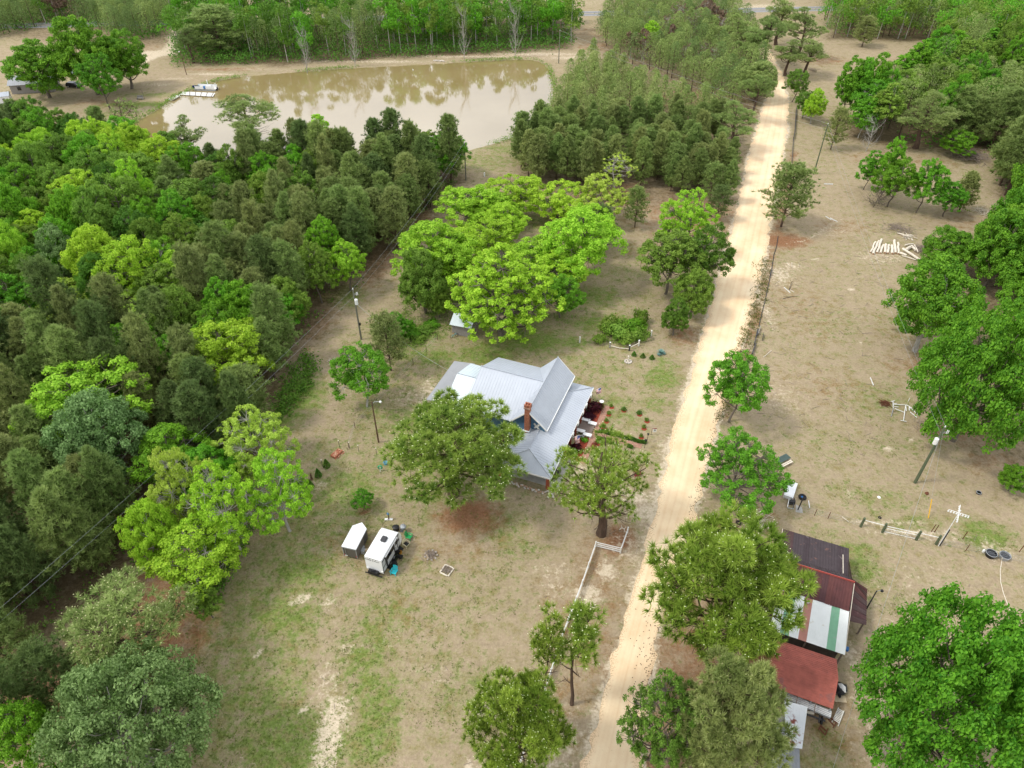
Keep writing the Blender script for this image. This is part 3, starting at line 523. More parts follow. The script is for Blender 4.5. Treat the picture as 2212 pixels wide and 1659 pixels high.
# road of bright graded sand, a sheet just above the ground, crowned, with ragged edges
def sandmat():
    m, t, b = nodemat('road_sand'); n = t.nodes.new; l = t.links.new; u = n('ShaderNodeUVMap')
    mp = n('ShaderNodeMapping'); mp.inputs['Scale'].default_value = (7, .35, 1); l(u.outputs[0], mp.inputs[0])
    q = n('ShaderNodeTexNoise'); q.inputs['Scale'].default_value = 1.; q.inputs['Detail'].default_value = 7; l(mp.outputs[0], q.inputs[0])
    ge = n('ShaderNodeNewGeometry'); q2 = n('ShaderNodeTexNoise'); q2.inputs['Scale'].default_value = .22; q2.inputs['Detail'].default_value = 8; q2.inputs['Roughness'].default_value = .6; l(ge.outputs['Position'], q2.inputs[0])
    q3 = n('ShaderNodeTexNoise'); q3.inputs['Scale'].default_value = 7; q3.inputs['Detail'].default_value = 5; l(ge.outputs['Position'], q3.inputs[0])
    r = n('ShaderNodeValToRGB'); e = r.color_ramp.elements; e[0].position = .35; e[0].color = (.74, .53, .325, 1); e[1].position = .66; e[1].color = (.88, .72, .49, 1)
    ad = n('ShaderNodeMath'); ad.operation = 'MULTIPLY_ADD'; l(q.outputs[0], ad.inputs[0]); ad.inputs[1].default_value = .3; mu = n('ShaderNodeMath'); mu.operation = 'MULTIPLY'; mu.inputs[1].default_value = .72; l(q2.outputs[0], mu.inputs[0]); l(mu.outputs[0], ad.inputs[2]); l(ad.outputs[0], r.inputs[0])
    tks = None
    sx = n('ShaderNodeSeparateXYZ'); l(u.outputs[0], sx.inputs[0])
    for pos, wd in ((.24, .045), (.42, .035), (.60, .045), (.76, .035)):
        d1 = n('ShaderNodeMath'); d1.operation = 'SUBTRACT'; l(sx.outputs[0], d1.inputs[0]); d1.inputs[1].default_value = pos; d2 = n('ShaderNodeMath'); d2.operation = 'ABSOLUTE'; l(d1.outputs[0], d2.inputs[0])
        d3 = n('ShaderNodeMapRange'); d3.inputs[1].default_value = wd; d3.inputs[2].default_value = 0; d3.inputs[4].default_value = .07; l(d2.outputs[0], d3.inputs[0])
        if tks is None: tks = d3.outputs[0]
        else: aa = n('ShaderNodeMath'); aa.operation = 'ADD'; l(tks, aa.inputs[0]); l(d3.outputs[0], aa.inputs[1]); tks = aa.outputs[0]
    sbb = n('ShaderNodeMath'); sbb.operation = 'SUBTRACT'; l(ad.outputs[0], sbb.inputs[0]); l(tks, sbb.inputs[1]); l(sbb.outputs[0], r.inputs[0])
    # rough, rutted verge: darker clods near both sides
    s = n('ShaderNodeSeparateXYZ'); l(u.outputs[0], s.inputs[0]); ab = n('ShaderNodeMath'); ab.operation = 'ABSOLUTE'; sb = n('ShaderNodeMath'); sb.operation = 'SUBTRACT'; sb.inputs[1].default_value = .5; l(s.outputs[0], sb.inputs[0]); l(sb.outputs[0], ab.inputs[0])
    mr = n('ShaderNodeMapRange'); mr.inputs[1].default_value = .30; mr.inputs[2].default_value = .48; mr.inputs[4].default_value = .24; l(ab.outputs[0], mr.inputs[0])
    a2 = n('ShaderNodeMath'); a2.operation = 'ADD'; l(mr.outputs[0], a2.inputs[0]); l(q3.outputs[0], a2.inputs[1])
    m2 = n('ShaderNodeMapRange'); m2.inputs[1].default_value = .66; m2.inputs[2].default_value = .8; m2.inputs[4].default_value = .75; l(a2.outputs[0], m2.inputs[0])
    x_ = n('ShaderNodeMixRGB'); l(m2.outputs[0], x_.inputs[0]); l(r.outputs[0], x_.inputs[1]); x_.inputs[2].default_value = (.46, .31, .18, 1)
    l(x_.outputs[0], b.inputs['Base Color']); b.inputs['Roughness'].default_value = .95; b.inputs['Specular IOR Level'].default_value = .1
    bp = n('ShaderNodeBump'); bp.inputs['Strength'].default_value = .5; bp.inputs['Distance'].default_value = .05; l(a2.outputs[0], bp.inputs['Height']); l(bp.outputs[0], b.inputs['Normal']); return m
def resample(P, n):
    P = np.array(P); d = np.r_[0, np.cumsum(np.hypot(*np.diff(P, axis=0).T))]; t = np.linspace(0, d[-1], n); return np.column_stack([np.interp(t, d, P[:, 0]), np.interp(t, d, P[:, 1])])
def pair_resample(A, B, n):
    """A and B are given at matching stations; resample both with the same station parameter"""
    A = np.array(A); B = np.array(B); d = np.r_[0, np.cumsum(np.hypot(*np.diff((resample(A, 60)), axis=0).T))]
    return resample(A, n), resample(B, n)
nR = 420; A_, B_ = pair_resample(roadL, roadR, nR); cross = np.linspace(0, 1, 17)
k1 = (np.array([vn(np.array([i*.7]), np.array([3.3]), 1.3, 8)[0] for i in range(nR)]) - .5)*1.1; k2 = (np.array([vn(np.array([i*.7]), np.array([9.3]), 1.1, 9)[0] for i in range(nR)]) - .5)*1.1
RV = []; UV = []
for i in range(nR):
    a_, b_ = A_[i], B_[i]; w = np.linalg.norm(b_-a_); dd = (b_-a_)/w; a2 = a_; b2 = b_
    for c_ in cross:
        p = a2 + (b2-a2)*c_ - dd*k1[i]*np.exp(-c_/.05) + dd*k2[i]*np.exp(-(1-c_)/.05); zz = .006 + .05*(1-(2*c_-1)**2) + .03*np.exp(-((c_-.12)/.03)**2) + .03*np.exp(-((c_-.88)/.03)**2); zz = .006 if c_ in (0, 1) else zz
        RV.append((p[0], p[1], zz)); UV.append((c_, i*.05))
rq = [(i*17+j, i*17+j+1, (i+1)*17+j+1, (i+1)*17+j) for i in range(nR-1) for j in range(16)]
rm_ = MB().add(RV, rq).mesh('road', sandmat(), smooth=True); uvl = rm_.uv_layers.new(name='UVMap'); li = np.zeros(len(rm_.loops), int); rm_.loops.foreach_get('vertex_index', li); uvl.data.foreach_set('uv', np.array(UV)[li].ravel()); struct('dirt_road', rm_)
# paved highway crossing far behind
hw = [at(-1500, 34), at(700, 40), at(914, 37), at(1290, 29), at(1625, 18), at(4200, -30)]
P0 = at(914, 37); P1 = at(1290, 29); dh = unit((P1-P0)[:2]); nh = np.array([-dh[1], dh[0]]); cH = P0[:2]
asph = mat('asphalt', (.22, .22, .225), .9, .12, .5); linew = mat('road_paint', (.75, .74, .68), .7, .1); liney = mat('road_paint_yellow', (.6, .45, .08), .7, .1)
def strip(n0, n1, z_, m_, nm, l0=-900, l1=900):
    a = cH + dh*l0; b = cH + dh*l1; return struct(nm, MB().add([(*(a+nh*n0), z_), (*(b+nh*n0), z_), (*(b+nh*n1), z_), (*(a+nh*n1), z_)], [(0, 1, 2, 3)]).mesh(nm, m_))
strip(-3.8, 3.8, .02, asph, 'paved_road'); strip(-3.35, -3.2, .026, linew, 'road_edge_line'); strip(3.2, 3.35, .026, linew, 'road_edge_line'); strip(-.2, -.08, .026, liney, 'road_centre_line'); strip(.08, .2, .026, liney, 'road_centre_line')
# pond water
def watermat():
    m, t, b = nodemat('pond_water'); n = t.nodes.new; l = t.links.new; ge = n('ShaderNodeNewGeometry')
    q = n('ShaderNodeTexNoise'); q.inputs['Scale'].default_value = .05; q.inputs['Detail'].default_value = 3; l(ge.outputs['Position'], q.inputs[0])
    r = n('ShaderNodeValToRGB'); r.color_ramp.elements[0].position = .35; r.color_ramp.elements[0].color = (.27, .20, .085, 1); r.color_ramp.elements[1].position = .65; r.color_ramp.elements[1].color = (.31, .235, .11, 1); l(q.outputs[0], r.inputs[0]); l(r.outputs[0], b.inputs['Base Color'])
    b.inputs['Roughness'].default_value = .045; b.inputs['IOR'].default_value = 3.0; b.inputs['Specular IOR Level'].default_value = .5
    w = n('ShaderNodeTexNoise'); w.inputs['Scale'].default_value = 1.6; w.inputs['Detail'].default_value = 3; l(ge.outputs['Position'], w.inputs[0]); bp = n('ShaderNodeBump'); bp.inputs['Strength'].default_value = .035; bp.inputs['Distance'].default_value = .1; l(w.outputs[0], bp.inputs['Height']); l(bp.outputs[0], b.inputs['Normal']); return m
PW = np.array(POND); cen = PW.mean(0); V = [(*p, -.3) for p in PW]
import mathutils
tri = mathutils.geometry.tessellate_polygon([[mathutils.Vector((p[0], p[1], 0)) for p in PW]])
wm = MB().add([(*p, -.22) for p in PW], None, [t if np.cross(PW[t[1]]-PW[t[0]], PW[t[2]]-PW[t[0]]) > 0 else t[::-1] for t in tri]).mesh('pond_water', watermat()); struct('pond_water', wm)

# ---------------------------------------------------------------- trees picked out one by one: (proto, cx, cy, width px, height, leaf, bark, hf, name, label)
OAKB, BL, PN = 'oak_tree', 'broadleaf_tree', 'pine_tree'
placed = []
T1 = [
 # big trees round the house
 ('heroB', 1082, 622, 235, 17.0, 'lime', 'barkgrey', .62, BL, 'tall lime green tree with forked grey trunk rising behind the metal-roofed house', (1085, 505, 775, 235)),
 ('lob0', 942, 500, 170, 14, 'lime', 'barkgrey', .6, BL, 'lime green tree, left of the bright clump behind the house, above the dark green bush', (942, 455, 665, 175)),
 ('lob1', 1018, 432, 150, 14, 'lime', 'barkgrey', .62, BL, 'lime green tree at the back left of the bright clump behind the house', (1018, 385, 525, 155)),
 ('lob2', 1120, 412, 125, 13, 'lime', 'barkgrey', .6, BL, 'rounded lime green tree nearest the pond bank clearing', (1118, 362, 490, 135)),
 ('lob3', 1000, 545, 120, 13, 'lime', 'barkgrey', .6, BL, 'lime green tree in the middle of the bright clump, left of the tall forked tree', (1000, 480, 630, 135)),
 ('lob1', 1172, 560, 140, 13, 'lime', 'barkgrey', .6, BL, 'lime green tree right behind the tall forked tree', (1172, 495, 650, 155)),
 ('lob0', 1248, 520, 150, 14, 'lime', 'barkgrey', .6, BL, 'broad lime green tree at the right end of the bright clump', (1250, 425, 650, 175)),
 ('lob2', 1215, 440, 130, 13, 'lime', 'barkgrey', .6, BL, 'lime green tree at the back right of the bright clump', (1215, 385, 510, 135)),
 ('lob1', 960, 570, 140, 13, 'lime', 'barkgrey', .6, BL, 'lime green tree filling the left side of the bright clump', (962, 505, 665, 140)),
 ('lob0', 1060, 440, 140, 13, 'lime', 'barkgrey', .6, BL, 'lime green tree between the two back left ones of the bright clump', (1062, 405, 520, 120)),
 ('lob2', 1070, 500, 120, 13, 'lime', 'barkgrey', .6, BL, 'lime green tree above the tall forked tree, on its upper left', (1062, 455, 590, 120)),
 ('lob0', 1090, 480, 110, 13, 'lime', 'barkgrey', .6, BL, 'lime green tree at the edge of the grassy gap inside the bright clump', (1092, 425, 560, 112)),
 ('bp0', 1632, 110, 90, 14, 'pine', 'bark', .6, PN, 'tall pine at the left of the road where it disappears', (1632, 48, 168, 92)),
 ('bp1', 1600, 90, 90, 14, 'pine', 'bark', .6, PN, 'pine behind the tall one left of the vanishing road', (1596, 25, 140, 90)),
 ('bp1', 1712, 130, 90, 14, 'pine', 'bark', .6, PN, 'pine right of the road where it disappears', (1712, 78, 180, 82)),
 ('lob3', 1195, 590, 120, 13, 'lime', 'barkgrey', .6, BL, 'lime green tree on the right flank of the tall forked tree', (1200, 530, 670, 130)),
 ('lob1', 1270, 470, 130, 13, 'lime', 'barkgrey', .6, BL, 'lime green tree at the right, between broad and thin-leaved ones', (1275, 425, 570, 120)),
 ('airy0', 1292, 428, 130, 12, 'lime2', 'barkgrey', .6, BL, 'thin-leaved yellow green tree spreading right from the bright clump', (1300, 370, 500, 135)),
 ('sparse0', 1338, 368, 105, 11, 'lime2', 'barkpale', .6, BL, 'almost bare tree with pale branches among the pines behind the bright clump', (1338, 318, 440, 110)),
 ('lob3', 1210, 640, 90, 8, 'green', 'barkgrey', .6, BL, 'small dark green tree under the tall forked tree, right side', (1212, 585, 705, 95)),
 ('oak1', 915, 600, 105, 10, 'mid', 'barkgrey', .55, BL, 'dull green bushy tree at the lower left of the bright clump', (912, 530, 700, 120)),
 ('oak2', 945, 650, 60, 6, 'mid', 'barkgrey', .55, BL, 'low dull green tree left of the grey wooden shack', (945, 610, 700, 65)),
 ('lob1', 745, 562, 82, 10, 'lime', 'barkgrey', .6, BL, 'lone yellow green tree at the wood edge above the transformer pole', (745, 508, 645, 88)),
 ('yl0', 835, 742, 96, 8, 'pine2', 'bark', .5, PN, 'bushy olive pine beside the transformer pole', (835, 675, 820, 98)),
 ('oak0', 852, 690, 60, 5.5, 'green', 'barkgrey', .55, BL, 'vine-covered bright green small tree behind the olive pine', (855, 672, 745, 65)),
 ('lob2', 778, 818, 125, 9.5, 'green', 'barkpale', .6, BL, 'bright green tree with pale trunk left of the house, by the yard light', (778, 735, 905, 128)),
 ('hero', 968, 985, 330, 15.5, 'pinehero', 'bark', .56, PN, 'huge spreading pine in a ring of red straw beside the house', (970, 843, 1135, 330)),
 ('heroS', 1312, 1068, 232, 13.5, 'pinebright', 'bark', .5, PN, 'open thin-crowned pine with thick leaning trunk inside the white fence corner', (1312, 945, 1200, 235)),
 ('heroR', 1560, 1316, 340, 15.5, 'pinebright', 'bark', .58, PN, 'big bright green pine with round needle pads between road and barn', (1560, 1130, 1480, 345)),
 ('lob1', 782, 1078, 52, 3.2, 'green', 'barkgrey', .55, 'sapling', 'small young tree in red mulch above the white cargo trailer', (782, 1055, 1108, 50)),
 # lime trees lower left
 ('airy1', 556, 965, 150, 14, 'lime2', 'barkpale', .62, BL, 'yellow green tree with grey branches, topmost of the lower left lime clump', (550, 878, 1070, 165)),
 ('airy0', 590, 1080, 170, 13, 'lime', 'barkpale', .58, BL, 'lime green tree at the right edge of the lower left clump, nearest the campers', (598, 975, 1180, 165)),
 ('airy0', 395, 1068, 165, 15, 'lime2', 'barkpale', .62, BL, 'yellow green thin tree at the left of the lower left lime clump', (388, 955, 1180, 150)),
 ('airy1', 490, 1075, 160, 14, 'lime', 'barkpale', .6, BL, 'lime green tree in the middle of the lower left clump', (485, 1000, 1230, 165)),
 ('lob0', 440, 1180, 190, 12, 'lime', 'barkpale', .6, BL, 'full lime green tree at the bottom of the lower left clump', (428, 1110, 1290, 195)),
 ('oak3', 352, 1120, 110, 11, 'lime', 'barkpale', .6, BL, 'lime green tree at the lower left corner of the clump over the pine straw track', (325, 1075, 1260, 125)),
 ('lob3', 645, 1055, 45, 4, 'mid', 'barkgrey', .55, BL, 'small yellow green bushy tree by the clay patches left of the campers', (645, 1025, 1085, 45)),
 ('sparse1', 236, 1030, 110, 10, 'olive', 'barkpale', .62, BL, 'thin olive tree with bare tips left of the lime clump', (236, 985, 1100, 115)),
 ('lob1', 488, 742, 182, 15, 'lime', 'barkgrey', .62, BL, 'big lime green tree standing out of the pine wood left of the clearing', (488, 668, 875, 185)),
 ('oak1', 478, 850, 90, 9, 'green', 'barkgrey', .6, BL, 'dark green tree below the big lime tree at the wood edge', (478, 800, 905, 95)),
 ('lob2', 185, 855, 225, 16, 'lime', 'barkgrey', .62, BL, 'huge lime green crown deep in the left wood', (190, 765, 1010, 235)),
 ('lob3', 92, 900, 120, 14, 'lime', 'barkgrey', .62, BL, 'lime green crown at the left side of the huge lime tree', (92, 855, 1020, 115)),
 ('oak0', 215, 935, 190, 15, 'greygreen', 'barkpale', .62, BL, 'silvery grey green tree in front of the huge lime crown', (215, 838, 1090, 215)),
 ('lob0', 112, 640, 150, 15, 'lime2', 'barkgrey', .62, BL, 'pale lime crown in the left wood, left of a pair', (115, 588, 730, 165)),
 ('lob2', 275, 675, 150, 15, 'lime2', 'barkgrey', .62, BL, 'pale lime crown in the left wood, right of a pair', (278, 630, 755, 155)),
 ('lob3', 172, 425, 115, 15, 'lime', 'barkgrey', .62, BL, 'yellow green crown high in the left wood, lower left of the pond', (172, 355, 510, 120)),
 ('oak2', 292, 375, 130, 14, 'mid', 'barkgrey', .62, BL, 'green crown below the left end of the pond'),
 ('lob0', 405, 430, 140, 14, 'mid', 'barkgrey', .62, BL, 'broad green crown in the wood below the round pines'),
 ('oak3', 60, 600, 90, 13, 'mid', 'barkgrey', .62, BL, 'green crown near the left edge above the pale lime pair'),
 ('oak1', 120, 545, 110, 14, 'greygreen', 'barkpale', .62, BL, 'grey green crown in the left wood above the pale lime pair'),
 ('lob1', 350, 560, 110, 13, 'green', 'barkpale', .62, BL, 'bright green crown with pale limbs in the middle of the left wood'),
 ('lob2', 500, 520, 110, 13, 'mid', 'barkgrey', .62, BL, 'green crown in the pine wood left of the wires'),
 ('oak0', 230, 500, 110, 14, 'mid', 'barkgrey', .62, BL, 'rounded green crown under the yellow green one in the left wood'),
 # bottom left
 ('bp0', 262, 1400, 330, 13.5, 'pine', 'bark', .6, PN, 'wide dark pine over the straw track at the bottom left', (262, 1272, 1530, 360)),
 ('yl1', 120, 1480, 160, 11, 'pinedark', 'bark', .6, PN, 'dark pine at the left of the wide bottom left pine', (110, 1400, 1570, 170)),
 ('oakbig', 262, 1578, 330, 11.5, 'greygreen', 'barkpale', .6, BL, 'broad grey green tree with silvery leaves at the bottom left', (262, 1462, 1740, 360)),
 ('lob3', 70, 1600, 150, 10, 'green', 'barkgrey', .6, BL, 'green tree at the bottom left corner', (60, 1520, 1700, 150)),
 ('yl0', 30, 1560, 150, 10, 'pinedark', 'bark', .6, PN, 'dark pine at the left edge below the straw track', (10, 1440, 1640, 150)),
 ('lob1', 420, 1330, 60, 4, 'mid', 'barkgrey', .5, BL, 'low bushy growth hanging over the clearing below the lime clump', (440, 1255, 1350, 75)),
 # bottom middle
 ('heroR', 1112, 1580, 250, 12.5, 'pinebright', 'bark', .6, PN, 'dense bright pine at the bottom edge left of the road', (1112, 1472, 1720, 245)),
 ('lp0', 1180, 1375, 78, 10.5, 'pinebright', 'bark', .62, PN, 'slender bright pine on the left of the white fence', (1180, 1298, 1540, 85)),
 ('lp1', 1250, 1405, 110, 9.5, 'pinebright', 'bark', .6, PN, 'slender thin pine between the white fence and the road', (1248, 1288, 1545, 120)),
 ('airy1', 1436, 1548, 185, 9, 'mid', 'barkgrey', .55, BL, 'leafy yellow green tree leaning over the road at the bottom', (1432, 1462, 1680, 190)),
 ('heroR', 1588, 1545, 245, 12.5, 'pine2', 'bark', .58, PN, 'olive green pine crown beside the red roof', (1590, 1432, 1720, 255)),
 ('lob2', 1590, 1470, 80, 7, 'mid', 'barkgrey', .55, BL, 'small green tree under the two pines by the red roof'),
 ('oak0', 1520, 1620, 160, 9, 'pine2', 'barkgrey', .55, BL, 'olive bushy tree at the bottom edge beside the road'),
 # right side
 ('oakbig', 2075, 1500, 380, 11.5, 'oak', 'barkgrey', .55, OAKB, 'huge green spreading oak at the lower right corner', (2065, 1332, 1690, 385)),
 ('oak2', 2230, 1480, 200, 11, 'oak', 'barkgrey', .55, OAKB, 'green oak cut off by the right edge, behind the huge one', (2215, 1345, 1620, 200)),
 ('oak3', 2028, 655, 190, 12, 'oak', 'barkpale', .56, OAKB, 'full round green oak with pale trunks, leftmost of the right field oaks', (2032, 540, 800, 205)),
 ('oakbig', 2138, 820, 270, 14, 'oak', 'barkgrey', .56, OAKB, 'largest green oak at the right edge of the field', (2135, 635, 1010, 290)),
 ('oak2', 2060, 560, 110, 10, 'oak', 'barkgrey', .56, OAKB, 'green oak just above the leftmost field oak, near the white logs', (2060, 485, 610, 125)),
 ('oak1', 2185, 540, 150, 12, 'oak', 'barkgrey', .56, OAKB, 'green oak at the right edge, beyond the largest one', (2180, 440, 650, 165)),
 ('oak3', 2200, 1030, 70, 8, 'oak', 'barkgrey', .5, OAKB, 'small green oak tip at the right edge by the dark tub', (2200, 1002, 1075, 75)),
 ('lob2', 1597, 842, 128, 9, 'green', 'barkgrey', .58, BL, 'dark green roadside tree standing on the field bank', (1597, 750, 940, 138)),
 ('airy0', 1605, 1030, 195, 9.5, 'green', 'barkgrey', .55, BL, 'spreading roadside tree with dead branches by the white cabinet', (1605, 942, 1120, 205)),
 ('yl0', 1711, 425, 122, 11, 'pine', 'bark', .55, PN, 'lone full pine in red straw on the right side of the road', (1711, 350, 515, 126)),
 ('airy1', 1478, 495, 110, 10, 'lime', 'barkgrey', .6, BL, 'yellow green tree top left of the road, top of the roadside thicket', (1490, 402, 580, 135)),
 ('lob0', 1462, 560, 150, 10, 'mid', 'barkgrey', .58, BL, 'green tree in the middle of the thicket left of the road', (1452, 480, 665, 150)),
 ('lob1', 1515, 590, 110, 9, 'deep', 'barkgrey', .56, BL, 'dark green tree leaning to the road in the thicket', (1530, 465, 650, 120)),
 ('oak2', 1462, 692, 66, 5.5, 'deep', 'barkgrey', .5, BL, 'dense olive cedar bush at the foot of the roadside thicket', (1462, 642, 738, 68)),
 ('oak3', 1490, 640, 80, 7, 'mid', 'barkgrey', .55, BL, 'green tree above the cedar bush left of the road', (1502, 575, 705, 100)),
 ('lob2', 1725, 185, 50, 9, 'mid', 'barkgrey', .6, BL, 'small tree right of the road bend by the dark fence', (1725, 138, 232, 58)),
 ('lob3', 1742, 215, 40, 7, 'deep', 'barkgrey', .6, BL, 'small dark tree at the top of the black fence line', (1745, 190, 265, 48)),
 ('oak1', 1766, 222, 50, 9, 'lime', 'barkpale', .55, BL, 'rounded yellow green tree alone at the clearing edge', (1766, 188, 278, 54)),
 ('col0', 1845, 178, 62, 14, 'green', 'barkgrey', .58, BL, 'tall bright green tree at the left end of the far right clump', (1842, 112, 275, 60)),
 ('col1', 1872, 170, 56, 15, 'green', 'barkgrey', .58, BL, 'tall bright green tree, second of the far right clump', (1870, 105, 275, 58)),
 ('col0', 1898, 165, 54, 16, 'green', 'barkgrey', .58, BL, 'tallest bright green tree of the far right clump', (1900, 102, 265, 56)),
 ('lob0', 1885, 215, 90, 12, 'green', 'barkpale', .58, BL, 'broad green tree in front of the tall far right clump', (1888, 158, 300, 95)),
 ('col1', 1880, 248, 56, 11, 'green', 'barkpale', .58, BL, 'green tree above the bare white trunks of the far right clump', (1876, 195, 310, 60)),
 ('yl1', 1812, 275, 56, 9, 'pine2', 'bark', .55, PN, 'olive pine right of the leaning utility pole on the far field', (1812, 232, 335, 58)),
 ('lob3', 1950, 190, 80, 13, 'mid', 'barkgrey', .58, BL, 'green tree right of the tall far clump', (1960, 138, 280, 100)),
 ('bp1', 2010, 265, 130, 15, 'pine', 'bark', .6, PN, 'large round dark pine in the far right wood', (2012, 192, 350, 150)),
 ('lob2', 2080, 300, 70, 10, 'green', 'barkgrey', .55, BL, 'green low tree at the foot of the large far right pine', (2080, 275, 355, 75)),
 ('col0', 1883, 360, 44, 10, 'green', 'barkgrey', .6, BL, 'narrow green tree left in the mid-field clump', (1885, 318, 420, 50)),
 ('col0', 1932, 325, 52, 12, 'green', 'barkgrey', .6, BL, 'tall green tree at the back of the mid-field clump', (1930, 288, 440, 56)),
 ('lob1', 1945, 395, 80, 11, 'green', 'barkgrey', .58, BL, 'full green tree in the middle of the mid-field clump', (1945, 328, 465, 92)),
 ('lob3', 2005, 395, 66, 12, 'green', 'barkgrey', .6, BL, 'green tree at the right of the mid-field clump', (2010, 332, 475, 76)),
 ('lob0', 2062, 420, 66, 8, 'green', 'barkgrey', .58, BL, 'separate green tree right of the mid-field clump', (2060, 382, 482, 72)),
 ('yp1', 2095, 400, 34, 8, 'pine2', 'bark', .55, PN, 'small pine behind the separate green tree on the field', (2095, 372, 465, 44)),
 ('yl0', 1878, 68, 52, 12, 'pine2', 'bark', .58, PN, 'single pine in the far right grassy clearing', (1878, 34, 112, 56)),
 # pond side and top left
 ('um0', 535, 262, 145, 16, 'pine', 'bark', .7, PN, 'umbrella-shaped pine with bare trunks in front of the pond', (535, 200, 350, 155)),
 ('bp1', 395, 290, 78, 14, 'pine', 'bark', .66, PN, 'smaller round pine left of the umbrella-shaped one by the pond', (395, 243, 370, 88)),
 ('sparse0', 265, 245, 90, 14, 'pine', 'bark', .62, PN, 'thin open pine at the left corner of the pond', (268, 198, 330, 100)),
 ('tall1', 690, 285, 62, 15, 'lime', 'barkgrey', .62, BL, 'bright green narrow tree top rising against the pond', (692, 240, 400, 66)),
 ('oak0', 66, 125, 135, 16, 'oak', 'barkgrey', .55, OAKB, 'dark rounded oak at the far left by the white shed', (66, 78, 240, 145)),
 ('oak1', 160, 110, 130, 19, 'oak', 'barkgrey', .58, OAKB, 'tallest dark oak over the hidden house at the top left', (165, 12, 235, 155)),
 ('oak2', 240, 110, 120, 16, 'oak', 'barkgrey', .58, OAKB, 'dark oak at the right of the top left group, by the sandy track', (250, 55, 215, 115)),
 ('lob1', 208, 165, 84, 13, 'oak', 'barkgrey', .58, OAKB, 'green oak standing in front of the top left group', (205, 98, 252, 86)),
 ('yl1', 460, 95, 150, 20, 'pine', 'bark', .5, PN, 'massive dark pine at the left end of the pond dam', (455, 2, 148, 160)),
 ('bp0', 400, 108, 70, 14, 'pinedark', 'bark', .55, PN, 'dark pine behind the far pond pole', (400, 50, 150, 70)),
 ('tall2', 1405, 72, 42, 13, 'lime', 'barkpale', .6, BL, 'single bright green tree among the far pines and bare trees'),
 ('sparse0', 1468, 30, 60, 12, 'dead', 'barkpale', .6, BL, 'leafless reddish tree left in the bare group at the top'),
 ('sparse1', 1500, 48, 60, 11, 'dead', 'barkpale', .6, BL, 'leafless pinkish tree in the middle of the bare group at the top'),
 ('airy1', 1528, 28, 60, 12, 'dead', 'barkpale', .6, BL, 'rust-brown tree at the right of the bare group at the top'),
 ('sparse0', 1440, 52, 50, 10, 'dead', 'barkpale', .6, BL, 'thin grey bare tree just right of the single bright far tree'),
 ('sparse1', 1560, 55, 56, 11, 'dead', 'barkpale', .6, BL, 'bare pale tree at the right end of the bare group'),
 ('oak3', 1640, 165, 90, 12, 'pine', 'bark', .6, PN, 'round pine hanging over the road bend'),
 ('um0', 1632, 205, 84, 13, 'pine', 'bark', .62, PN, 'open pine leaning over the left edge of the road bend'),
 ('bp1', 1585, 265, 120, 13, 'pine', 'bark', .6, PN, 'broad pine at the left side of the road, nearest the bend'),
 ('bp0', 1690, 35, 100, 16, 'pine', 'bark', .6, PN, 'layered dark pine above the road bend'),
 ('bp1', 1735, 60, 110, 16, 'pine', 'bark', .6, PN, 'large pine right of the road bend'),
 ('um0', 1665, 80, 80, 15, 'pine', 'bark', .6, PN, 'pine in front of the layered pine at the road bend'),
 ('bp0', 1750, 115, 90, 12, 'pine', 'bark', .6, PN, 'low spreading pine at the left edge of the far clearing'),
 ('yl0', 1540, 395, 60, 9, 'pine', 'bark', .5, PN, 'dark pine between the plantation and the road'),
 ('yl1', 1555, 440, 56, 8, 'pinedark', 'bark', .5, PN, 'dark bushy pine at the road edge below the plantation'),
 ('yl0', 1376, 450, 62, 9, 'pine', 'bark', .5, PN, 'pine standing apart in the gap behind the thin yellow green tree'),
 ('yp2', 1455, 370, 30, 9, 'pine', 'bark', .55, PN, 'narrow young pine in the gap of the plantation'),
 ('sparse1', 1535, 325, 36, 6, 'lime2', 'barkpale', .6, BL, 'tiny bare-branched tree with few leaves near the road'),
 ('yl1', 1300, 490, 60, 9, 'pinedark', 'bark', .5, PN, 'dark pine at the right end of the bright clump'),
]
def ph_(b, t): return float(min(np.arange(3, 25, .1), key=lambda k: abs(proj(b + np.array([0, 0, k]))[1] - t)))
for t_ in T1:
    (pk, cx, cy_, w, H, lm, bk, hf, nm, lb) = t_[:10]
    if len(t_) > 10:                                       # seen from ytop to ybot and w wide: foot on the ground, height from the tip
        cx, yt, yb, w = t_[10]; foot = at(cx, yb - .2*w); H = min(ph_(foot, yt + .1*w)/.97, 23); e_ = at(cx, (yt+yb)/2, 0)
        for _ in range(3): X0, Y0, R0 = crown_at(cx, yt + .5*(yb-yt), w, H, .52)
        Y0 = foot[1]
    else: X0, Y0, R0 = crown_at(cx, cy_, w, H, hf)
    if True: pass; tree(pk, nm, lb, {'oak_tree': 'oak tree', 'pine_tree': 'pine tree', 'sapling': 'sapling'}.get(nm, 'tree'), X0, Y0, H, R0, lm, bk)
    placed.append((X0, Y0, R0*(.8 if pk[:4] != 'hero' else .9)))
for lb, cx, cy_, H, k in [('bare white forked trunks at the foot of the far right clump', 1882, 290, 9, 'barkpale'), ('bare pale tree among the trunks behind the dam, left', 760, 92, 15, 'barkpale'), ('tall bare white tree behind the dam, right of the middle', 1000, 70, 17, 'barkpale'), ('bare pale tree behind the dam near the utility pole', 1112, 66, 17, 'barkpale'), ('leaning white bare trunk behind the left part of the dam', 655, 108, 14, 'barkpale')]:
    X0, Y0, _ = crown_at(cx, cy_, 40, H, .5); tree('snag', 'dead_tree', lb, 'dead tree', X0, Y0, H, 2.4, None, k); placed.append((X0, Y0, 1.))
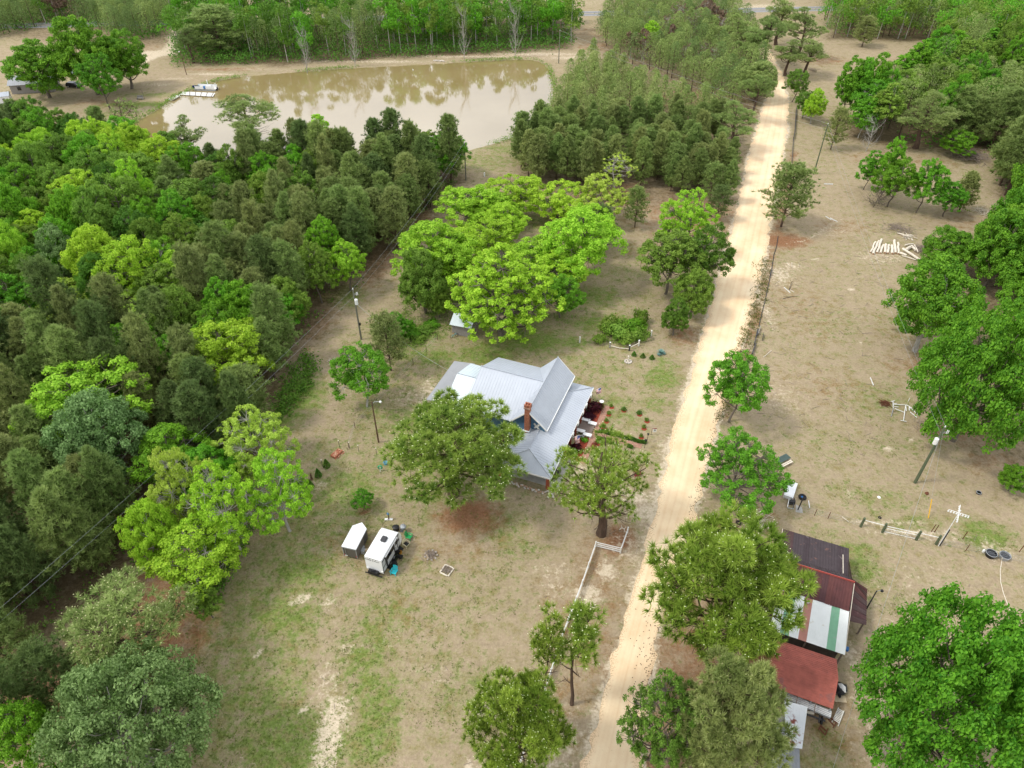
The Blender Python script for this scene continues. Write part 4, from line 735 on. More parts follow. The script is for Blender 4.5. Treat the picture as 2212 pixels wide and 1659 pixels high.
for lb, cx, cy_, w, H in [('grey leafless brush at the left foot of the mid-field clump', 1893, 428, 56, 4.5)]:
    X0, Y0, R0 = crown_at(cx, cy_, w, H, .5); tree('brush', 'dead_brush', lb, 'dead brush', X0, Y0, H, R0, None, 'barkgrey')

# ---------------------------------------------------------------- woods: every tree that can be told apart is a thing; the far rest is one stuff object each
def scatter(poly, sp, seed, jit=.36, avoid=1.0):
    P = np.array(G(poly)); g = np.random.default_rng(seed); o = []
    for i, xx in enumerate(np.arange(P[:, 0].min(), P[:, 0].max(), sp)):
        for yy in np.arange(P[:, 1].min(), P[:, 1].max(), sp):
            a, b = xx + g.uniform(-jit, jit)*sp, yy + (i % 2)*sp/2 + g.uniform(-jit, jit)*sp; o.append((a, b))
    o = np.array(o); o = o[inpoly(o[:, 0], o[:, 1], P)]
    res = []
    for a, b in o:
        u, v = proj((a, b, 6)); u2, v2 = proj((a, b, 0))
        if u < -130 or u > 2340 or v > 1790 or v2 < -95: continue
        if any((a-p)**2 + (b-q)**2 < (r*avoid)**2 for p, q, r in placed): continue
        if inpoly(np.array([a]), np.array([b]), POND)[0] or inpoly(np.array([a]), np.array([b]), ROAD)[0]: continue
        if dline(np.array([a]), np.array([b]), roadL)[0] < 2.5 or dline(np.array([a]), np.array([b]), roadR)[0] < 2.5: continue
        res.append((a, b))
    return res
CAND = {'pine_tree': [], 'broadleaf_tree': []}
def wood(tag, poly, sp, seed, kinds, phrase, group, avoid=1.0, cond=None):
    g = np.random.default_rng(seed+500)
    ws = np.array([k[0] for k in kinds], float); ws /= ws.sum()
    for a, b in scatter(poly, sp, seed, avoid=avoid):
        if cond and not cond(a, b): continue
        nz_ = vn(np.array([a]), np.array([b]), 16, seed)[0]; k = kinds[min(len(kinds)-1, int(np.searchsorted(np.cumsum(ws), np.clip(.5 + (nz_-.5)*1.3 + g.normal()*.16, 0, .999))))]
        _, protos, H, R, lm, bk, nm, adj = k
        CAND[nm].append((depth((a, b, 0)), a, b, protos[g.integers(len(protos))], H*g.uniform(.78, 1.16), R*g.uniform(.8, 1.18), lm[g.integers(len(lm))] if isinstance(lm, (list, tuple)) else lm, bk, adj + ' ' + phrase, group))
YP = ['yp%d' % i for i in range(5)]
pk_ = lambda w, R=2.9, H=11, lm=('pine', 'pine2', 'pine'), adj='pine': (w, YP, H, R, lm, 'bark', PN, adj)
bk_ = lambda w, H=13, R=4, lm=('mid', 'green', 'mid', 'deep'), adj='green broadleaf tree', pr=('lob0', 'lob1', 'lob2', 'lob3', 'oak0', 'oak2'), bk='barkgrey': (w, list(pr), H, R, lm, bk, BL, adj)
LEFTB = np.array(G([(560, 420), (420, 700), (60, 760), (-900, 760), (-900, 200), (0, 200), (330, 300)])); isb = lambda a, b: bool(inpoly(np.array([a]), np.array([b]), LEFTB)[0])
wood('LP', FORL, 5.0, 1, [pk_(4, 2.9, 13, ('pine', 'pine2', 'pine'), 'olive green pine'), pk_(3, 2.8, 14.5, ('pine2', 'pine', 'pinedark'), 'tall olive pine'), bk_(1.3, 12.5, 4.2, ('mid', 'green'), 'green leafy tree')], '', 'trees of the left wood', cond=lambda a, b: not isb(a, b))
wood('L', FORL, 6.0, 1, [pk_(1.0, 3.1, 11.5, ('pine', 'pine2', 'pinedark'), 'dark green pine'), bk_(2.6, 14, 4.5, ('mid', 'green', 'deep', 'mid'), 'green leafy tree'), bk_(2.2, 15, 5.0, ('green', 'lime', 'mid'), 'bright green leafy tree')], '', 'trees of the left wood', cond=isb)
PL = [(1110, 392), (1090, 372), (1130, 335), (1165, 300), (1212, 240), (1240, 160), (1285, 150), (1400, 215), (1530, 262), (1590, 300), (1612, 330), (1592, 425), (1550, 450), (1500, 425), (1440, 440), (1400, 400), (1350, 430), (1290, 420), (1240, 435), (1180, 418)]
wood('C', PL, 4.5, 2, [pk_(5, 2.35, 10.5, ('pine', 'pine2', 'pine'), 'green plantation pine')], 'in the stand between the pond and the sand road', 'pines between pond and road')
wood('F', [(1330, 128), (1290, 100), (1310, 55), (1330, 30), (1600, 28), (1600, 60), (1625, 110), (1650, 170), (1640, 240), (1560, 235), (1450, 180)], 4.9, 3, [pk_(4, 2.9, 11, ('pine', 'pinedark', 'pine'), 'dark green pine'), bk_(.45, 10, 3, ('dead',), 'bare reddish tree', ('sparse0', 'sparse1'), 'barkpale')], 'in the far stand beyond the power line', 'trees of the far stand beyond the power line')
wood('T', [(400, 128), (600, 136), (760, 126), (900, 118), (1050, 107), (1235, 96), (1238, 44), (372, 46), (380, 100)], 5.4, 4, [pk_(1.6, 3.0, 15, ('pine', 'pinedark'), 'tall dark pine'), bk_(2.2, 17, 3.9, ('deep', 'mid', 'deep', 'green'), 'tall green tree with pale stem', ('tall0', 'tall1', 'tall2'), 'barkpale'), bk_(1.0, 15, 4.0, ('deep', 'green'), 'dark green leafy tree')], 'in the wood behind the pond dam', 'trees behind the pond dam')
wood('TL', [(-60, 84), (30, 72), (160, 40), (255, 88), (335, 84), (372, 62), (385, -40), (-60, -40)], 5.0, 5, [pk_(3, 3.2, 12, ('pinedark', 'pine'), 'dark pine'), bk_(.8, 11, 3.4, ('dead', 'deep'), 'brownish thin tree', ('sparse0', 'sparse1', 'lob0'), 'barkgrey')], 'at the far top left beyond the sandy track', 'trees at the far top left')
RTP = [(1790, 82), (1990, 86), (2040, 138), (1985, 185), (1900, 225), (1850, 262), (1858, 300), (1960, 318), (2060, 322), (2145, 328), (2160, 425), (2240, 448), (2420, 450), (2420, -40), (1760, -40)]
wood('RT', RTP, 5.4, 6, [pk_(2.2, 3.9, 16, ('pine', 'pinedark', 'pine'), 'dark olive pine'), bk_(2.0, 17, 4.6, ('green', 'mid', 'green'), 'bright green leafy tree', ('lob0', 'lob1', 'tall0', 'tall2', 'lob3')), pk_(1.2, 3.9, 15, ('pine',), 'dark olive pine')], 'in the wood at the upper right', 'trees of the upper right wood')
wood('RE', [(2150, 470), (2130, 600), (2180, 700), (2230, 900), (2420, 1000), (2420, 440)], 6.6, 7, [bk_(1, 17, 6.0, ('oak',), 'green oak-like tree', ('oak0', 'oak1', 'oak2', 'oak3'))], 'packed behind the field oaks at the right edge', 'trees behind the right field oaks')
n_ind = {}
LM = [(112, 640, 'left one of the pale lime pair'), (275, 675, 'right one of the pale lime pair'), (185, 840, 'huge lime crown'), (215, 960, 'silvery grey green tree'), (488, 742, 'big lime tree in the pines'), (172, 425, 'yellow green crown in the left wood'), (535, 262, 'umbrella-shaped pine'), (690, 285, 'bright tree top against the pond'), (745, 562, 'lone tree above the transformer pole'), (350, 560, 'bright crown with pale limbs'), (440, 1150, 'lower left lime clump'), (262, 1400, 'wide bottom left pine'), (900, 340, 'pine tips against the pond'), (560, 960, 'topmost tree of the lime clump'),
      (30, 210, 'white shed at the far left'), (1338, 368, 'almost bare pale tree'), (1585, 265, 'broad pine by the road'), (1110, 385, 'rounded lime tree by the pond bank'), (1205, 130, 'pole at the dam end'), (1405, 72, 'single bright tree in the far pines'), (1632, 205, 'open pine at the bend'), (1455, 370, 'narrow young pine in the gap'), (460, 95, 'massive dark pine at the dam'), (655, 108, 'leaning white trunk'), (760, 92, 'left bare tree behind the dam'), (1000, 70, 'tall bare white tree'), (1112, 66, 'bare tree near the dam pole'), (1285, 50, 'pole behind the dam'),
      (160, 110, 'tallest dark oak'), (1878, 68, 'single pine in the clearing'), (1872, 170, 'tall far right clump'), (2010, 265, 'large round far right pine'), (2080, 330, 'limb heap at the upper wood'), (2180, 440, 'oak at the right edge'), (2138, 820, 'largest right edge oak'), (1735, 60, 'large pine above the bend')]
ORD = ['', 'second', 'third', 'fourth', 'fifth', 'sixth', 'seventh', 'eighth', 'ninth', 'tenth', 'eleventh', 'twelfth']
def name_them(lst):                                       # a label from the nearest landmark, the side of it and the count outwards
    inf = []
    for c in lst:
        u, v = proj((c[1], c[2], c[4]*.6)); k = min(range(len(LM)), key=lambda i: (LM[i][0]-u)**2 + (LM[i][1]-v)**2); dx, dy = u-LM[k][0], LM[k][1]-v; o = int(((math.atan2(dy, dx) + pi/8) // (pi/4)) % 8); inf.append((k, o, math.hypot(dx, dy), c))
    cnt = {}; res = []
    for k, o, d, c in sorted(inf, key=lambda q: q[2]):
        adj = c[8].split(' in the ')[0].split(' at the ')[0].split(' packed ')[0].strip(); key = (k, o, adj); i = cnt.get(key, 0); cnt[key] = i+1
        side = ['right of', 'upper right of', 'above', 'upper left of', 'left of', 'lower left of', 'below', 'lower right of'][o]
        lb = (ORD[i] + ' ' + adj if i < len(ORD) else (['farther', 'distant', 'remote', 'faraway', 'outlying', 'outer', 'utmost', 'last but one', 'farthest'][min(8, (i-len(ORD))//1)] + ' ' + adj)).strip() + ' ' + side + ' the ' + LM[k][2]; res.append(c[:8] + (lb, c[9]))
    return res
far = {}
for nm, lst in CAND.items():
    lst.sort(key=lambda c: c[0]); lim = 296 - sum(1 for t in T1 if t[8] == nm or (nm == BL and t[8] == OAKB)); n_ind[nm] = (len(lst), lim)
    for c in name_them(lst[:lim]):
        tree(c[3], nm, c[8], 'pine tree' if nm == PN else 'tree', c[1], c[2], c[4], c[5], c[6], c[7], group=c[9])
    for c in lst[lim:]: far.setdefault((nm, c[6]), []).append(c)
print('TREES', n_ind, {k: len(v) for k, v in far.items()})
def far_mesh(nm, lst, key):
    g = np.random.default_rng(11); fo = MB(); tw = MB()
    for (_, a, b, pk2, H, R, lm, bk, lb, gr) in lst:
        hb = H*.2; n = 820
        if nm == PN:
            t = g.random(n)**.8; rr = 1.3*R*(1-t)**.42*g.uniform(.35, 1.05, n)*(1+.25*np.sin(t*9+g.uniform(0,6))); an = g.uniform(0, 2*pi, n); P = np.column_stack([a + rr*np.cos(an), b + rr*np.sin(an), hb + (H*.93-hb)*t]); Nn = unit(np.column_stack([np.cos(an), np.sin(an), np.full(n, .8)]) + g.normal(size=(n, 3))*.5)
            leaves(fo, P, Nn, .26, g, np.clip(.5 + g.normal(size=n)*.2 + g.normal()*.1, 0, 1), .35)
        else:
            n = 760; k = 12; Cc = np.column_stack([g.normal(size=(k, 2))*R*.42 + [a, b], g.uniform(hb+1, H-1.5, k)]); j = g.integers(0, k, n); D = sphere_dirs(n, g, -.5)
            P = Cc[j] + D*R*.42*g.uniform(.6, 1, (n, 1)); leaves(fo, P, unit(D + g.normal(size=(n, 3))*.5), .34, g, np.clip(.5 + g.normal(size=n)*.18 + (j % 3-1)*.08, 0, 1))
        tw.tube([(a, b, -.2), (a + g.normal()*.3, b, H*.8)], [.17, .05], n=5, cap=False)
    fo.add([(0, 0, -50)]*3, None, [(0, 1, 2)]) if False else None
    n_ = 'distant_pine_crowns' if nm == PN else 'distant_tree_crowns'
    o = link(n_, fo.mesh(n_, M[key], tint=True)); o['kind'] = 'stuff'
    o2 = link('distant_tree_trunks', tw.mesh('distant_tree_trunks', M['bark' if nm == PN else 'barkpale'])); o2['kind'] = 'stuff'
for (nm, key), lst in far.items(): far_mesh(nm, lst, key)
print('ORDER', [c for c in ()])

# ================================================================ buildings
def textmesh(name, cu, parent, loc, rot):
    t = bpy.data.objects.new('tmp_text', cu); COL.objects.link(t); dg = bpy.context.evaluated_depsgraph_get(); dg.update()
    me = bpy.data.meshes.new_from_object(t.evaluated_get(dg)); me.name = name; bpy.data.objects.remove(t); return link(name, me, parent, loc, rot)
def h(u, v, z): return (u, -v, z)
def roof_face(parent, pts, m, spacing=.45, label=None, th=.07, rib=(.045, .032), name='roof', dirv=None, ribm=None):
    P = np.array(pts, float); n = np.cross(P[1]-P[0], P[2]-P[0]); n /= np.linalg.norm(n); n = -n if n[2] < 0 else n
    o = part(name, MB().slab(P, th), m, parent, label)
    d = np.array([0, 0, -1.]) - n*(-n[2]) if dirv is None else np.array(dirv, float); d /= np.linalg.norm(d); c = np.cross(n, d)
    s = P @ c; mb = MB(); cnt = 0
    for sv in np.arange(s.min() + spacing*.5, s.max(), spacing):
        hit = []
        for i in range(len(P)):
            a, b = P[i], P[(i+1) % len(P)]; sa, sb = s[i]-sv, s[(i+1) % len(P)]-sv
            if sa*sb < 0: hit.append(a + (b-a)*sa/(sa-sb))
        if len(hit) == 2 and np.linalg.norm(hit[0]-hit[1]) > .15:
            a, b = hit; x_ = c; y_ = n; dz = (b-a)/np.linalg.norm(b-a); L_ = np.linalg.norm(b-a) - .02
            mb.box((a+b)/2 + n*rib[1]*.5, (rib[0], rib[1], L_), R=np.column_stack([x_, y_, dz])); cnt += 1
    if cnt: part('roof_seam', mb, ribm or m, o, kind='stuff')
    return o
def trim(parent, a, b, m, w=.12, hh=.16, name='trim'): return part(name, MB().bar(a, b, w, hh), m, parent)
MT = {}
MT['roof'] = mat('metal_roof_grey', (.47, .505, .56), .5, .05, .6, spec=.4)
MT['roofw'] = mat('metal_roof_white', (.66, .74, .77), .5, .05, .6, spec=.5)
MT['rooff'] = mat('flat_roof_grey', (.36, .37, .39), .8, .06, .8)
MT['blue'] = mat('blue_siding', (.085, .19, .30), .7, .1, 2, stretch=(1, 1, 9))
MT['white'] = mat('white_paint', (.80, .80, .78), .55, .05, 3)
MT['whitew'] = mat('white_weathered', (.76, .75, .70), .7, .12, 4, col2=(.45, .42, .36), thr=.66)
MT['black'] = mat('black_plastic', (.012, .012, .013), .5, .1, 3)
MT['dark'] = mat('dark_grey', (.05, .05, .055), .5, .1, 3)
MT['steel'] = mat('galvanised_steel', (.42, .44, .46), .45, .15, 6, metal=.5)
MT['redpost'] = mat('brick_red_post', (.30, .07, .035), .8, .15, 6)
MT['wood'] = mat('weathered_wood', (.20, .155, .13), .9, .3, 5, stretch=(1, 1, 8))
MT['woodgrey'] = mat('grey_board_wood', (.30, .28, .26), .9, .3, 4, stretch=(8, 1, 1))
MT['woodpole'] = mat('pole_wood', (.17, .17, .13), .9, .25, 3, stretch=(1, 1, .3))
MT['woodbrown'] = mat('pole_wood_brown', (.13, .075, .045), .9, .25, 3, stretch=(1, 1, .3))
MT['postgreen'] = mat('treated_post', (.10, .125, .07), .9, .25, 5)
MT['tan'] = mat('tan_board', (.62, .50, .33), .8, .12, 4)
MT['concrete'] = mat('concrete', (.42, .40, .36), .95, .15, 2)
MT['brickpave'] = None
MT['glass'] = mat('dark_glass', (.01, .012, .015), .08, .0, 1, spec=.8)
MT['rubber'] = mat('rubber', (.015, .015, .017), .8, .15, 8)
MT['mulch'] = mat('red_mulch', (.30, .055, .028), .98, .4, 9, col2=(.16, .03, .02), thr=.55, bump=1)
MT['rock'] = mat('pale_rock', (.55, .50, .44), .95, .25, 2)
MT['rockt'] = mat('tan_rock', (.50, .32, .22), .95, .25, 2)
MT['rust'] = mat('rusty_steel', (.14, .05, .025), .9, .3, 6)
MT['turq'] = mat('turquoise_plastic', (.02, .50, .56), .45, .05, 2)
MT['chgreen'] = mat('green_plastic', (.02, .32, .09), .45, .05, 2)
MT['cream'] = mat('cream_wicker', (.72, .66, .42), .6, .1, 8)
MT['bluep'] = mat('blue_plastic', (.03, .17, .45), .45, .05, 2)
MT['navy'] = mat('navy_fabric', (.01, .02, .09), .8, .05, 2)
MT['orange'] = mat('orange_plastic', (.55, .26, .03), .5, .05, 2)
MT['yellow'] = mat('yellow_plastic', (.75, .42, .02), .5, .05, 2)
MT['red'] = mat('flag_red', (.45, .02, .03), .8, .03, 2)
MT['flagblue'] = mat('flag_blue', (.05, .07, .25), .8, .03, 2)
MT['bone'] = mat('bleached_wood', (.70, .63, .52), .9, .2, 4)
MT['twig'] = mat('dead_twigs', (.27, .22, .18), .95, .3, 6)
MT['endgrain'] = mat('cut_wood_end', (.36, .22, .13), .9, .15, 8)
def brickmat(name, c1, c2, mo, sc, coord='Object', rot=(0, 0, 0)):
    m, t, b = nodemat(name); n = t.nodes.new; l = t.links.new; tc = n('ShaderNodeTexCoord'); mp = n('ShaderNodeMapping'); mp.inputs['Rotation'].default_value = rot; l(tc.outputs[coord], mp.inputs[0])
    k = n('ShaderNodeTexBrick'); k.inputs['Scale'].default_value = sc; k.inputs['Color1'].default_value = (*c1, 1); k.inputs['Color2'].default_value = (*c2, 1); k.inputs['Mortar'].default_value = (*mo, 1); k.inputs['Mortar Size'].default_value = .018; l(mp.outputs[0], k.inputs[0])
    nz = n('ShaderNodeTexNoise'); nz.inputs['Scale'].default_value = 4; nz.inputs['Detail'].default_value = 6; l(tc.outputs[coord], nz.inputs[0]); r = n('ShaderNodeMapRange'); r.inputs[1].default_value = .3; r.inputs[2].default_value = .7; r.inputs[3].default_value = .75; r.inputs[4].default_value = 1.2; l(nz.outputs[0], r.inputs[0])
    hs = n('ShaderNodeHueSaturation'); l(k.outputs[0], hs.inputs['Color']); l(r.outputs[0], hs.inputs['Value']); l(hs.outputs[0], b.inputs['Base Color']); b.inputs['Roughness'].default_value = .92
    bp = n('ShaderNodeBump'); bp.inputs['Strength'].default_value = .6; bp.inputs['Distance'].default_value = .02; l(k.outputs[1], bp.inputs['Height']); bp.invert = True; l(bp.outputs[0], b.inputs['Normal']); return m
MT['brickv'] = brickmat('chimney_brick', (.44, .15, .075), (.33, .10, .05), (.42, .30, .23), 5.5, rot=(pi/2, 0, 0))
MT['brickpave'] = brickmat('brick_paving', (.46, .235, .165), (.37, .165, .11), (.40, .33, .25), 4.2)

HU = thing('farmhouse', 'white-grey metal-roofed farmhouse with blue gables, brick chimney and long front porch', 'house', (5.222, 65.217, 0), radians(68.588))
# walls (blue clapboard), each wing one prism, lap boards on the visible gable
part('wall', MB().prism([(7.2, 3.3), (19.0, 3.3), (19.0, 8.2), (7.2, 8.2)], 0, 4.3), MT['blue'], HU)
part('wall', MB().prism([(8.4, 8.3), (19.0, 8.3), (19.0, 15.4), (8.4, 15.4)], 0, 4.1), MT['blue'], HU)
part('wall', MB().prism([(8.9, 15.5), (16.2, 15.5), (16.2, 18.9), (8.9, 18.9)], 0, 3.9), MT['blue'], HU)
gw = MB().slab([h(6.95, -8.1, 3.3), h(6.95, -3.4, 3.3), h(6.95, -3.4, 4.95), h(6.95, -5.7, 7.45), h(6.95, -8.1, 4.95)], .15); GW = part('gable_wall', gw, MT['blue'], HU)
sd = MB()
for i in range(18):
    zz = 3.9 + i*.2; w2 = 2.35 if zz < 4.9 else max(.1, 2.3*(7.4-zz)/2.55); sd.box((6.93, 5.74, zz), (.05, 2*w2, .035))
part('siding_lap', sd, MT['blue'], GW, kind='stuff')
orn = MB()
for i, (a, b, s_) in enumerate([(-4.6, 4.75, .42), (-4.3, 5.05, .3), (-4.85, 5.1, .3), (-4.35, 4.5, .3), (-4.8, 4.45, .25)]): orn.box((6.86, -a, b), (.05, s_, s_), R=np.array([[1, 0, 0], [0, cos(.78), -sin(.78)], [0, sin(.78), cos(.78)]]))
part('wall_ornament', orn, MT['whitew'], GW)
part('gable_wall', MB().slab([h(19.1, -8.1, 3.3), h(19.1, -3.4, 3.3), h(19.1, -3.4, 4.95), h(19.1, -5.7, 7.45), h(19.1, -8.1, 4.95)], .15), MT['blue'], HU)
part('gable_wall', MB().slab([h(8.35, -15.45, 3.3), h(19.0, -15.45, 3.9), h(13.3, -15.45, 7.2), h(8.35, -15.45, 4.6)], .15), MT['blue'], HU)
dw = MB().slab([h(8.3, -14.6, 1.2), h(8.3, -13.4, 1.2), h(8.3, -13.4, 2.7), h(8.3, -14.6, 2.7)], .06); win = part('window', dw, MT['glass'], HU); part('frame', MB().bar((8.2, 13.35, 2.75), (8.2, 14.65, 2.75), .1).bar((8.2, 13.35, 1.15), (8.2, 14.65, 1.15), .1).bar((8.2, 13.3, 1.1), (8.2, 13.3, 2.8), .1).bar((8.2, 14.7, 1.1), (8.2, 14.7, 2.8), .1).bar((8.19, 14.0, 1.1), (8.19, 14.0, 2.8), .05), MT['white'], win)
for uu, w_ in ((17.4, .9), (15.6, .9), (10.2, .9), (8.6, .9)):
    o_ = part('window', MB().box((uu, 3.22, 1.6), (w_, .06, 1.3)), MT['glass'], HU); part('frame', MB().box((uu, 3.18, 2.3), (w_+.2, .1, .1)).box((uu, 3.18, .9), (w_+.2, .1, .1)).box((uu-w_/2-.05, 3.18, 1.6), (.1, .1, 1.3)).box((uu+w_/2+.05, 3.18, 1.6), (.1, .1, 1.3)).box((uu, 3.17, 1.6), (w_, .06, .05)), MT['white'], o_)
do = part('door', MB().box((13.2, 3.22, 1.25), (1.0, .08, 2.1)), MT['whitew'], HU); part('handle', MB().box((12.85, 3.14, 1.2), (.06, .08, .12)), MT['dark'], do)
# roof: porch and carport slopes, hips, cross gable, main wing, rear wing
R_ = MT['roof']
roof_face(HU, [h(0, 0, 2.8), h(20.15, 0, 2.8), h(16.2, -2.9, 3.86), h(6.2, -2.9, 3.86), h(6.2, -4.1, 4.3), h(2.65, -4.1, 4.3)][:2] + [h(16.05, -3.1, 3.92), h(7.5, -3.1, 3.92), h(7.5, -4.1, 4.3), h(2.65, -4.1, 4.3)], R_) if False else None
roof_face(HU, [h(0, 0, 2.8), h(20.15, 0, 2.8), h(16.1, -3.3, 4.01), h(7.5, -3.3, 4.01), h(2.65, -3.3, 4.01)][:1] + [h(20.15, 0, 2.8), h(16.1, -3.3, 4.01), h(2.13, -3.3, 4.01)], R_, label='long porch roof slope facing the road')
roof_face(HU, [h(2.13, -3.303, 4.011), h(7.6, -3.303, 4.011), h(7.6, -4.1, 4.303), h(2.65, -4.1, 4.303)], R_)
roof_face(HU, [h(2.65, -4.1, 4.30), h(0, -8.25, 2.78), h(0, 0, 2.78)], R_, label='triangular hip end of the carport roof')
roof_face(HU, [h(2.65, -4.1, 4.30), h(7.6, -4.1, 4.30), h(7.6, -8.6, 2.66), h(.02, -8.25, 2.78)], R_)
roof_face(HU, [h(20.15, 0, 2.79), h(20.15, -8.5, 2.79), h(16.1, -8.5, 4.0), h(16.1, -3.3, 4.0)], R_)
roof_face(HU, [h(6.35, -5.7, 7.7), h(19.35, -5.7, 7.7), h(19.6, -2.97, 4.6), h(6.75, -2.97, 4.6)], R_, label='steep cross gable roof slope facing the road')
roof_face(HU, [h(6.35, -5.7, 7.7), h(19.35, -5.7, 7.7), h(19.6, -8.55, 4.6), h(6.75, -8.55, 4.6)], R_)
roof_face(HU, [h(13.3, -15.75, 7.5), h(13.3, -5.9, 7.5), h(6.9, -8.3, 4.4), h(6.9, -15.95, 4.4)], R_, label='broad front slope of the main roof')
roof_face(HU, [h(13.3, -15.75, 7.5), h(13.3, -5.9, 7.5), h(20.0, -8.3, 4.3), h(20.0, -15.8, 4.3)], R_)
roof_face(HU, [h(12.1, -19.25, 6.0), h(12.1, -15.85, 6.0), h(7.4, -15.85, 4.0), h(7.4, -19.25, 4.0)], MT['roofw'], label='brighter white slope of the rear wing')
roof_face(HU, [h(12.1, -19.25, 6.0), h(12.1, -15.85, 6.0), h(17.0, -15.85, 4.3), h(17.0, -19.25, 4.3)], MT['roofw'])
roof_face(HU, [h(8.2, -22.8, 2.8), h(18.3, -22.8, 2.8), h(18.3, -19.15, 3.3), h(8.2, -19.15, 3.3)], MT['rooff'], spacing=.22, rib=(.03, .03), label='low darker grey lean-to roof')
for a, b, w_ in [(h(6.3, -5.7, 7.74), h(19.4, -5.7, 7.74), .34), (h(13.3, -15.8, 7.54), h(13.3, -6.1, 7.54), .32), (h(2.6, -4.1, 4.35), h(7.0, -4.1, 4.35), .26), (h(12.1, -19.3, 6.03), h(12.1, -15.95, 6.03), .26), (h(0, 0, 2.84), h(2.65, -4.1, 4.35), .2), (h(0, -8.25, 2.82), h(2.65, -4.1, 4.35), .2), (h(20.15, 0, 2.84), h(16.1, -3.3, 4.05), .2)]:
    part('ridge_cap', MB().bar(a, b, w_, .05) if False else MB().bar(a, b, .05, w_), R_, HU)
for a, b in [(h(6.3, -5.7, 7.62), h(6.7, -2.95, 4.5)), (h(6.3, -5.7, 7.62), h(6.7, -8.57, 4.5)), (h(19.4, -5.7, 7.62), h(19.65, -2.95, 4.5)), (h(6.75, -2.93, 4.52), h(19.6, -2.93, 4.52)), (h(-.03, .03, 2.68), h(20.2, .03, 2.68)), (h(-.03, .0, 2.66), h(-.03, -8.25, 2.66)), (h(19.98, -8.3, 4.2), h(19.98, -15.8, 4.2))]: trim(HU, a, b, MT['white'], .1, .18, 'fascia')
# chimney
chm = MB().box((6.55, 5.82, 5.9), (.72, .72, 4.6)); CH = part('chimney', chm, MT['brickv'], HU)
part('chimney_cap', MB().box((6.55, 5.82, 8.3), (.92, .92, .22)).box((6.55, 5.82, 8.62), (.86, .14, .44)).box((6.27, 5.82, 8.64), (.14, .9, .46)).box((6.83, 5.82, 8.64), (.14, .9, .46)).box((6.55, 5.47, 8.62), (.5, .14, .44)).box((6.55, 6.17, 8.62), (.5, .14, .44)), MT['brickv'], CH)
part('flue', MB().box((6.55, 5.82, 8.46), (.4, .4, .1)), MT['black'], CH); part('flashing', MB().box((6.5, 5.82, 4.05), (.95, .95, .12)), MT['roofw'], CH)
# porch posts with white upper sleeves
for uu in (18.6, 16.2, 14.45, 11.95, 9.5):
    p_ = part('porch_post', MB().box((uu, .25, 1.15), (.34, .34, 2.3)), MT['redpost'], HU); part('post_sleeve', MB().box((uu, -.02, 2.42), (.62, .34, .5)), MT['white'], p_)
for uu, vv in ((.5, -.55), (7.2, -.35), (.5, -7.6), (19.8, -.35)): part('porch_post', MB().box((uu, -vv, 1.35), (.42, .42, 2.7)), MT['redpost'], HU)
part('porch_floor', MB().box((13.7, 1.8, .2), (12.6, 3.0, .4)), MT['woodgrey'], HU)
part('carport_beam', MB().bar(h(.15, -.5, 2.45), h(.15, -7.8, 2.45), .16, .22), MT['white'], HU)
# sport utility vehicle in the carport
def car(name, label, loc, rz, body, L_=4.6, W_=1.85, Hh=1.65):
    c = thing(name, label, 'car', loc, rz)
    b = MB(); 
    prof = [(-L_/2, .35), (-L_/2, .95), (-L_/2+.12, 1.05), (-L_/2+.35, Hh-.08), (-L_/2+.6, Hh), (L_*.08, Hh), (L_*.24, 1.08), (L_/2-.15, .92), (L_/2, .75), (L_/2, .35)]
    V = []; nP = len(prof)
    for s_, k in ((-1, 0), (1, 1)):
        for (a, z_) in prof: V.append((a, s_*(W_/2 - (.16 if z_ > 1.1 else 0)), z_))
    q = [(i, (i+1) % nP, nP+(i+1) % nP, nP+i) for i in range(nP)]; t = []
    import mathutils
    tri_ = mathutils.geometry.tessellate_polygon([[mathutils.Vector((a, 0, z_)) for a, z_ in prof]])
    t = [tuple(x_) for x_ in tri_] + [tuple(nP + j for j in x_[::-1]) for x_ in tri_]
    part('body', MB().add(V, q, t), body, c)
    part('windscreen', MB().slab([(L_*.09, -.7, Hh-.02), (L_*.23, -.78, 1.13), (L_*.23, .78, 1.13), (L_*.09, .7, Hh-.02)], .01).add([(L_*.1, -.68, Hh+.0), (L_*.245, -.76, 1.13), (L_*.245, .76, 1.13), (L_*.1, .68, Hh+.0)], [(0, 1, 2, 3)]), MT['glass'], c)
    for s_ in (-1, 1): part('side_window', MB().add([(-L_/2+.5, s_*(W_/2-.10), 1.12), (L_*.16, s_*(W_/2-.10), 1.12), (L_*.06, s_*(W_/2-.14), Hh-.1), (-L_/2+.6, s_*(W_/2-.14), Hh-.1)], [(0, 1, 2, 3)]), MT['glass'], c)
    for sx in (-1, 1):
        for sy in (-1, 1):
            Rm = np.array([[1, 0, 0], [0, 0, -1], [0, 1, 0]]); w = part('wheel', MB().torus((sx*L_*.31, sy*(W_/2-.04), .36), .26, .11, 16, 7, Rm=Rm), MT['rubber'], c)
            r = MB().lathe([(.0, -.04), (.2, -.04), (.2, .05), (.0, .05)], (sx*L_*.31, sy*(W_/2+.02), .36), 10, R=Rm)
            for j in range(5): r.bar((sx*L_*.31, sy*(W_/2+.06), .36), (sx*L_*.31 + .19*cos(j*1.257), sy*(W_/2+.06), .36 + .19*sin(j*1.257)), .05)
            part('rim', r, MT['steel'], w)
        part('bumper', MB().box((sx*(L_/2+.02), 0, .5), (.14, W_*.96, .24)), MT['dark'], c)
    for sy in (-1, 1): part('headlight', MB().box((L_/2-.03, sy*.68, .82), (.1, .32, .12)), MT['white'], c)
    return c
Hr = rotz(radians(68.588)); HP = lambda u, v, z=0.: np.array([5.222, 65.217, 0]) + Hr @ np.array([u, -v, z])
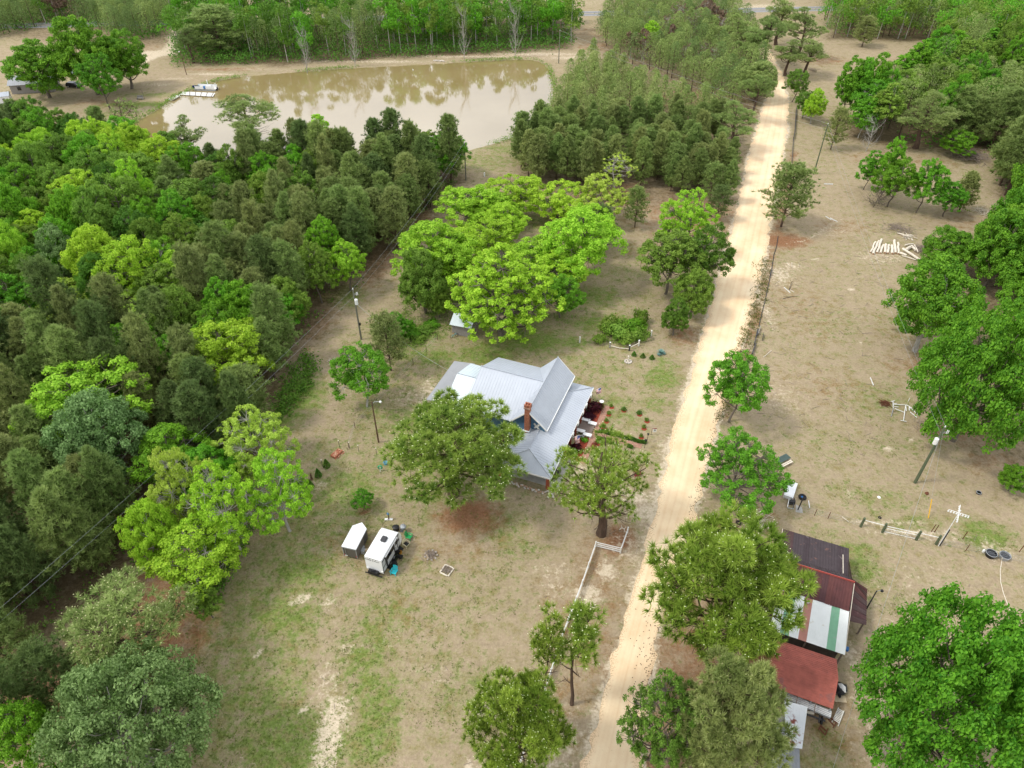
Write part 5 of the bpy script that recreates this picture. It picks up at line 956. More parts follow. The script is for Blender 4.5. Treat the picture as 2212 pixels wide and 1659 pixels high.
paint_blk = mat('black_car_paint', (.012, .013, .015), .25, .0, 1, spec=.6)
p = HP(3.0, -2.1); car('parked_car', 'black sport utility vehicle parked under the carport roof', (p[0], p[1], .1), radians(68.588-90), paint_blk)
p = HP(3.6, -5.6); car('parked_car', 'dark grey car deeper inside the carport, beside the black one', (p[0], p[1], .1), radians(68.588+90), mat('grey_car_paint', (.04, .045, .05), .3, 0, 1, spec=.6), 4.4, 1.8, 1.5)
struct('carport_slab', MB().prism([tuple(HP(*q)[:2]) for q in ((.9, .9), (6.7, .9), (6.7, -8.0), (.9, -8.0))], .0, .09).mesh('carport_slab', MT['concrete']))
for u0 in (1.0, 2.5, 4.0, 5.4): pass

# ---------------------------------------------------------------- garden in front of the porch
def plan(name, P, z1, m, kind='structure', z0=-.05): return struct(name, MB().prism([tuple(q[:2]) for q in P], z0, z1).mesh(name, m), kind)
plan('brick_path', [HP(6.75, 3.0), HP(19.9, 2.95), HP(19.9, 2.05), HP(6.75, 2.1)], .05, MT['brickpave']); plan('brick_path', [HP(12.75, 3.02), HP(12.75, 9.6), HP(13.65, 9.6), HP(13.65, 3.02)], .05, MT['brickpave'])
bed = []
def blobpoly(P, k=2): return [q for q in poly_smooth([tuple(q[:2]) for q in P], k)]
def sheet(name, P, z_, m, kind='structure'):
    P = np.array(P); c = P.mean(0); return struct(name, MB().add([(*c, z_+.03)] + [(*q, z_) for q in P], None, [(0, 1+(i+1) % len(P), 1+i) if np.cross(P[0]-c, P[1]-c) < 0 else (0, 1+i, 1+(i+1) % len(P)) for i in range(len(P))]).mesh(name, m), kind)
sheet('mulch_bed', [tuple(HP(*q)[:2]) for q in ((15.7, .35), (15.7, 2.03), (20.0, 2.03), (20.4, 1.2), (19.8, .35), (17.5, .35))], .03, MT['mulch']); sheet('mulch_bed', [tuple(HP(*q)[:2]) for q in ((7.2, .2), (6.9, 2.0), (9.0, 2.08), (12.1, 2.04), (12.1, .2), (9.5, .2))], .03, MT['mulch'])
Z2 = Zr(1600, 1150, 400)
dk = thing('porch_deck', 'weathered brown plank deck between two pairs of white benches', 'deck', HP(14.0, .9), radians(68.588))
part('joist', MB().box((-1.0, .0, .12), (.1, 2.1, .22)).box((1.0, 0, .12), (.1, 2.1, .22)), MT['wood'], dk)
pm = MB().box((0, 0, 0), (2.9, .17, .05)).mesh('plank', MT['wood'])
for i in range(12): link('plank', pm, dk, (.02*(-1)**i, 1.05 - i*.19, .26 + .006*(i % 3)))
def bench(uv, lb):
    b = thing('bench', lb, 'bench', HP(*uv), radians(68.588), 'white porch benches')
    part('seat', MB().box((0, 0, .5), (.62, 1.28, .16), bev=.03), MT['white'], b)
    for s_ in (-1, 1): part('leg', MB().box((0, s_*.45, .2), (.5, .14, .42)), MT['whitew'], b)
bench((15.25, .45), 'white bench at the far end of the deck, against the porch'); bench((14.85, 1.6), 'white bench at the far end of the deck, next to the brick walk')
bench((12.65, .45), 'white bench at the near end of the deck, against the porch'); bench((12.2, 1.6), 'white bench at the near end of the deck, next to the brick walk')
def bush(name, label, cat, p, R, H, lm, key=None, group=None):
    return tree(key or 'bush%d' % rng.integers(3), name, label, cat, p[0], p[1], H, R, lm, 'barkgrey', group=group, z=0.)
bush('shrub', 'dark burgundy shrub in the red mulch at the far end of the porch', 'shrub', Z2(1010, 400, .5), 1.15, 1.5, 'burgundy')
bush('shrub', 'lower burgundy shrub in the mulch by the far pair of benches', 'shrub', Z2(925, 535, .4), .95, 1.0, 'burgundy')
bush('shrub', 'round blackish purple shrub beside the near flag', 'shrub', Z2(712, 1062, .4), .85, 1.1, 'burgundy')
bush('shrub', 'green leafy shrub at the near end of the mulch bed', 'shrub', Z2(665, 1150, .4), .75, 1.1, 'mid')
bush('shrub', 'small green shrub nearest the carport corner', 'shrub', Z2(600, 1175, .3), .5, .8, 'mid')
bush('shrub', 'green shrub under the round white birdbath', 'shrub', Z2(1098, 385, .3), .6, .8, 'green')
bush('shrub', 'small green plant left of the ring planter in the near mulch', 'shrub', Z2(748, 915, .2), .33, .45, 'mid')
bush('shrub', 'wider green plant right of the ring planter in the near mulch', 'shrub', Z2(855, 938, .2), .45, .5, 'green')
bush('shrub', 'yellow green plant beside the near end of the brick walk', 'shrub', Z2(795, 1110, .2), .4, .5, 'olive')
az = bush('azalea', 'red flowering azalea on the lawn side of the brick walk', 'shrub', Z2(1015, 1030, .3), .5, .6, 'azalea'); az2 = bush('azalea', 'red azalea under the thin-crowned pine', 'shrub', Z2(1725, 1500, .3), .55, .7, 'azalea')
for i, (a, b, l_) in enumerate([(1295, 380, 'with yellow flower, far end of the walk'), (1495, 435, 'second from the far end of the walk'), (1755, 500, 'darkest, upper middle of the lawn'), (1880, 610, 'on the road side of the lawn'), (1835, 730, 'nearest the garden flag'), (1790, 880, 'just above the long hedge'), (1245, 505, 'by the walk, second in the row'), (1205, 620, 'almost bare, third by the walk'), (1165, 725, 'just above the hedge end'), (1060, 985, 'beside the short hedge')]):
    q = Z2(a, b, .1); bush('rose_bush', 'small plant in a red mulch ring ' + l_, 'plant', q, .28 + .1*(i in (1, 2)), .55, 'deep' if i in (1, 2) else 'mid', group='small plants in red mulch rings')
    an = np.arange(9)*2*pi/9; mo = Z2(a+5, b+25, 0); sheet('mulch_ring', [(mo[0] + (.42+.07*sin(3*t+i))*cos(t), mo[1] + (.4+.06*cos(2*t+i))*sin(t)) for t in an], .02, MT['mulch'])
for a, b in ((1480, 1590), (1590, 1480)): pass
def hedge(u0, u1, v0, v1, lb):
    g = np.random.default_rng(int(v1*10)); n = int(900*(v1-v0)); fo = MB(); P = np.column_stack([g.uniform(u0-.27, u1+.27, n), -g.uniform(v0, v1, n), g.uniform(.05, .55, n)]); P[:, 2] *= 1 - .4*(np.abs(P[:, 0]-(u0+u1)/2)/.3)**2; P[:, 0] += .08*np.sin(P[:, 1]*3)
    leaves(fo, P, unit(g.normal(size=(n, 3)) + [0, 0, .8]), .07, g, np.clip(.35 + g.normal(size=n)*.2, 0, 1))
    o = thing('hedge', lb, 'hedge', (5.222, 65.217, 0), radians(68.588)); link('leaves', fo.mesh('leaves', M['deep'], tint=True), o)
    part('stem', MB().box(((u0+u1)/2, -(v0+v1)/2, .12), (.12, v1-v0-.2, .24)), M['bark'], o)
hedge(13.98, 13.98, 2.9, 10.1, 'long low dark hedge on the far side of the brick side path'); hedge(12.35, 12.35, 3.0, 5.2, 'short low hedge by the brick walk, near side of the side path'); hedge(12.35, 12.35, 7.6, 8.5, 'low hedge stub at the road end of the side path')
Rg = thing('ring_planter', 'white-rimmed round ring planter in the near mulch bed', 'planter', Z2(797, 897, .0)); part('rim', MB().torus((0, 0, .16), .26, .06, 14, 6), MT['white'], Rg); part('soil', MB().lathe([(.0, .1), (.24, .1), (.25, 0), (.0, 0)], n=12), MT['dark'], Rg)
bb = thing('birdbath', 'round white birdbath at the far corner of the porch bed', 'birdbath', Z2(1128, 372, 0)); part('stem', MB().lathe([(.2, 0), (.16, .08), (.07, .15), (.06, .75), (.12, .8)], n=10), MT['dark'], bb); part('bowl', MB().lathe([(.05, .78), (.3, .85), (.36, .92), (.33, .92), (.25, .87), (0, .86)], n=16), MT['white'], bb)
for a, b, l_ in ((1885, 975, 'black garden lamp post at the road end of the long hedge'), (1845, 1075, 'black garden lamp post at the road end of the brick side path')):
    o = thing('garden_lamp', l_, 'lamp', Z2(a, b, 0)); part('post', MB().tube([(0, 0, 0), (0, 0, 1.5)], .035, 7), MT['black'], o); part('lamp_head', MB().lathe([(.05, 1.45), (.13, 1.5), (.15, 1.68), (.18, 1.7), (.03, 1.82), (0, 1.83)], n=8), MT['black'], o)
sg = thing('garden_flag', 'small white garden flag with a dark letter on a black stand', 'flag', Z2(1955, 852, 0), radians(-6))
part('stand', MB().tube([(0, 0, 0), (0, 0, 1.35)], .025, 6).tube([(0, 0, 1.35), (.72, 0, 1.35)], .02, 6).tube([(-.2, 0, .02), (.25, 0, .02)], .02, 5), MT['black'], sg)
part('flag_cloth', MB().box((.42, 0, .93), (.5, .012, .72)), MT['white'], sg); part('flag_border', MB().box((.42, -.002, 1.27), (.52, .02, .07)), MT['red'], sg)
fc = bpy.data.curves.new('letter', 'FONT'); fc.body = '9'; fc.size = .5; fc.extrude = .004; fc.align_x = 'CENTER'; fc.materials.append(MT['black']); textmesh('letter', fc, sg, (.42, -.015, .78), (pi/2, 0, 0))
def usflag(lb, p0, rz, tilt=.75, L_=1.55, Wf=.95):
    f = thing('flag', lb, 'flag', p0, rz, 'striped flags on the porch'); tip = np.array([cos(tilt)*1.9, 0, sin(tilt)*1.9]); part('flagpole', MB().tube([(0, 0, 0), tuple(tip)], .018, 6), MT['white'], f)
    c = MB(); n = 13; m_ = 10; d = unit(tip)
    def P(i, j): s_ = i/n; t_ = j/m_; a = tip - d*Wf*s_; return a + np.array([.12*t_, .10*sin(5*t_+s_*3), -L_*t_*.92]) + np.array([.0, .05*sin(9*t_+2*s_), 0])
    for j in range(m_):
        for i in range(n):
            blue = i < 7 and j < 4; c.add([P(i, j), P(i+1, j), P(i+1, j+1), P(i, j+1)], [(0, 1, 2, 3)], m=2 if blue else (0 if i % 2 == 0 else 1))
    part('cloth', c, [MT['red'], MT['white'], MT['flagblue']], f)
    st = MB()
    for r in range(9):
        for k in range(6 if r % 2 == 0 else 5):
            for sgn in (-1, 1):
                q = P(.6 + r*.7, .35 + (k + (.5 if r % 2 else 0))*.6) + np.array([0, sgn*.006, 0]); st.add([q + (.018, 0, 0), q + (0, 0, .018), q - (.018, 0, 0), q - (0, 0, .018)], [(0, 1, 2, 3)])
    part('stars', st, MT['white'], f)
usflag('striped flag with blue canton hanging at the near end of the porch', HP(9.0, -.15, 1.9), radians(-21)); usflag('striped flag with blue canton at the far corner of the porch eave', HP(20.0, -.2, 1.9), radians(-15), L_=1.1)
# stones edging the carport, rock cluster at the post
st_ = thing('stone_border', 'row of pale and tan stones along the carport', 'stones', HP(-.45, -3.4), radians(68.588)); g = np.random.default_rng(4)
for i in range(42):
    part('stone', MB().rock((g.uniform(-.28, .28), -2.9 + i*.125 + g.normal()*.05, .10), (g.uniform(.12, .2), g.uniform(.11, .18), g.uniform(.09, .15)), i), MT['rock'] if g.random() < .6 else MT['rockt'], st_)
rk = thing('rock_pile', 'cluster of whitish rocks at the foot of the carport corner post', 'rocks', HP(-.65, .35), 0.)
for i in range(14): part('stone', MB().rock((g.normal()*.38, g.normal()*.3, .12 + .05*(i % 3)), (.2, .17, .13), i+60), MT['rock'], rk)

# ================================================================ campers and camp things
T_ = Zr(980, 1520, 420)
ppt = [np.array(T_(595, 775, 3.2)), np.array(T_(860, 860, 3.2)), np.array(T_(1150, 370, 3.2)), np.array(T_(870, 310, 3.2))]
rear = (ppt[0] + ppt[1])/2; front = (ppt[2] + ppt[3])/2; fw = unit((front - rear)[:2]); rzv = math.atan2(fw[1], fw[0]); rlen = np.linalg.norm((front-rear)[:2])
TR = thing('travel_trailer', 'white travel trailer with black striped side and dark roof vent', 'camper', (rear[0], rear[1], 0), rzv)
RW = mat('trailer_white', (.82, .83, .84), .35, .03, 2, spec=.5); RB = mat('trailer_black', (.02, .02, .022), .35, .05, 2); RG = mat('trailer_grey', (.50, .51, .52), .4, .05, 2)
L_, Wd = rlen + .25, 2.3; y0 = Wd/2
prof = [(0, .62), (0, 3.16), (L_-1.0, 3.2), (L_-.45, 3.05), (L_-.1, 2.6), (L_+.12, 1.8), (L_+.05, .9), (L_-.35, .62)]
tri_ = mathutils.geometry.tessellate_polygon([[mathutils.Vector((a, 0, b)) for a, b in prof]]); nP = len(prof)
V = [(a, -y0, b) for a, b in prof] + [(a, y0, b) for a, b in prof]
part('body', MB().add(V, [(i, (i+1) % nP, nP+(i+1) % nP, nP+i) for i in range(nP)], [tuple(t) for t in tri_] + [tuple(nP+j for j in t[::-1]) for t in tri_]), RW, TR)
part('roof_membrane', MB().box((L_/2-.55, 0, 3.215), (L_-1.0, Wd-.12, .03)), RW, TR)
part('roof_vent', MB().box((L_*.60-.1, -.05, 3.38), (.78, .68, .30), bev=.1), MT['dark'], TR)
s_ = -1                                                    # right-hand side, towards the fire pits
def side(x0, x1, z0, z1, m, nm, d=.012, lb=None): return part(nm, MB().box(((x0+x1)/2, s_*(y0+d), (z0+z1)/2), (x1-x0, .02+d, z1-z0)), m, TR, lb)
side(.02, L_-.5, .66, 2.95, RB, 'side_panel', .004); side(.08, .75, 1.75, 2.7, RG, 'side_patch'); side(.15, .95, .8, 1.55, RG, 'side_patch'); side(1.25, 3.0, .78, 1.7, RG, 'side_patch'); side(L_-1.35, L_-.45, .85, 1.75, RG, 'side_patch'); side(L_-.95, L_-.5, 2.2, 2.7, RG, 'side_patch')
dr_ = side(3.25, 3.95, .72, 2.75, RG, 'door', .03); part('door_window', MB().box((3.6, s_*(y0+.07), 2.2), (.4, .02, .6)), MT['glass'], dr_); part('handle', MB().box((3.32, s_*(y0+.08), 1.6), (.05, .04, .14)), MT['dark'], dr_)
side(1.3, 2.6, 1.9, 2.6, MT['glass'], 'window', .025); part('awning', MB().tube([(.75, s_*(y0+.14), 3.02), (3.9, s_*(y0+.14), 3.02)], .075, 8), RG, TR); part('awning_arm', MB().bar((.85, s_*(y0+.1), 3.0), (.85, s_*(y0+.1), 1.1), .06), MT['dark'], TR); part('awning_arm', MB().bar((3.8, s_*(y0+.1), 3.0), (3.8, s_*(y0+.1), 1.1), .06), MT['dark'], TR)
for xx in (1.85, 2.75):
    for sy in (-1, 1):
        Rm = np.array([[1, 0, 0], [0, 0, -1], [0, 1, 0]]); w = part('wheel', MB().torus((xx, sy*(y0-.06), .36), .25, .11, 16, 7, Rm=Rm), MT['rubber'], TR); part('rim', MB().lathe([(0, -.03), (.19, -.03), (.19, .05), (0, .05)], (xx, sy*(y0+.0), .36), 10, R=Rm), MT['steel'], w)
part('rear_bumper', MB().box((-.45, 0, .52), (.12, 2.3, .1)).box((-.2, .6, .52), (.5, .08, .08)).box((-.2, -.6, .52), (.5, .08, .08)), MT['black'], TR); part('rear_rack', MB().box((-.25, .1, .78), (.42, 1.3, .3)), MT['black'], TR)
part('spare_wheel', MB().torus((-.28, .1, .85), .25, .1, 14, 6, Rm=np.array([[0, 0, 1], [1, 0, 0], [0, 1, 0]])), MT['rubber'], TR)
for sy in (-1, 1): part('tail_light', MB().box((-.03, sy*.98, .95), (.06, .26, .12)), MT['white'], TR)
for a in (-.4, 0, .4): part('marker_light', MB().box((-.02, a, 3.02), (.04, .1, .05)), MT['dark'], TR)
fc = bpy.data.curves.new('lettering', 'FONT'); fc.body = 'WORK & PLAY'; fc.size = .3; fc.extrude = .003; fc.align_x = 'CENTER'; fc.materials.append(MT['dark'])
textmesh('lettering', fc, TR, (-.012, .18, 2.58), (pi/2, 0, -pi/2))
part('hitch', MB().bar((L_-.4, -.5, .55), (L_+1.0, 0, .55), .08).bar((L_-.4, .5, .55), (L_+1.0, 0, .55), .08).tube([(L_+.9, 0, .0), (L_+.9, 0, .8)], .04), MT['black'], TR)
for a in (-.18, .18): part('gas_bottle', MB().lathe([(0, .6), (.15, .62), (.16, 1.0), (.08, 1.12), (0, 1.12)], (L_+.35, a, 0), 10), MT['whitew'], TR)
# cargo trailer
cp = [np.array(T_(*q, 2.3)) for q in ((245, 620), (455, 680), (630, 350), (550, 260), (410, 300))]
rr_ = (cp[0]+cp[1])/2; ff_ = (cp[2]+cp[4])/2; f2 = unit((ff_-rr_)[:2]); rz2 = math.atan2(f2[1], f2[0]); cl = np.linalg.norm((ff_-rr_)[:2])
CT = thing('cargo_trailer', 'charcoal box cargo trailer with white roof and pointed nose, left of the camper', 'trailer', (rr_[0], rr_[1], 0), rz2); CM = mat('trailer_charcoal', (.10, .09, .08), .45, .08, 3); wv = .93
pl = [(0, -wv), (cl, -wv), (cl+.75, 0), (cl, wv), (0, wv)]
part('body', MB().prism(pl, .45, 2.25), CM, CT); part('roof', MB().prism([(-.03, -wv-.03), (cl, -wv-.03), (cl+.78, 0), (cl, wv+.03), (-.03, wv+.03)], 2.25, 2.33), RW, CT); part('roof_vent', MB().box((cl*.45, 0, 2.38), (.36, .36, .12), bev=.04), RW, CT)
for sy in (-1, 1): part('corner_trim', MB().box((-.015, sy*(wv-.04), 1.35), (.05, .08, 1.8)), MT['steel'], CT); part('roof_edge', MB().bar((-.04, sy*(wv+.04), 2.24), (cl, sy*(wv+.04), 2.24), .06, .1), MT['steel'], CT)
part('roof_edge', MB().bar((-.05, -wv, 2.2), (-.05, wv, 2.2), .05, .14), MT['steel'], CT); part('door_bar', MB().box((-.04, wv*.6, 1.4), (.04, .04, 1.5)), MT['steel'], CT); part('side_door', MB().box((cl*.78, -wv-.015, 1.35), (.75, .03, 1.6)), MT['dark'], CT); part('number_plate', MB().box((-.03, wv*.62, .62), (.02, .32, .14)), MT['white'], CT)
for sy in (-1, 1):
    Rm = np.array([[1, 0, 0], [0, 0, -1], [0, 1, 0]]); w = part('wheel', MB().torus((cl*.42, sy*(wv+.1), .34), .24, .1, 14, 6, Rm=Rm), MT['rubber'], CT); part('rim', MB().lathe([(0, -.03), (.17, -.03), (.17, .05), (0, .05)], (cl*.42, sy*(wv+.16), .34), 9, R=Rm), MT['steel'], w); part('mudguard', MB().box((cl*.42, sy*(wv+.1), .72), (.85, .24, .05)), MT['steel'], CT)
    part('tail_light', MB().box((-.03, sy*.78, .75), (.03, .1, .16)), MT['red'], CT)
part('hitch', MB().bar((cl+.5, 0, .45), (cl+1.4, 0, .45), .08), MT['black'], CT)
p = T_(575, 690, .5); solo('tool_box', 'grey metal box between the cargo trailer and the camper', 'box', MB().box((0, 0, .3), (.55, .45, .55), bev=.03).box((0, 0, .6), (.6, .5, .05)), MT['steel'], (p[0], p[1], 0), rz2)
p = T_(625, 680, .5); solo('board_stack', 'short pale boards leaning beside the camper wheel', 'boards', MB().box((0, 0, .3), (.1, .5, .6), rz=.3).box((.12, .05, .26), (.05, .45, .5), rz=.3), MT['tan'], (p[0], p[1], 0), rz2)
def adirondack(lb, p, rz, m, grp='garden chairs by the camper'):
    c = thing('garden_chair', lb, 'chair', p, rz, grp)
    part('seat', MB().box((0, 0, .38), (.55, .56, .05), R=np.array([[cos(.12), 0, sin(.12)], [0, 1, 0], [-sin(.12), 0, cos(.12)]])), m, c)
    bk_ = MB()
    for i in range(5): bk_.bar((-.27, -.24 + i*.12, .32), (-.55, -.26 + i*.13, 1.0 + .05*(2-abs(i-2))), .1, .03)
    part('backrest', bk_, m, c)
    for sy in (-1, 1): part('armrest', MB().box((-.02, sy*.36, .6), (.7, .13, .035)), m, c); part('leg', MB().bar((.27, sy*.33, 0), (.24, sy*.33, .6), .08, .05), m, c); part('leg', MB().bar((-.5, sy*.3, 0), (-.2, sy*.3, .42), .08, .05), m, c)
    return c
p = T_(1068, 1060, 0); adirondack('turquoise plastic garden chair behind the camper', (p[0], p[1], 0), radians(-110), MT['turq'])
p = T_(1310, 505, 0); adirondack('green plastic garden chair, nearest the grill', (p[0], p[1], 0), radians(-20), MT['chgreen'])
p = T_(1262, 620, 0); wc = thing('wicker_chair', 'cream cane armchair with black seat between the green chair and the camper', 'chair', (p[0], p[1], 0), radians(-35))
part('seat', MB().box((0, 0, .42), (.55, .55, .08)), MT['black'], wc); part('backrest', MB().tube([(-.3, -.3, .4), (-.42, -.28, .85), (-.46, 0, .98), (-.42, .28, .85), (-.3, .3, .4)], .035, 6).box((-.4, 0, .66), (.04, .5, .4)), MT['cream'], wc)
for sy in (-1, 1): part('armrest', MB().tube([(-.4, sy*.34, .66), (0, sy*.38, .68), (.3, sy*.36, .6), (.3, sy*.34, 0)], .03, 6), MT['cream'], wc); part('leg', MB().tube([(-.34, sy*.3, 0), (-.34, sy*.3, .5)], .03, 6), MT['cream'], wc)
part('seat_frame', MB().box((0, 0, .36), (.64, .66, .05)), MT['cream'], wc)
def blackchair(lb, p, rz):
    c = thing('folding_chair', lb, 'chair', (p[0], p[1], 0), rz, 'black camp chairs'); part('seat', MB().box((0, 0, .45), (.55, .6, .07)), MT['black'], c); part('backrest', MB().box((-.3, 0, .78), (.07, .6, .6)), MT['black'], c)
    for sx in (-1, 1):
        for sy in (-1, 1): part('leg', MB().bar((sx*.27, sy*.3, 0), (-sx*.2, sy*.28, .45), .035), MT['black'], c)
blackchair('black camp chair beside the rear corner of the camper', T_(1085, 925, .1), .4); blackchair('black camp chair between the two others by the camper', T_(1165, 815, .1), 1.2); blackchair('black camp chair nearest the camper door', T_(1120, 730, .1), 2.0)
solo('groundsheet', 'black mat on the ground in front of the camper door', 'mat', MB().prism([(-1.9, -.45), (1.6, -.5), (1.9, .4), (-1.7, .55)], .0, .02), MT['black'], (*T_(1075, 800, 0)[:2], .0), rzv)
p = T_(1165, 725, .2); solo('bucket', 'orange bucket among the black camp chairs', 'bucket', MB().lathe([(0, 0), (.17, 0), (.21, .4), (.22, .42), (.19, .42), (.16, .05), (0, .05)], n=12), MT['orange'], (p[0], p[1], 0))
gr = thing('kettle_grill', 'grey domed grill at the front corner of the camper', 'grill', (*T_(1218, 390, .0)[:2], 0)); part('bowl', MB().lathe([(0, .5), (.3, .6), (.42, .85), (.42, .9)], n=14), MT['black'], gr); part('lid', MB().lathe([(.43, .9), (.38, 1.08), (.2, 1.24), (0, 1.28)], n=14), MT['steel'], gr)
for a in range(3): part('leg', MB().bar((.4*cos(a*2.1), .4*sin(a*2.1), 0), (.25*cos(a*2.1), .25*sin(a*2.1), .65), .03), MT['black'], gr)
part('handle', MB().box((0, 0, 1.3), (.16, .04, .06)), MT['black'], gr); part('side_shelf', MB().box((-.1, -.62, .85), (.4, .4, .04)), MT['dark'], gr)
p = T_(1095, 350, .3); solo('covered_bin', 'black lidded bin in front of the camper', 'bin', MB().lathe([(0, 0), (.3, 0), (.36, .65), (.4, .7), (.2, .8), (0, .82)], n=12, sx=1.2), MT['black'], (p[0], p[1], 0))
hy = thing('water_spigot', 'yard hydrant post with blue cloth above the camper', 'hydrant', (*T_(985, 205, 0)[:2], 0)); part('post', MB().box((0, 0, .5), (.12, .12, 1.0)), MT['woodbrown'], hy); part('cloth', MB().rock((0, .0, 1.15), (.16, .16, .3), 5), mat('blue_cloth', (.13, .25, .42), .8), hy); part('splash_block', MB().box((-.3, 0, .06), (.5, .3, .12)).box((.28, 0, .06), (.45, .3, .12)), MT['white'], hy)
a_, b_ = T_(985, 205, 0), T_(880, 300, 0); solo('water_hose', 'thin hose from the hydrant to the camper', 'hose', MB().tube([(*a_[:2], .3), (*(a_*.7+b_*.3)[:2]+[-.1, .15], .03), (*(a_*.3+b_*.7)[:2]+[-.15, .1], .03), (*b_[:2], .03)], .018, 5), MT['black'])
def sticks(mb, n, R, g, h=.3, ln=.9, r=.025):
    for i in range(n):
        a = g.uniform(0, pi); c = g.normal(size=2)*R*.4; d = np.array([cos(a), sin(a), g.normal()*.18])*ln*g.uniform(.4, 1)/2; z_ = g.uniform(.05, h)
        mb.tube([(c[0]-d[0], c[1]-d[1], max(.03, z_-d[2])), (c[0]+g.normal()*.04, c[1]+g.normal()*.04, z_+.03), (c[0]+d[0], c[1]+d[1], max(.03, z_+d[2]))], [r, r*.9, r*.5], 5, cap=False)
g = np.random.default_rng(21)
fp = thing('fire_pit', 'heap of dead branches and split wood laid for a fire, nearer the camper', 'fire pit', (*T_(1650, 770, 0)[:2], 0)); mb = MB(); sticks(mb, 60, 1.0, g, .35, 1.2); part('branches', mb, MT['twig'], fp, kind='stuff'); part('split_log', MB().box((-.45, -.25, .14), (.2, .75, .2), rz=.3), MT['tan'], fp)
for i in range(9): part('stone', MB().rock((.75*cos(i*.7), .75*sin(i*.7), .08), (.14, .14, .1), i), MT['rock'], fp)
fp = thing('fire_pit', 'square timber-edged pit full of twigs, farther from the camper', 'fire pit', (*T_(1900, 1015, 0)[:2], 0), radians(62))
for a, b in (((-.65, -.6, .1), (.65, -.6, .1)), ((-.65, .6, .1), (.65, .6, .1)), ((-.65, -.5, .1), (-.65, .5, .1)), ((.65, -.5, .1), (.65, .5, .1))): part('timber', MB().bar(a, b, .14, .14), MT['bone'], fp)
mb = MB(); sticks(mb, 60, .75, g, .25, .7); part('twigs', mb, MT['twig'], fp, kind='stuff')
# pallet of bricks, garden statue, small conifers, posts of the old wire fence
P_ = Zr(860, 1300, 340, 2169)
bp_ = thing('brick_stack', 'stack of old orange bricks with a pale top', 'brick pile', (*P_(960, 400, 0)[:2], 0), radians(58)); bm = [MB().box((0, 0, 0), (.21, .1, .062), bev=.008).mesh('brick', mat('loose_brick%d' % i, c, .9, .2, 9)) for i, c in enumerate([(.46, .19, .11), (.60, .36, .24), (.38, .13, .07)])]
for zl in range(5):
    for i in range(7):
        for j in range(8): link('brick', bm[int(g.integers(3)) if zl > 3 else int(g.integers(2))*2], bp_, (-.75 + i*.225 + g.normal()*.01 + (.03*zl if i > 5 else 0), -.42 + j*.115 + g.normal()*.006, .04 + zl*.068), (0, 0, g.normal()*.05))
for i in range(16): link('brick', bm[int(g.integers(3))], bp_, (g.uniform(-1.0, 1.0), -.62 + g.normal()*.09, .04 + .06*(i % 2)), (0, 0, g.uniform(0, 3)))
for a, b, l_ in ((772, 640, 'small dark cone-shaped conifer nearest the brick stack'), (612, 820, 'small dark cone-shaped conifer in the middle of the row below the brick stack'), (465, 1030, 'small dark cone-shaped conifer nearest the yellow green bush')): q = P_(a, b, 0); tree('cone', 'small_conifer', l_, 'conifer', q[0], q[1], 1.5, .5, 'deep')
Y_ = Zr(1690, 960, 370, 2192)
for a, b, l_ in ((1255, 628, 'tiny round clipped shrub nearest the rail fence corner'), (1412, 662, 'tiny clipped shrub in the middle of the row of three near the agave'), (1575, 690, 'tiny clipped shrub nearest the agave')): q = Y_(a, b, 0); tree('cone', 'clipped_shrub', l_, 'shrub', q[0], q[1], .85, .45, 'deep')
stt = thing('garden_statue', 'brown garden statue at the edge of the clearing by the lime trees', 'statue', (*P_(482, 880, 0)[:2], 0)); part('base', MB().lathe([(.22, 0), (.2, .1), (.1, .14)], n=8), MT['woodbrown'], stt); part('figure', MB().lathe([(.1, .12), (.16, .35), (.09, .62), (.15, .8), (.14, .95), (.05, 1.05), (.08, 1.12), (.09, 1.2), (.04, 1.28), (0, 1.3)], n=10, sy=.7), MT['woodbrown'], stt)
rs = thing('garden_reel', 'green and white hose reel at the left edge of the huge pine', 'hose reel', (*P_(1800, 720, 0)[:2], 0)); part('reel', MB().torus((0, 0, .75), .28, .1, 14, 6, Rm=np.array([[1, 0, 0], [0, 0, -1], [0, 1, 0]])), mat('reel_green', (.02, .35, .16), .5), rs); part('stand', MB().bar((-.2, .15, 0), (0, 0, .75), .06).bar((.2, .15, 0), (0, 0, .75), .06).bar((0, -.3, 0), (0, 0, .75), .06), MT['white'], rs)
p = P_(1895, 590, 0); solo('blue_tub', 'small blue tub under the left edge of the huge pine', 'tub', MB().lathe([(0, 0), (.24, 0), (.3, .4), (.32, .42), (.28, .42), (.2, .06), (0, .06)], n=12), mat('light_blue_plastic', (.12, .40, .62), .5), (p[0], p[1], 0))
R4 = Zr(1024, 768, 1024)
wf = thing('wire_fence', 'old wire fence with rusty stakes running down the left yard', 'fence', (*R4(545, 625, 0)[:2], 0)); o0 = R4(545, 625, 0)
fpts = [R4(830, 640, 0), R4(625, 545, 0), R4(552, 625, 0), R4(467, 705, 0), R4(330, 850, 0), R4(200, 1000, 0), R4(90, 1115, 0), R4(50, 1245, 0)]; fpts2 = [P_(1725, 410, 0), P_(1385, 355, 0), P_(1212, 300, 0), P_(1015, 265, 0), P_(690, 635, 0)]
for q in fpts[1:4] + fpts[6:]: part('fence_post', MB().bar(tuple(q-o0), tuple(q-o0+[0, 0, 1.35]), .07), MT['woodbrown'], wf)
wires = MB()
for zz in (.5, .9, 1.2):
    for a, b in zip(fpts[1:4], fpts[2:4]): wires.bar(tuple(a-o0+[0, 0, zz]), tuple(b-o0+[0, 0, zz]), .012)
    for a, b in zip(fpts[3:7], fpts[4:8]): wires.bar(tuple(a-o0+[0, 0, zz]), tuple(b-o0+[0, 0, zz]), .012)
part('wire', wires, MT['steel'], wf)
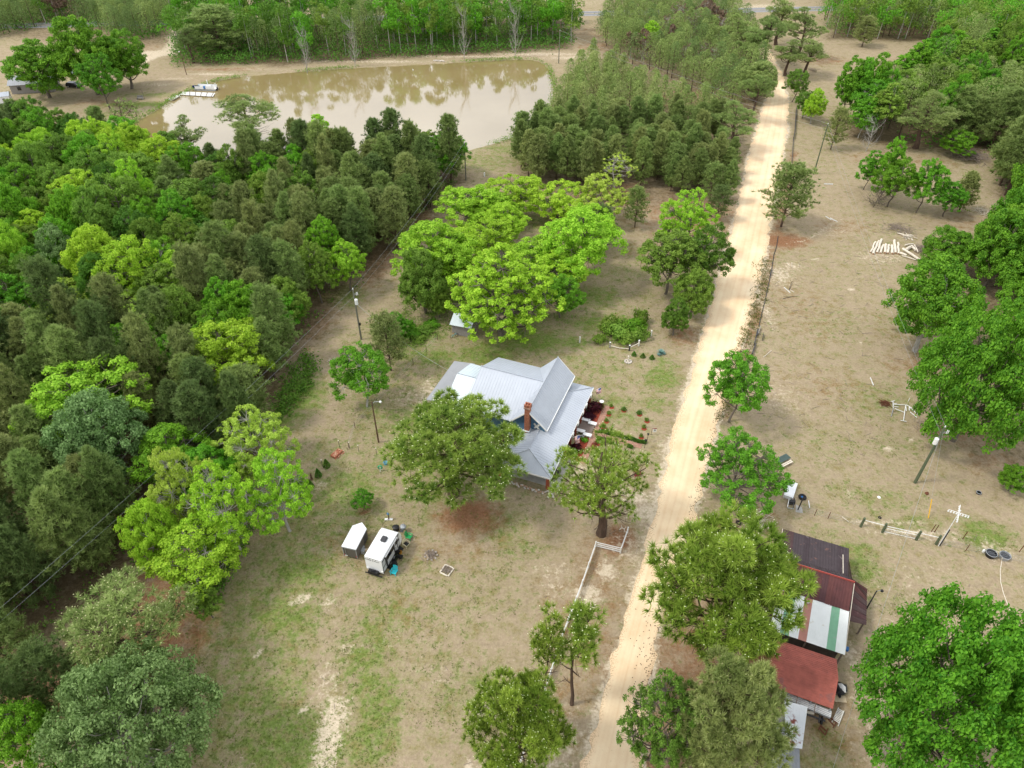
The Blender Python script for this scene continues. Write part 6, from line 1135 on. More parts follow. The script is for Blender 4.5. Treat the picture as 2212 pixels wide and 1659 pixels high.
o1 = P_(1385, 355, 0); wf2 = thing('stake_row', 'row of thin stakes with pale tops right of the brick stack', 'stakes', (*o1[:2], 0))
for q in fpts2: part('stake', MB().bar(tuple(q-o1), tuple(q-o1+[0, 0, 1.3]), .05), MT['dark'], wf2); part('stake_cap', MB().box(tuple(q-o1+[0, 0, 1.33]), (.13, .13, .09)), MT['bone'], wf2)
# rail fence with the thicket, posts, statue on rocks, agave
o2 = Y_(1180, 545, 0); rf = thing('rail_fence', 'short split-rail fence bent round the front of the leafy thicket', 'fence', (*o2[:2], 0))
fp_ = [Y_(825, 495, 0), Y_(1170, 548, 0), Y_(1338, 460, 0)]
for q, m_ in zip(fp_, ('woodgrey', 'dark', 'whitew')): part('fence_post', MB().tube([tuple(q-o2), tuple(q-o2+[0, 0, 1.15])], .13, 8), MT[m_], rf); part('post_cap', MB().lathe([(0, .02), (.15, .02), (.15, -.03), (0, -.03)], tuple(q-o2+[0, 0, 1.18]), 8), MT['white'], rf)
mid = Y_(1010, 512, 0); part('rail', MB().tube([tuple(fp_[0]-o2+[0, 0, .5]), tuple(mid-o2+[0, 0, .12])], .07, 7), MT['bone'], rf); part('rail', MB().tube([tuple(mid-o2+[0, 0, .15]), tuple(fp_[1]-o2+[0, 0, .45])], .07, 7), MT['bone'], rf); part('rail', MB().tube([tuple(fp_[1]-o2+[0, 0, .7]), tuple(fp_[2]-o2+[0, 0, .6])], .07, 7), MT['bone'], rf)
for (a, b), l_ in (((290, 400), 'spotted white post left of the thicket on the lawn edge'), ((1560, 285), 'white post right of the leafy thicket'), ((1768, 105), 'white post beside the dense cedar bush')): q = Y_(a, b, 0); solo('fence_post', l_, 'post', MB().tube([(0, 0, -.05), (0, 0, 1.15)], .12, 8).lathe([(0, 1.15), (.14, 1.15), (.12, 1.22), (0, 1.23)], n=8), MT['whitew'], (q[0], q[1], 0))
fs = thing('fountain_statue', 'pale figure statue standing on a ring of white rocks on the side lawn', 'statue', (*Y_(1150, 745, 0)[:2], 0))
for i in range(12): part('stone', MB().rock((.5*cos(i*.53), .45*sin(i*.53), .12), (.2, .18, .14), i+90), MT['rock'], fs)
part('figure', MB().lathe([(.3, 0), (.22, .25), (.1, .3), (.16, .6), (.11, .85), (.17, 1.05), (.16, 1.15), (.06, 1.22), (.1, 1.32), (.09, 1.42), (0, 1.48)], n=10, sy=.75).bar((-.1, 0, 1.05), (-.35, 0, 1.5), .07).bar((.1, 0, 1.05), (.3, .05, 1.35), .07), MT['bone'], fs)
ag = thing('agave_plant', 'blue-grey agave rosette by the road', 'agave', (*Y_(1735, 600, 0)[:2], 0)); g = np.random.default_rng(8); agm = mat('agave_leaf', (.17, .30, .26), .6, .15, 3)
for k_, c_ in enumerate([(0, 0, 34, .95), (-.45, -.5, 14, .5), (.5, -.2, 10, .4)]):
    for i in range(c_[2]):
        a = i*2.4; e = .25 + .9*(i/c_[2]); d = np.array([cos(a)*cos(e), sin(a)*cos(e), sin(e)]); q = np.array([c_[0], c_[1], .05]); sd_ = np.array([-sin(a), cos(a), 0])*.07
        part('leaf', MB().add([q - sd_, q + sd_, q + d*c_[3]*.55 + sd_*1.1 + [0, 0, .05], q + d*c_[3]*.55 - sd_*1.1 + [0, 0, .05], q + d*c_[3]], [(0, 1, 2, 3)], [(3, 2, 4)]), agm, ag)
# thicket of shrubs
g = np.random.default_rng(31)
for i, (a, b, R0, l_) in enumerate([(1000, 200, 2.2, 'leafy thicket bush right behind the split-rail fence'), (1250, 120, 2.1, 'leafy thicket bush at the back right of the patch'), (850, 120, 1.9, 'leafy thicket bush at the back left of the patch'), (1330, 250, 1.5, 'thicket bush by the white post of the rail fence'), (1130, 330, 1.6, 'thicket bush touching the dark corner post'), (640, 330, 1.1, 'low bush at the left end of the thicket'), (1380, -30, 1.2, 'upright young shoots at the top right of the thicket')]):
    q = Y_(a, b, .8); tree('bush%d' % (i % 3), 'shrub', l_, 'shrub', q[0], q[1], 1.6*R0**.4*(1.5 if i == 6 else 1), R0, 'mid' if i != 1 else 'green', 'barkgrey')
X_ = Zr(1020, 840, 420)
for i, (a, b, R0, l_) in enumerate([(1150, 850, 1.6, 'weedy bush in the middle of the patch left of the shack'), (1350, 780, 1.5, 'weedy bush nearest the shack corner'), (1050, 720, 1.5, 'weedy bush at the top of the patch by the olive pine'), (1250, 930, 1.1, 'weedy bush at the lower edge of the patch by the wire fence'), (1450, 690, 1.3, 'weedy bush under the dull green tree')]):
    q = X_(a, b, .3); tree('bush%d' % (i % 3), 'shrub', l_, 'shrub', q[0], q[1], .9, R0, 'mid' if i % 2 else 'green', 'barkgrey')
for i, (x_, y_, R0, l_) in enumerate([(760, 1010, .5, ''), ]): pass
# wooden shack
sh0 = X_(1780, 855, 0); sh1 = X_(2040, 905, 0); dS = unit((sh1-sh0)[:2]); rS = math.atan2(dS[1], dS[0]); wS = 3.4
SH = thing('wooden_shack', 'small grey board shack with tin roof under the tall forked tree', 'shed', (*sh0[:2], 0), rS)
part('wall', MB().prism([(0, 0), (wS, 0), (wS, 3.6), (0, 3.6)], 0, 2.2), MT['woodgrey'], SH); lp = MB()
for i in range(11): lp.box((wS/2, -.03, .15 + i*.2), (wS+.05, .06, .16 if i % 3 else .15))
part('wall_board', lp, MT['woodgrey'], SH, kind='stuff')
roof_face(SH, [(-.3, -.4, 2.25), (wS+.3, -.4, 2.25), (wS+.3, 1.9, 3.3), (-.3, 1.9, 3.3)], MT['roofw'], .3); roof_face(SH, [(-.3, 4.1, 2.25), (wS+.3, 4.1, 2.25), (wS+.3, 1.9, 3.3), (-.3, 1.9, 3.3)], MT['roofw'], .3)
bk = thing('old_bicycle', 'turquoise old bicycle leaning at the shack corner', 'bicycle', (*X_(1805, 905, 0)[:2], 0), .5); Rm = np.array([[1, 0, 0], [0, 0, -1], [0, 1, 0]]); tq = mat('pale_turquoise', (.30, .52, .50), .6)
for a in (-.5, .5): w = part('wheel', MB().torus((a, 0, .33), .3, .03, 16, 5, Rm=Rm), MT['dark'], bk)
part('frame', MB().bar((-.5, 0, .33), (-.1, 0, .75), .05).bar((-.1, 0, .75), (.4, 0, .75), .05).bar((0, 0, .33), (.4, 0, .75), .05).bar((0, 0, .33), (-.1, 0, .75), .05).bar((-.5, 0, .33), (0, 0, .33), .05).bar((.5, 0, .33), (.38, 0, .95), .05), tq, bk); part('saddle', MB().box((-.12, 0, .88), (.25, .12, .06)), MT['orange'], bk); part('handlebar', MB().bar((.36, -.25, .98), (.36, .25, .98), .04), MT['steel'], bk)
# white rail fence along the road
F3 = Zr(1560, 1560, 400, 1952); F4 = Zr(1560, 1780, 300, 545)
pts = [F3(1572, 190, 0), F3(1468, 488, 0), F3(1105, 400, 0), F3(1000, 700, 0), F3(910, 960, 0), F3(820, 1200, 0)] + [F4(262, 160, 0), F4(230, 250, 0), F4(197, 350, 0), F4(168, 440, 0), F4(138, 530, 0), F4(108, 620, 0), F4(76, 720, 0), F4(45, 800, 0), F4(14, 900, 0), F4(-18, 990, 0)]
o3 = pts[2]; wh = thing('rail_fence', 'white three-rail fence running down beside the road and round the thin pine', 'fence', (*o3[:2], 0))
for q in pts: part('fence_post', MB().box(tuple(q-o3+[0, 0, .6]), (.14, .14, 1.2), rz=.4), MT['whitew'], wh)
for a, b in zip(pts, pts[1:]):
    for zz in (.32, .68, 1.04): part('rail', MB().bar(tuple(a-o3+[0, 0, zz]), tuple(b-o3+[0, 0, zz]), .05, .15) if abs((b-a)[0]) > abs((b-a)[1]) else MB().bar(tuple(a-o3+[0, 0, zz]), tuple(b-o3+[0, 0, zz]), .15, .05) if False else MB().bar(tuple(a-o3+[0, 0, zz]), tuple(b-o3+[0, 0, zz]), .06, .15), MT['white'], wh)
p = F3(1500, 150, 0); solo('driftwood', 'pale twisted driftwood beside the thick pine trunk', 'driftwood', MB().tube([(-.4, 0, .1), (-.1, .1, .4), (.2, -.1, .3), (.4, .1, .6)], [.09, .08, .07, .03], 6).tube([(-.1, .1, .4), (-.2, .3, .7)], [.06, .02], 5).tube([(.2, -.1, .3), (.3, -.4, .05)], [.06, .03], 5), MT['bone'], (p[0], p[1], 0))

# ================================================================ barn, sheds and yard on the right
B1 = Zr(2240, 1560, 400); B2 = Zr(2240, 1860, 400); B3 = Zr(2280, 2060, 400); W4 = Zr(2560, 1480, 512); W5 = Zr(2300, 1320, 260, 1540); W8 = Zr(2560, 1120, 400, 1896); W3 = Zr(2560, 680, 260); W9 = Zr(2200, 540, 360, 1066); R3 = Zr(2048, 0, 1024); R1 = Zr(0, 0, 1024); R2 = Zr(1024, 0, 1024)
BRZ = radians(-22.456)
def tin(name, c, rc, var=.18): return mat(name, c, .75, var, 1.6, col2=rc, thr=.60, detail=8)
DK = [tin('barn_tin_dark%d' % i, c, r) for i, (c, r) in enumerate([((.075, .040, .040), (.14, .055, .04)), ((.06, .045, .05), (.19, .10, .08)), ((.085, .05, .052), (.12, .05, .035)), ((.05, .035, .04), (.16, .13, .13))])]
MR = [tin('barn_tin_maroon%d' % i, c, r) for i, (c, r) in enumerate([((.105, .035, .035), (.08, .03, .03)), ((.085, .035, .038), (.14, .07, .07)), ((.12, .04, .038), (.09, .04, .04))])]
PW_ = tin('barn_tin_white', (.86, .88, .87), (.70, .66, .58), .03); PG_ = tin('barn_tin_green', (.24, .48, .32), (.3, .46, .36), .08); PP_ = tin('barn_tin_pink', (.52, .25, .20), (.42, .2, .15), .08); RT_ = tin('shed_tin_red', (.42, .125, .095), (.31, .12, .105), .2)
BN = thing('barn', 'long barn with rusty dark, maroon and white-green-pink striped tin roof', 'barn', (33.954, 56.575, 0), BRZ)
def sheets(parent, A, B, C, D, n, mats, seed, over=.03, th=.02, lab=None, ribs=2):
    """roofing sheets laid side by side from edge A-D to edge B-C; each is an object of its own"""
    A, B, C, D = [np.array(q, float) for q in (A, B, C, D)]; g = np.random.default_rng(seed); nn = unit(np.cross(B-A, D-A)); nn = -nn if nn[2] < 0 else nn
    for i in range(n):
        s0, s1 = i/n, (i+1)/n; k = nn*(.012*(i % 2) + g.uniform(0, .012)); e = g.uniform(-over, over)
        a, b, c, d = A + (B-A)*s0, A + (B-A)*s1, D + (C-D)*s1, D + (C-D)*s0; dn = unit(d-a)
        P = [a + k, b + k, c + k + dn*e, d + k + dn*e]; mb = MB().slab(P, th)
        for r in range(ribs+1):
            f = (r + .04)/(ribs + .08); p0 = P[0] + (P[1]-P[0])*f; p1 = P[3] + (P[2]-P[3])*f; x_ = unit(P[1]-P[0]); y_ = np.cross(unit(p1-p0), x_); y_ = nn; dz = unit(p1-p0); x_ = np.cross(y_, dz)
            mb.box((p0+p1)/2 + nn*.018, (.045, .036, np.linalg.norm(p1-p0)-.01), R=np.column_stack([x_, y_, dz]))
        part('roof_sheet', mb, mats[int(g.integers(len(mats)))] if isinstance(mats, list) else mats, parent, lab)
sheets(BN, h(0, 0, 3.0), h(7.75, 0, 3.0), h(7.7, 5.1, 4.05), h(-.02, 5.1, 4.05), 12, DK, 1)
sheets(BN, h(-.02, 5.05, 4.06), h(7.7, 5.05, 4.06), h(7.75, 7.4, 6.0), h(.05, 7.4, 6.0), 12, [DK[3], DK[1], DK[3]], 2)
sheets(BN, h(.05, 7.4, 6.02), h(7.75, 7.4, 6.02), h(7.75, 10.45, 4.68), h(.1, 10.35, 4.70), 12, MR, 3)
for a, b, m_ in ((.3, 1.35, PW_), (1.35, 2.25, PG_), (2.25, 3.25, PW_), (3.25, 4.15, PP_), (4.15, 5.2, PW_), (5.2, 6.2, PW_), (6.2, 7.1, PG_), (7.1, 8.1, PW_)):
    sc = lambda q: q*.965 + .0
    sheets(BN, h(sc(a), 10.38, 4.66), h(sc(b), 10.38, 4.66), h(b, 14.75, 2.8), h(a, 14.75, 2.8), 1, m_, int(a*10), over=0, ribs=4)
part('ridge_cap', MB().bar(h(0, 7.42, 6.07), h(7.85, 7.42, 6.07), .05, .34), mat('ridge_red', (.55, .11, .09), .6, .06, 2), BN)
sheets(BN, h(7.62, 6.3, 5.2), h(7.8, 7.1, 5.7), h(10.15, 6.05, 2.5), h(10.15, 4.85, 2.5), 2, [MR[0], DK[0]], 5); sheets(BN, h(7.8, 7.1, 5.7), h(7.8, 11.2, 4.0), h(10.2, 9.8, 2.45), h(10.15, 6.05, 2.5), 6, DK + MR, 6)
part('wall', MB().prism([(.3, -14.2), (7.6, -14.2), (7.6, -.4), (.3, -.4)], 0, 2.75), mat('barn_wall', (.07, .055, .045), .95, .3, 2), BN)
part('gable_end', MB().slab([h(.25, .4, 2.7), h(.25, 14.3, 2.7), h(.25, 10.4, 4.5), h(.25, 7.4, 5.8), h(.25, 5.1, 3.9)], .1), MT['wood'], BN); part('gable_end', MB().slab([h(7.65, .4, 2.7), h(7.65, 14.3, 2.7), h(7.65, 10.4, 4.5), h(7.65, 7.4, 5.8), h(7.65, 5.1, 3.9)], .1), MT['wood'], BN)
part('fascia', MB().bar(h(7.85, 7.5, 5.95), h(8.12, 14.75, 2.75), .05, .14), MT['bone'], BN); part('fascia', MB().bar(h(-.05, .0, 2.98), h(-.05, 2.2, 3.35), .05, .12), MT['bone'], BN); part('fascia', MB().bar(h(7.05, 1.6, 3.42), h(7.05, 5.0, 4.12), .08, .05), MT['bone'], BN)
for q in ((8.0, 14.3), (4.2, 14.4), (.6, 14.3)): part('post', MB().box(h(*q, 1.35), (.16, .16, 2.7)), MT['wood'], BN)
part('post', MB().box(h(10.0, 9.5, 1.2), (.14, .14, 2.4)), MT['wood'], BN); part('post', MB().box(h(10.0, 5.2, 1.2), (.14, .14, 2.4)), MT['wood'], BN)
vq = part('roof_vent', MB().box(h(3.55, 10.95, 4.72), (.22, .22, .4)), MT['white'], BN); part('vent_cap', MB().box(h(3.55, 10.95, 4.93), (.2, .2, .05)), MT['black'], vq)
part('patch_sheet', MB().slab([h(.5, 10.5, 4.66), h(1.2, 10.5, 4.66), h(1.25, 11.6, 4.19), h(.5, 11.6, 4.19)], .012), PP_, BN)
SD = thing('open_shed', 'red ribbed tin roof shed in front of the barn', 'shed', (33.954, 56.575, 0), BRZ)
roof_face(SD, [h(.85, 15.35, 2.35), h(7.45, 15.3, 2.35), h(7.6, 18.0, 3.0), h(.8, 18.0, 3.0)], RT_, .27, rib=(.07, .05), dirv=(1, 0, 0)); roof_face(SD, [h(.8, 18.0, 3.0), h(7.6, 18.0, 3.0), h(7.45, 21.1, 2.3), h(.8, 21.1, 2.3)], RT_, .27, rib=(.07, .05), dirv=(1, 0, 0))
for a in (1.0, 3.2, 5.4, 7.3):
    for b in (15.6, 20.9): part('post', MB().box(h(a, b, 1.12), (.1, .1, 2.25)), MT['steel'], SD)
part('rafter', MB().bar(h(4.0, 20.8, 2.2), h(4.0, 22.0, 1.9), .08), MT['wood'], SD); part('rafter', MB().bar(h(5.8, 20.8, 2.2), h(5.8, 22.0, 1.9), .08), MT['wood'], SD); part('rafter', MB().bar(h(2.2, 20.8, 2.2), h(2.2, 22.0, 1.9), .08), MT['wood'], SD)
part('floor_shadow_boards', MB().box(h(4.2, 19, .03), (6.2, 6.5, .06)), MT['dark'], SD) if False else None
tr_ = thing('farm_implement', 'dark steel farm frame stored under the red shed edge', 'implement', (33.954, 56.575, 0), BRZ); part('frame', MB().bar(h(1.5, 21.7, .6), h(7.2, 21.7, .6), .14).bar(h(2.6, 21.3, .6), h(2.6, 22.1, .6), .12).bar(h(6.6, 21.3, .6), h(6.6, 22.1, .6), .12), MT['dark'], tr_); part('wheel', MB().torus(h(6.9, 21.7, .4), .3, .1, 14, 6, Rm=np.array([[0, 0, 1], [1, 0, 0], [0, 1, 0]])), MT['rubber'], tr_)
a_ = B2(560, 1205, 1.3); b_ = B2(1400, 1560, 1.3); d_ = unit(b_-a_); lp_ = np.linalg.norm(b_-a_); c_ = (a_+b_)/2
rp_ = thing('roofing_stack', 'long stack of white metal roofing panels below the red shed', 'panels', (c_[0], c_[1], 0), math.atan2(d_[1], d_[0]))
for i in range(5): part('panel', MB().box((.03*(-1)**i, .0, 1.0 + i*.07), (lp_, .75, .05)), RW if i == 4 else MT['steel'], rp_)
for i in range(4): part('panel_rib', MB().box((0, -.3 + i*.2, 1.32), (lp_, .04, .03)), MT['steel'], rp_)
for sx in (-.4, 0, .4): part('trestle', MB().box((sx*lp_, 0, .48), (.12, .6, .96)), MT['wood'], rp_)
LS = thing('low_shed', 'low shed with rust-stained white tin roof at the bottom edge, half under the olive pine', 'shed', (*B3(600, 700, 0)[:2], 0)); o_ = B3(600, 700, 0)
rw = mat('rusted_white_tin', (.74, .76, .78), .7, .06, 1.2, col2=(.26, .07, .05), thr=.54, detail=8); gt = tin('grey_tin', (.28, .29, .31), (.2, .18, .18), .15)
q4 = [B3(*q, 2.3) - o_ for q in ((400, 230), (780, 330), (690, 1030), (440, 1000))]; sheets(LS, *q4, 7, rw, 9, over=.0)
q5 = [B3(*q, 2.15) - o_ for q in ((200, 640), (640, 690), (665, 1420), (100, 1420))]; sheets(LS, *q5, 5, gt, 10, over=0)
wl = [B3(*q, 2.1) - o_ for q in ((240, 500), (700, 400), (650, 1100), (640, 1460), (120, 1460))]; part('wall', MB().prism([tuple(q[:2]) for q in wl][::-1], 0, 1.98), MT['woodgrey'], LS)
part('roof_edge', MB().bar(tuple(B3(783, 335, 2.27)-o_), tuple(B3(693, 1030, 2.27)-o_), .05, .12), MT['white'], LS)
# things beside the sheds
a_ = B3(1335, 395, 0); b_ = B3(1235, 640, 0); ld = thing('ladder', 'white step ladder lying on the ground right of the sheds', 'ladder', (*((a_+b_)/2)[:2], 0), math.atan2((b_-a_)[1], (b_-a_)[0])); Ln = np.linalg.norm(b_-a_)
for s_ in (-.28, .28): part('rail', MB().bar((-Ln/2, s_, .3), (Ln/2, s_*1.15, .2), .07, .05), MT['whitew'], ld)
for i in range(9): part('rung', MB().box((-Ln/2+.15 + i*(Ln-.5)/8, 0, .3), (.09, .56, .04)), MT['whitew'], ld)
fr = thing('rusty_frame', 'rusty steel frame in two parts lying beside the white ladder', 'frame', (*B3(1130, 640, 0)[:2], 0)); o_ = B3(1130, 640, 0)
for a, b in (((1175, 490), (1135, 550)), ((1140, 545), (1225, 640)), ((1160, 510), (1260, 585)), ((1275, 575), (1215, 680)), ((1030, 610), (970, 715)), ((990, 700), (1085, 800)), ((1010, 655), (1100, 730)), ((1130, 690), (1080, 810))): part('beam', MB().bar(tuple(B3(*a, .25)-o_), tuple(B3(*b, .25)-o_), .11), MT['rust'], fr)
p = B3(1325, 205, .0); solo('plywood_sheet', 'pale plywood sheet on the ground by the lower corner of the red roof', 'board', MB().box((0, 0, .06), (1.25, .75, .04), rz=-.1), MT['tan'], (p[0], p[1], 0))
jk = thing('covered_mower', 'black and white machine under a torn cover at the right side of the red shed', 'machine', (*B3(1320, 75, 0)[:2], 0)); part('body', MB().rock((0, 0, .4), (.75, .9, .5), 3), MT['black'], jk); part('cover', MB().rock((.12, .05, .62), (.4, .55, .32), 9), MT['white'], jk); part('wheel', MB().torus((-.3, -.6, .3), .2, .09, 12, 6, Rm=np.array([[0, 0, 1], [1, 0, 0], [0, 1, 0]])), MT['rubber'], jk)
p = B3(815, 445, .4); solo('timber', 'short squared timber propped by the white rusty roof', 'timber', MB().box((0, 0, .5), (.9, .28, .2), rz=-.05).box((.3, 0, .2), (.1, .1, .5)).box((-.3, 0, .2), (.1, .1, .5)), MT['bone'], (p[0], p[1], 0))
p = B2(1650, 475, .2); solo('blue_crate', 'small blue crate beside the barn corner', 'crate', MB().box((0, 0, .15), (.5, .4, .3)).box((0, 0, .32), (.54, .44, .05)), MT['bluep'], (p[0], p[1], 0), BRZ)
R8 = Zr(1536, 1536, 1536)
for (a, b), l_ in (((952, 70), 'black tyre on the ground left of the barn, nearer the road'), ((978, 48), 'black tyre on the ground left of the barn, under the dead branches')): p = R8(a, b, 0); solo('tyre', l_, 'tyre', MB().torus((0, 0, .11), .27, .11, 16, 7), MT['rubber'], (p[0], p[1], 0))
p = R8(880, 30, 1); 
# fence with gate, posts, gourd rack, tubs
fb = [W4(*q, 0) for q in ((95, 432), (375, 505), (815, 603), (1070, 660))]; o_ = fb[1]; gf = thing('field_fence', 'mossy thick-posted fence with pipe gate and white top rails between the fields', 'fence', (*o_[:2], 0))
for q in fb: part('fence_post', MB().tube([tuple(q-o_), tuple(q-o_+[0, 0, 1.75])], [.17, .15], 9), MT['postgreen'], gf)
for a, b, zz in ((0, 1, 1.35), (2, 3, 1.35)): part('top_rail', MB().tube([tuple(fb[a]-o_+[0, 0, zz]), tuple(fb[b]-o_+[0, 0, zz])], .04, 6), MT['white'], gf)
gt_ = part('gate', MB().tube([tuple(fb[1]*.95+fb[2]*.05-o_+[0, 0, 1.3]), tuple(fb[1]*.05+fb[2]*.95-o_+[0, 0, 1.3])], .04, 6).tube([tuple(fb[1]*.95+fb[2]*.05-o_+[0, 0, .9]), tuple(fb[1]*.05+fb[2]*.95-o_+[0, 0, .9])], .035, 6).tube([tuple(fb[1]*.95+fb[2]*.05-o_+[0, 0, .2]), tuple(fb[1]*.05+fb[2]*.95-o_+[0, 0, .2])], .03, 6), MT['white'], gf)
gp = MB()
for k_ in (.05, .35, .65, .95): q = fb[1]*(1-k_) + fb[2]*k_ - o_; gp.tube([tuple(q+[0, 0, .2]), tuple(q+[0, 0, 1.3])], .025, 5)
part('gate_bar', gp, MT['steel'], gt_, kind='stuff')
fl = [W5(530, 1245, 0), W5(850, 1340, 0), W5(1088, 1395, 0), fb[0]]; fr_ = [fb[3], W4(1455, 745, 0), W4(1640, 790, 0), W4(2300, 930, 0)]; wr = MB()
for A in (fl, fr_):
    for a, b in zip(A, A[1:]):
        for zz in (.3, .6, .9, 1.15): wr.bar(tuple(a-o_+[0, 0, zz]), tuple(b-o_+[0, 0, zz]), .012)
part('wire', wr, MT['steel'], gf)
for q in (fl[1], fl[2], fr_[1]): part('stake', MB().bar(tuple(q-o_), tuple(q-o_+[0, 0, 1.3]), .06), MT['rust'], gf)
for (a, b), l_ in (((1010, 500), 'left of two short dark stakes above the pipe gate'), ((1050, 505), 'right of two short dark stakes above the pipe gate'), ((1418, 590), 'single thin dark stake above the gourd rack foot'), ((2148, 760), 'dark stake pair at the right edge beyond the tubs')): q = W4(a, b, 0); solo('stake', l_, 'stake', MB().bar((0, 0, 0), (.05, 0, 1.5), .07), MT['rust'], (q[0], q[1], 0))
def ph(b, t):                                              # pole height from its foot and tip in the picture
    best = min(np.arange(2, 22, .1), key=lambda k: np.hypot(*(np.array(proj(b + np.array([0, 0, k]))) - np.array(t)))); return float(best)
V4 = lambda x, y: ((2560 + x*512/2212)*.72, (1480 + y*512/2212)*.72)
b_ = W4(1100, 685, 0); Hp = ph(b_, V4(1322, 225)); gr_ = thing('gourd_rack', 'white bird-house pole with two crossed arms hung with white gourds', 'birdhouse', (*b_[:2], 0))
part('pole', MB().tube([(0, 0, 0), (0, 0, Hp+.5)], .05, 8), MT['white'], gr_); part('support_post', MB().box((.25, .1, 1.6), (.13, .13, 3.2)), MT['dark'], gr_)
e1 = W4(1485, 265, Hp) - W4(1215, 180, Hp); e2 = W4(1335, 150, Hp) - W4(1300, 355, Hp)
for k_, e in enumerate((e1, e2)):
    e = np.array([e[0], e[1], 0]); l2 = min(np.linalg.norm(e)/2, 1.9); e = unit(e); part('arm', MB().bar(tuple(-e*l2 + [0, 0, Hp+.02*k_]), tuple(e*l2 + [0, 0, Hp+.02*k_]), .045), MT['white'], gr_)
    for f in (-.95, -.7, -.42, -.16, .16, .42, .7, .95): part('gourd', MB().lathe([(0, .0), (.03, .0), (.045, -.08), (.09, -.18), (.11, -.28), (.07, -.38), (0, -.4)], tuple(e*l2*f + [0, 0, Hp]), 9), MT['white'], gr_)
def tub(p, lb, m_, R0=.62, H0=.6):
    t = thing('stock_tub', lb, 'tub', (*p[:2], 0)); part('body', MB().lathe([(R0*.88, 0), (R0, H0), (R0+.05, H0), (R0+.05, H0-.05), (R0-.04, H0-.02), (R0*.84, .05), (0, .05)], n=20), m_, t); part('water', MB().lathe([(0, H0*.72), (R0*.93, H0*.72)], n=18), MT['glass'], t); part('rim', MB().torus((0, 0, H0), R0+.02, .035, 20, 6), MT['steel'], t)
tub(W4(1770, 810, 0), 'black round stock tub at the wire fence', MT['black']); tub(W4(1945, 838, 0), 'grey round stock tub with a hose running out', MT['steel'])
p = W4(1683, 760, 0); solo('white_jug', 'white jug beside the black stock tub', 'jug', MB().lathe([(0, 0), (.17, .02), (.18, .35), (.06, .5), (.05, .58), (0, .58)], n=10), MT['white'], (p[0], p[1], 0))
hp = [W4(1930, 840, .62), W4(1925, 870, .05), W4(1905, 1000, .03), W4(1910, 1150, .03), W4(1945, 1290, .03), W4(2000, 1440, .03), W4(2085, 1640, .03), W4(2150, 1800, .03)]; solo('garden_hose', 'pale hose curving from the grey tub down the right edge', 'hose', MB().tube(hp, .045, 6), MT['bone'])
p = W4(333, 52, 0); solo('flat_disc', 'round white lid lying on the field grass', 'lid', MB().lathe([(0, .05), (.2, .06), (.24, .0)], n=14), MT['white'], (p[0], p[1], 0)); p = W4(342, 318, 0); solo('tyre', 'small black tyre above the field fence', 'tyre', MB().torus((0, 0, .07), .16, .07, 14, 6), MT['rubber'], (p[0], p[1], 0))
p = W4(950, 8, 0); solo('feed_pan', 'dark brown lump of scrap on the field near the yellow guy marker', 'scrap', MB().rock((0, 0, .12), (.3, .35, .16), 2), MT['rust'], (p[0], p[1], 0)); tub(W4(1620, 2, 0), 'small black tub on the field right of the leaning pole', MT['black'], .3, .25)
tub(at(2110, 1185) if False else W4(2130, -60, 0), 'dark bin at the right edge under the small oak', MT['black'], .4, .5) if False else None
p = W4(970, 335, 0)
# white cabinet, trestle scrap, tyre and picnic table by the roadside tree
a_ = W5(470, 755, .5); b_ = W5(385, 1010, .5); d_ = unit(b_-a_); c_ = (a_+b_)/2; cb = thing('white_cabinet', 'long white cabinet lying on the ground beside the roadside tree', 'cabinet', (c_[0], c_[1], 0), math.atan2(d_[1], d_[0])); part('body', MB().box((0, 0, .35), (3.0, 1.25, .6), bev=.04), RW, cb); part('door', MB().box((-.05, 0, .67), (2.7, 1.1, .04)), RW, cb)
sm = thing('scrap_trestle', 'black and white scrap frame below the white cabinet', 'scrap', (*W5(440, 1130, 0)[:2], 0)); o_ = W5(440, 1130, 0)
for a, b, m_ in (((470, 1000), (510, 1090), 'black'), ((440, 1060), (510, 1095), 'black'), ((400, 1050), (370, 1190), 'white'), ((370, 1205), (480, 1225), 'steel'), ((480, 1120), (470, 1215), 'dark'), ((400, 1140), (470, 1130), 'dark')): part('bar', MB().bar(tuple(W5(*a, .5)-o_), tuple(W5(*b, .2)-o_), .09), MT[m_], sm)
part('box', MB().box((0, 0, .3), (.7, .5, .5)), MT['black'], sm)
pl_ = W5(555, 1240, 0); solo('dark_post', 'black post with white strip right of the scrap frame', 'post', MB().bar((0, 0, 0), (.1, 0, 2.6), .12).bar((.08, .02, .2), (.1, .02, 1.6), .06), MT['dark'], (*pl_[:2], 0)); cs = W5(575, 1230, 0); sheet('concrete_pad', [(cs[0]+a, cs[1]+b) for a, b in ((-.6, -.5), (.3, -.7), (.5, .3), (-.2, .8))], .02, MT['concrete'])
wt = thing('wheel_tyre', 'black tyre with blue wheel near the dark post', 'tyre', (*W5(632, 1028, 0)[:2], 0)); part('tread', MB().torus((0, 0, .17), .38, .17, 18, 8), MT['rubber'], wt); part('rim', MB().lathe([(0, .12), (.2, .14), (.27, .2), (.27, .1)], n=14), MT['bluep'], wt)
a_, b_ = W5(745, 1080, .05), W5(765, 1205, .05); solo('white_pipe', 'short white pipe on the grass right of the dark post', 'pipe', MB().tube([a_, b_], .06, 7), MT['white']); a_, b_ = W5(1340, 1365, .06), W5(1455, 1450, .06); solo('pale_pole', 'thin pale pole lying along the wire fence', 'pole', MB().tube([a_, b_], .05, 6), MT['bone'])
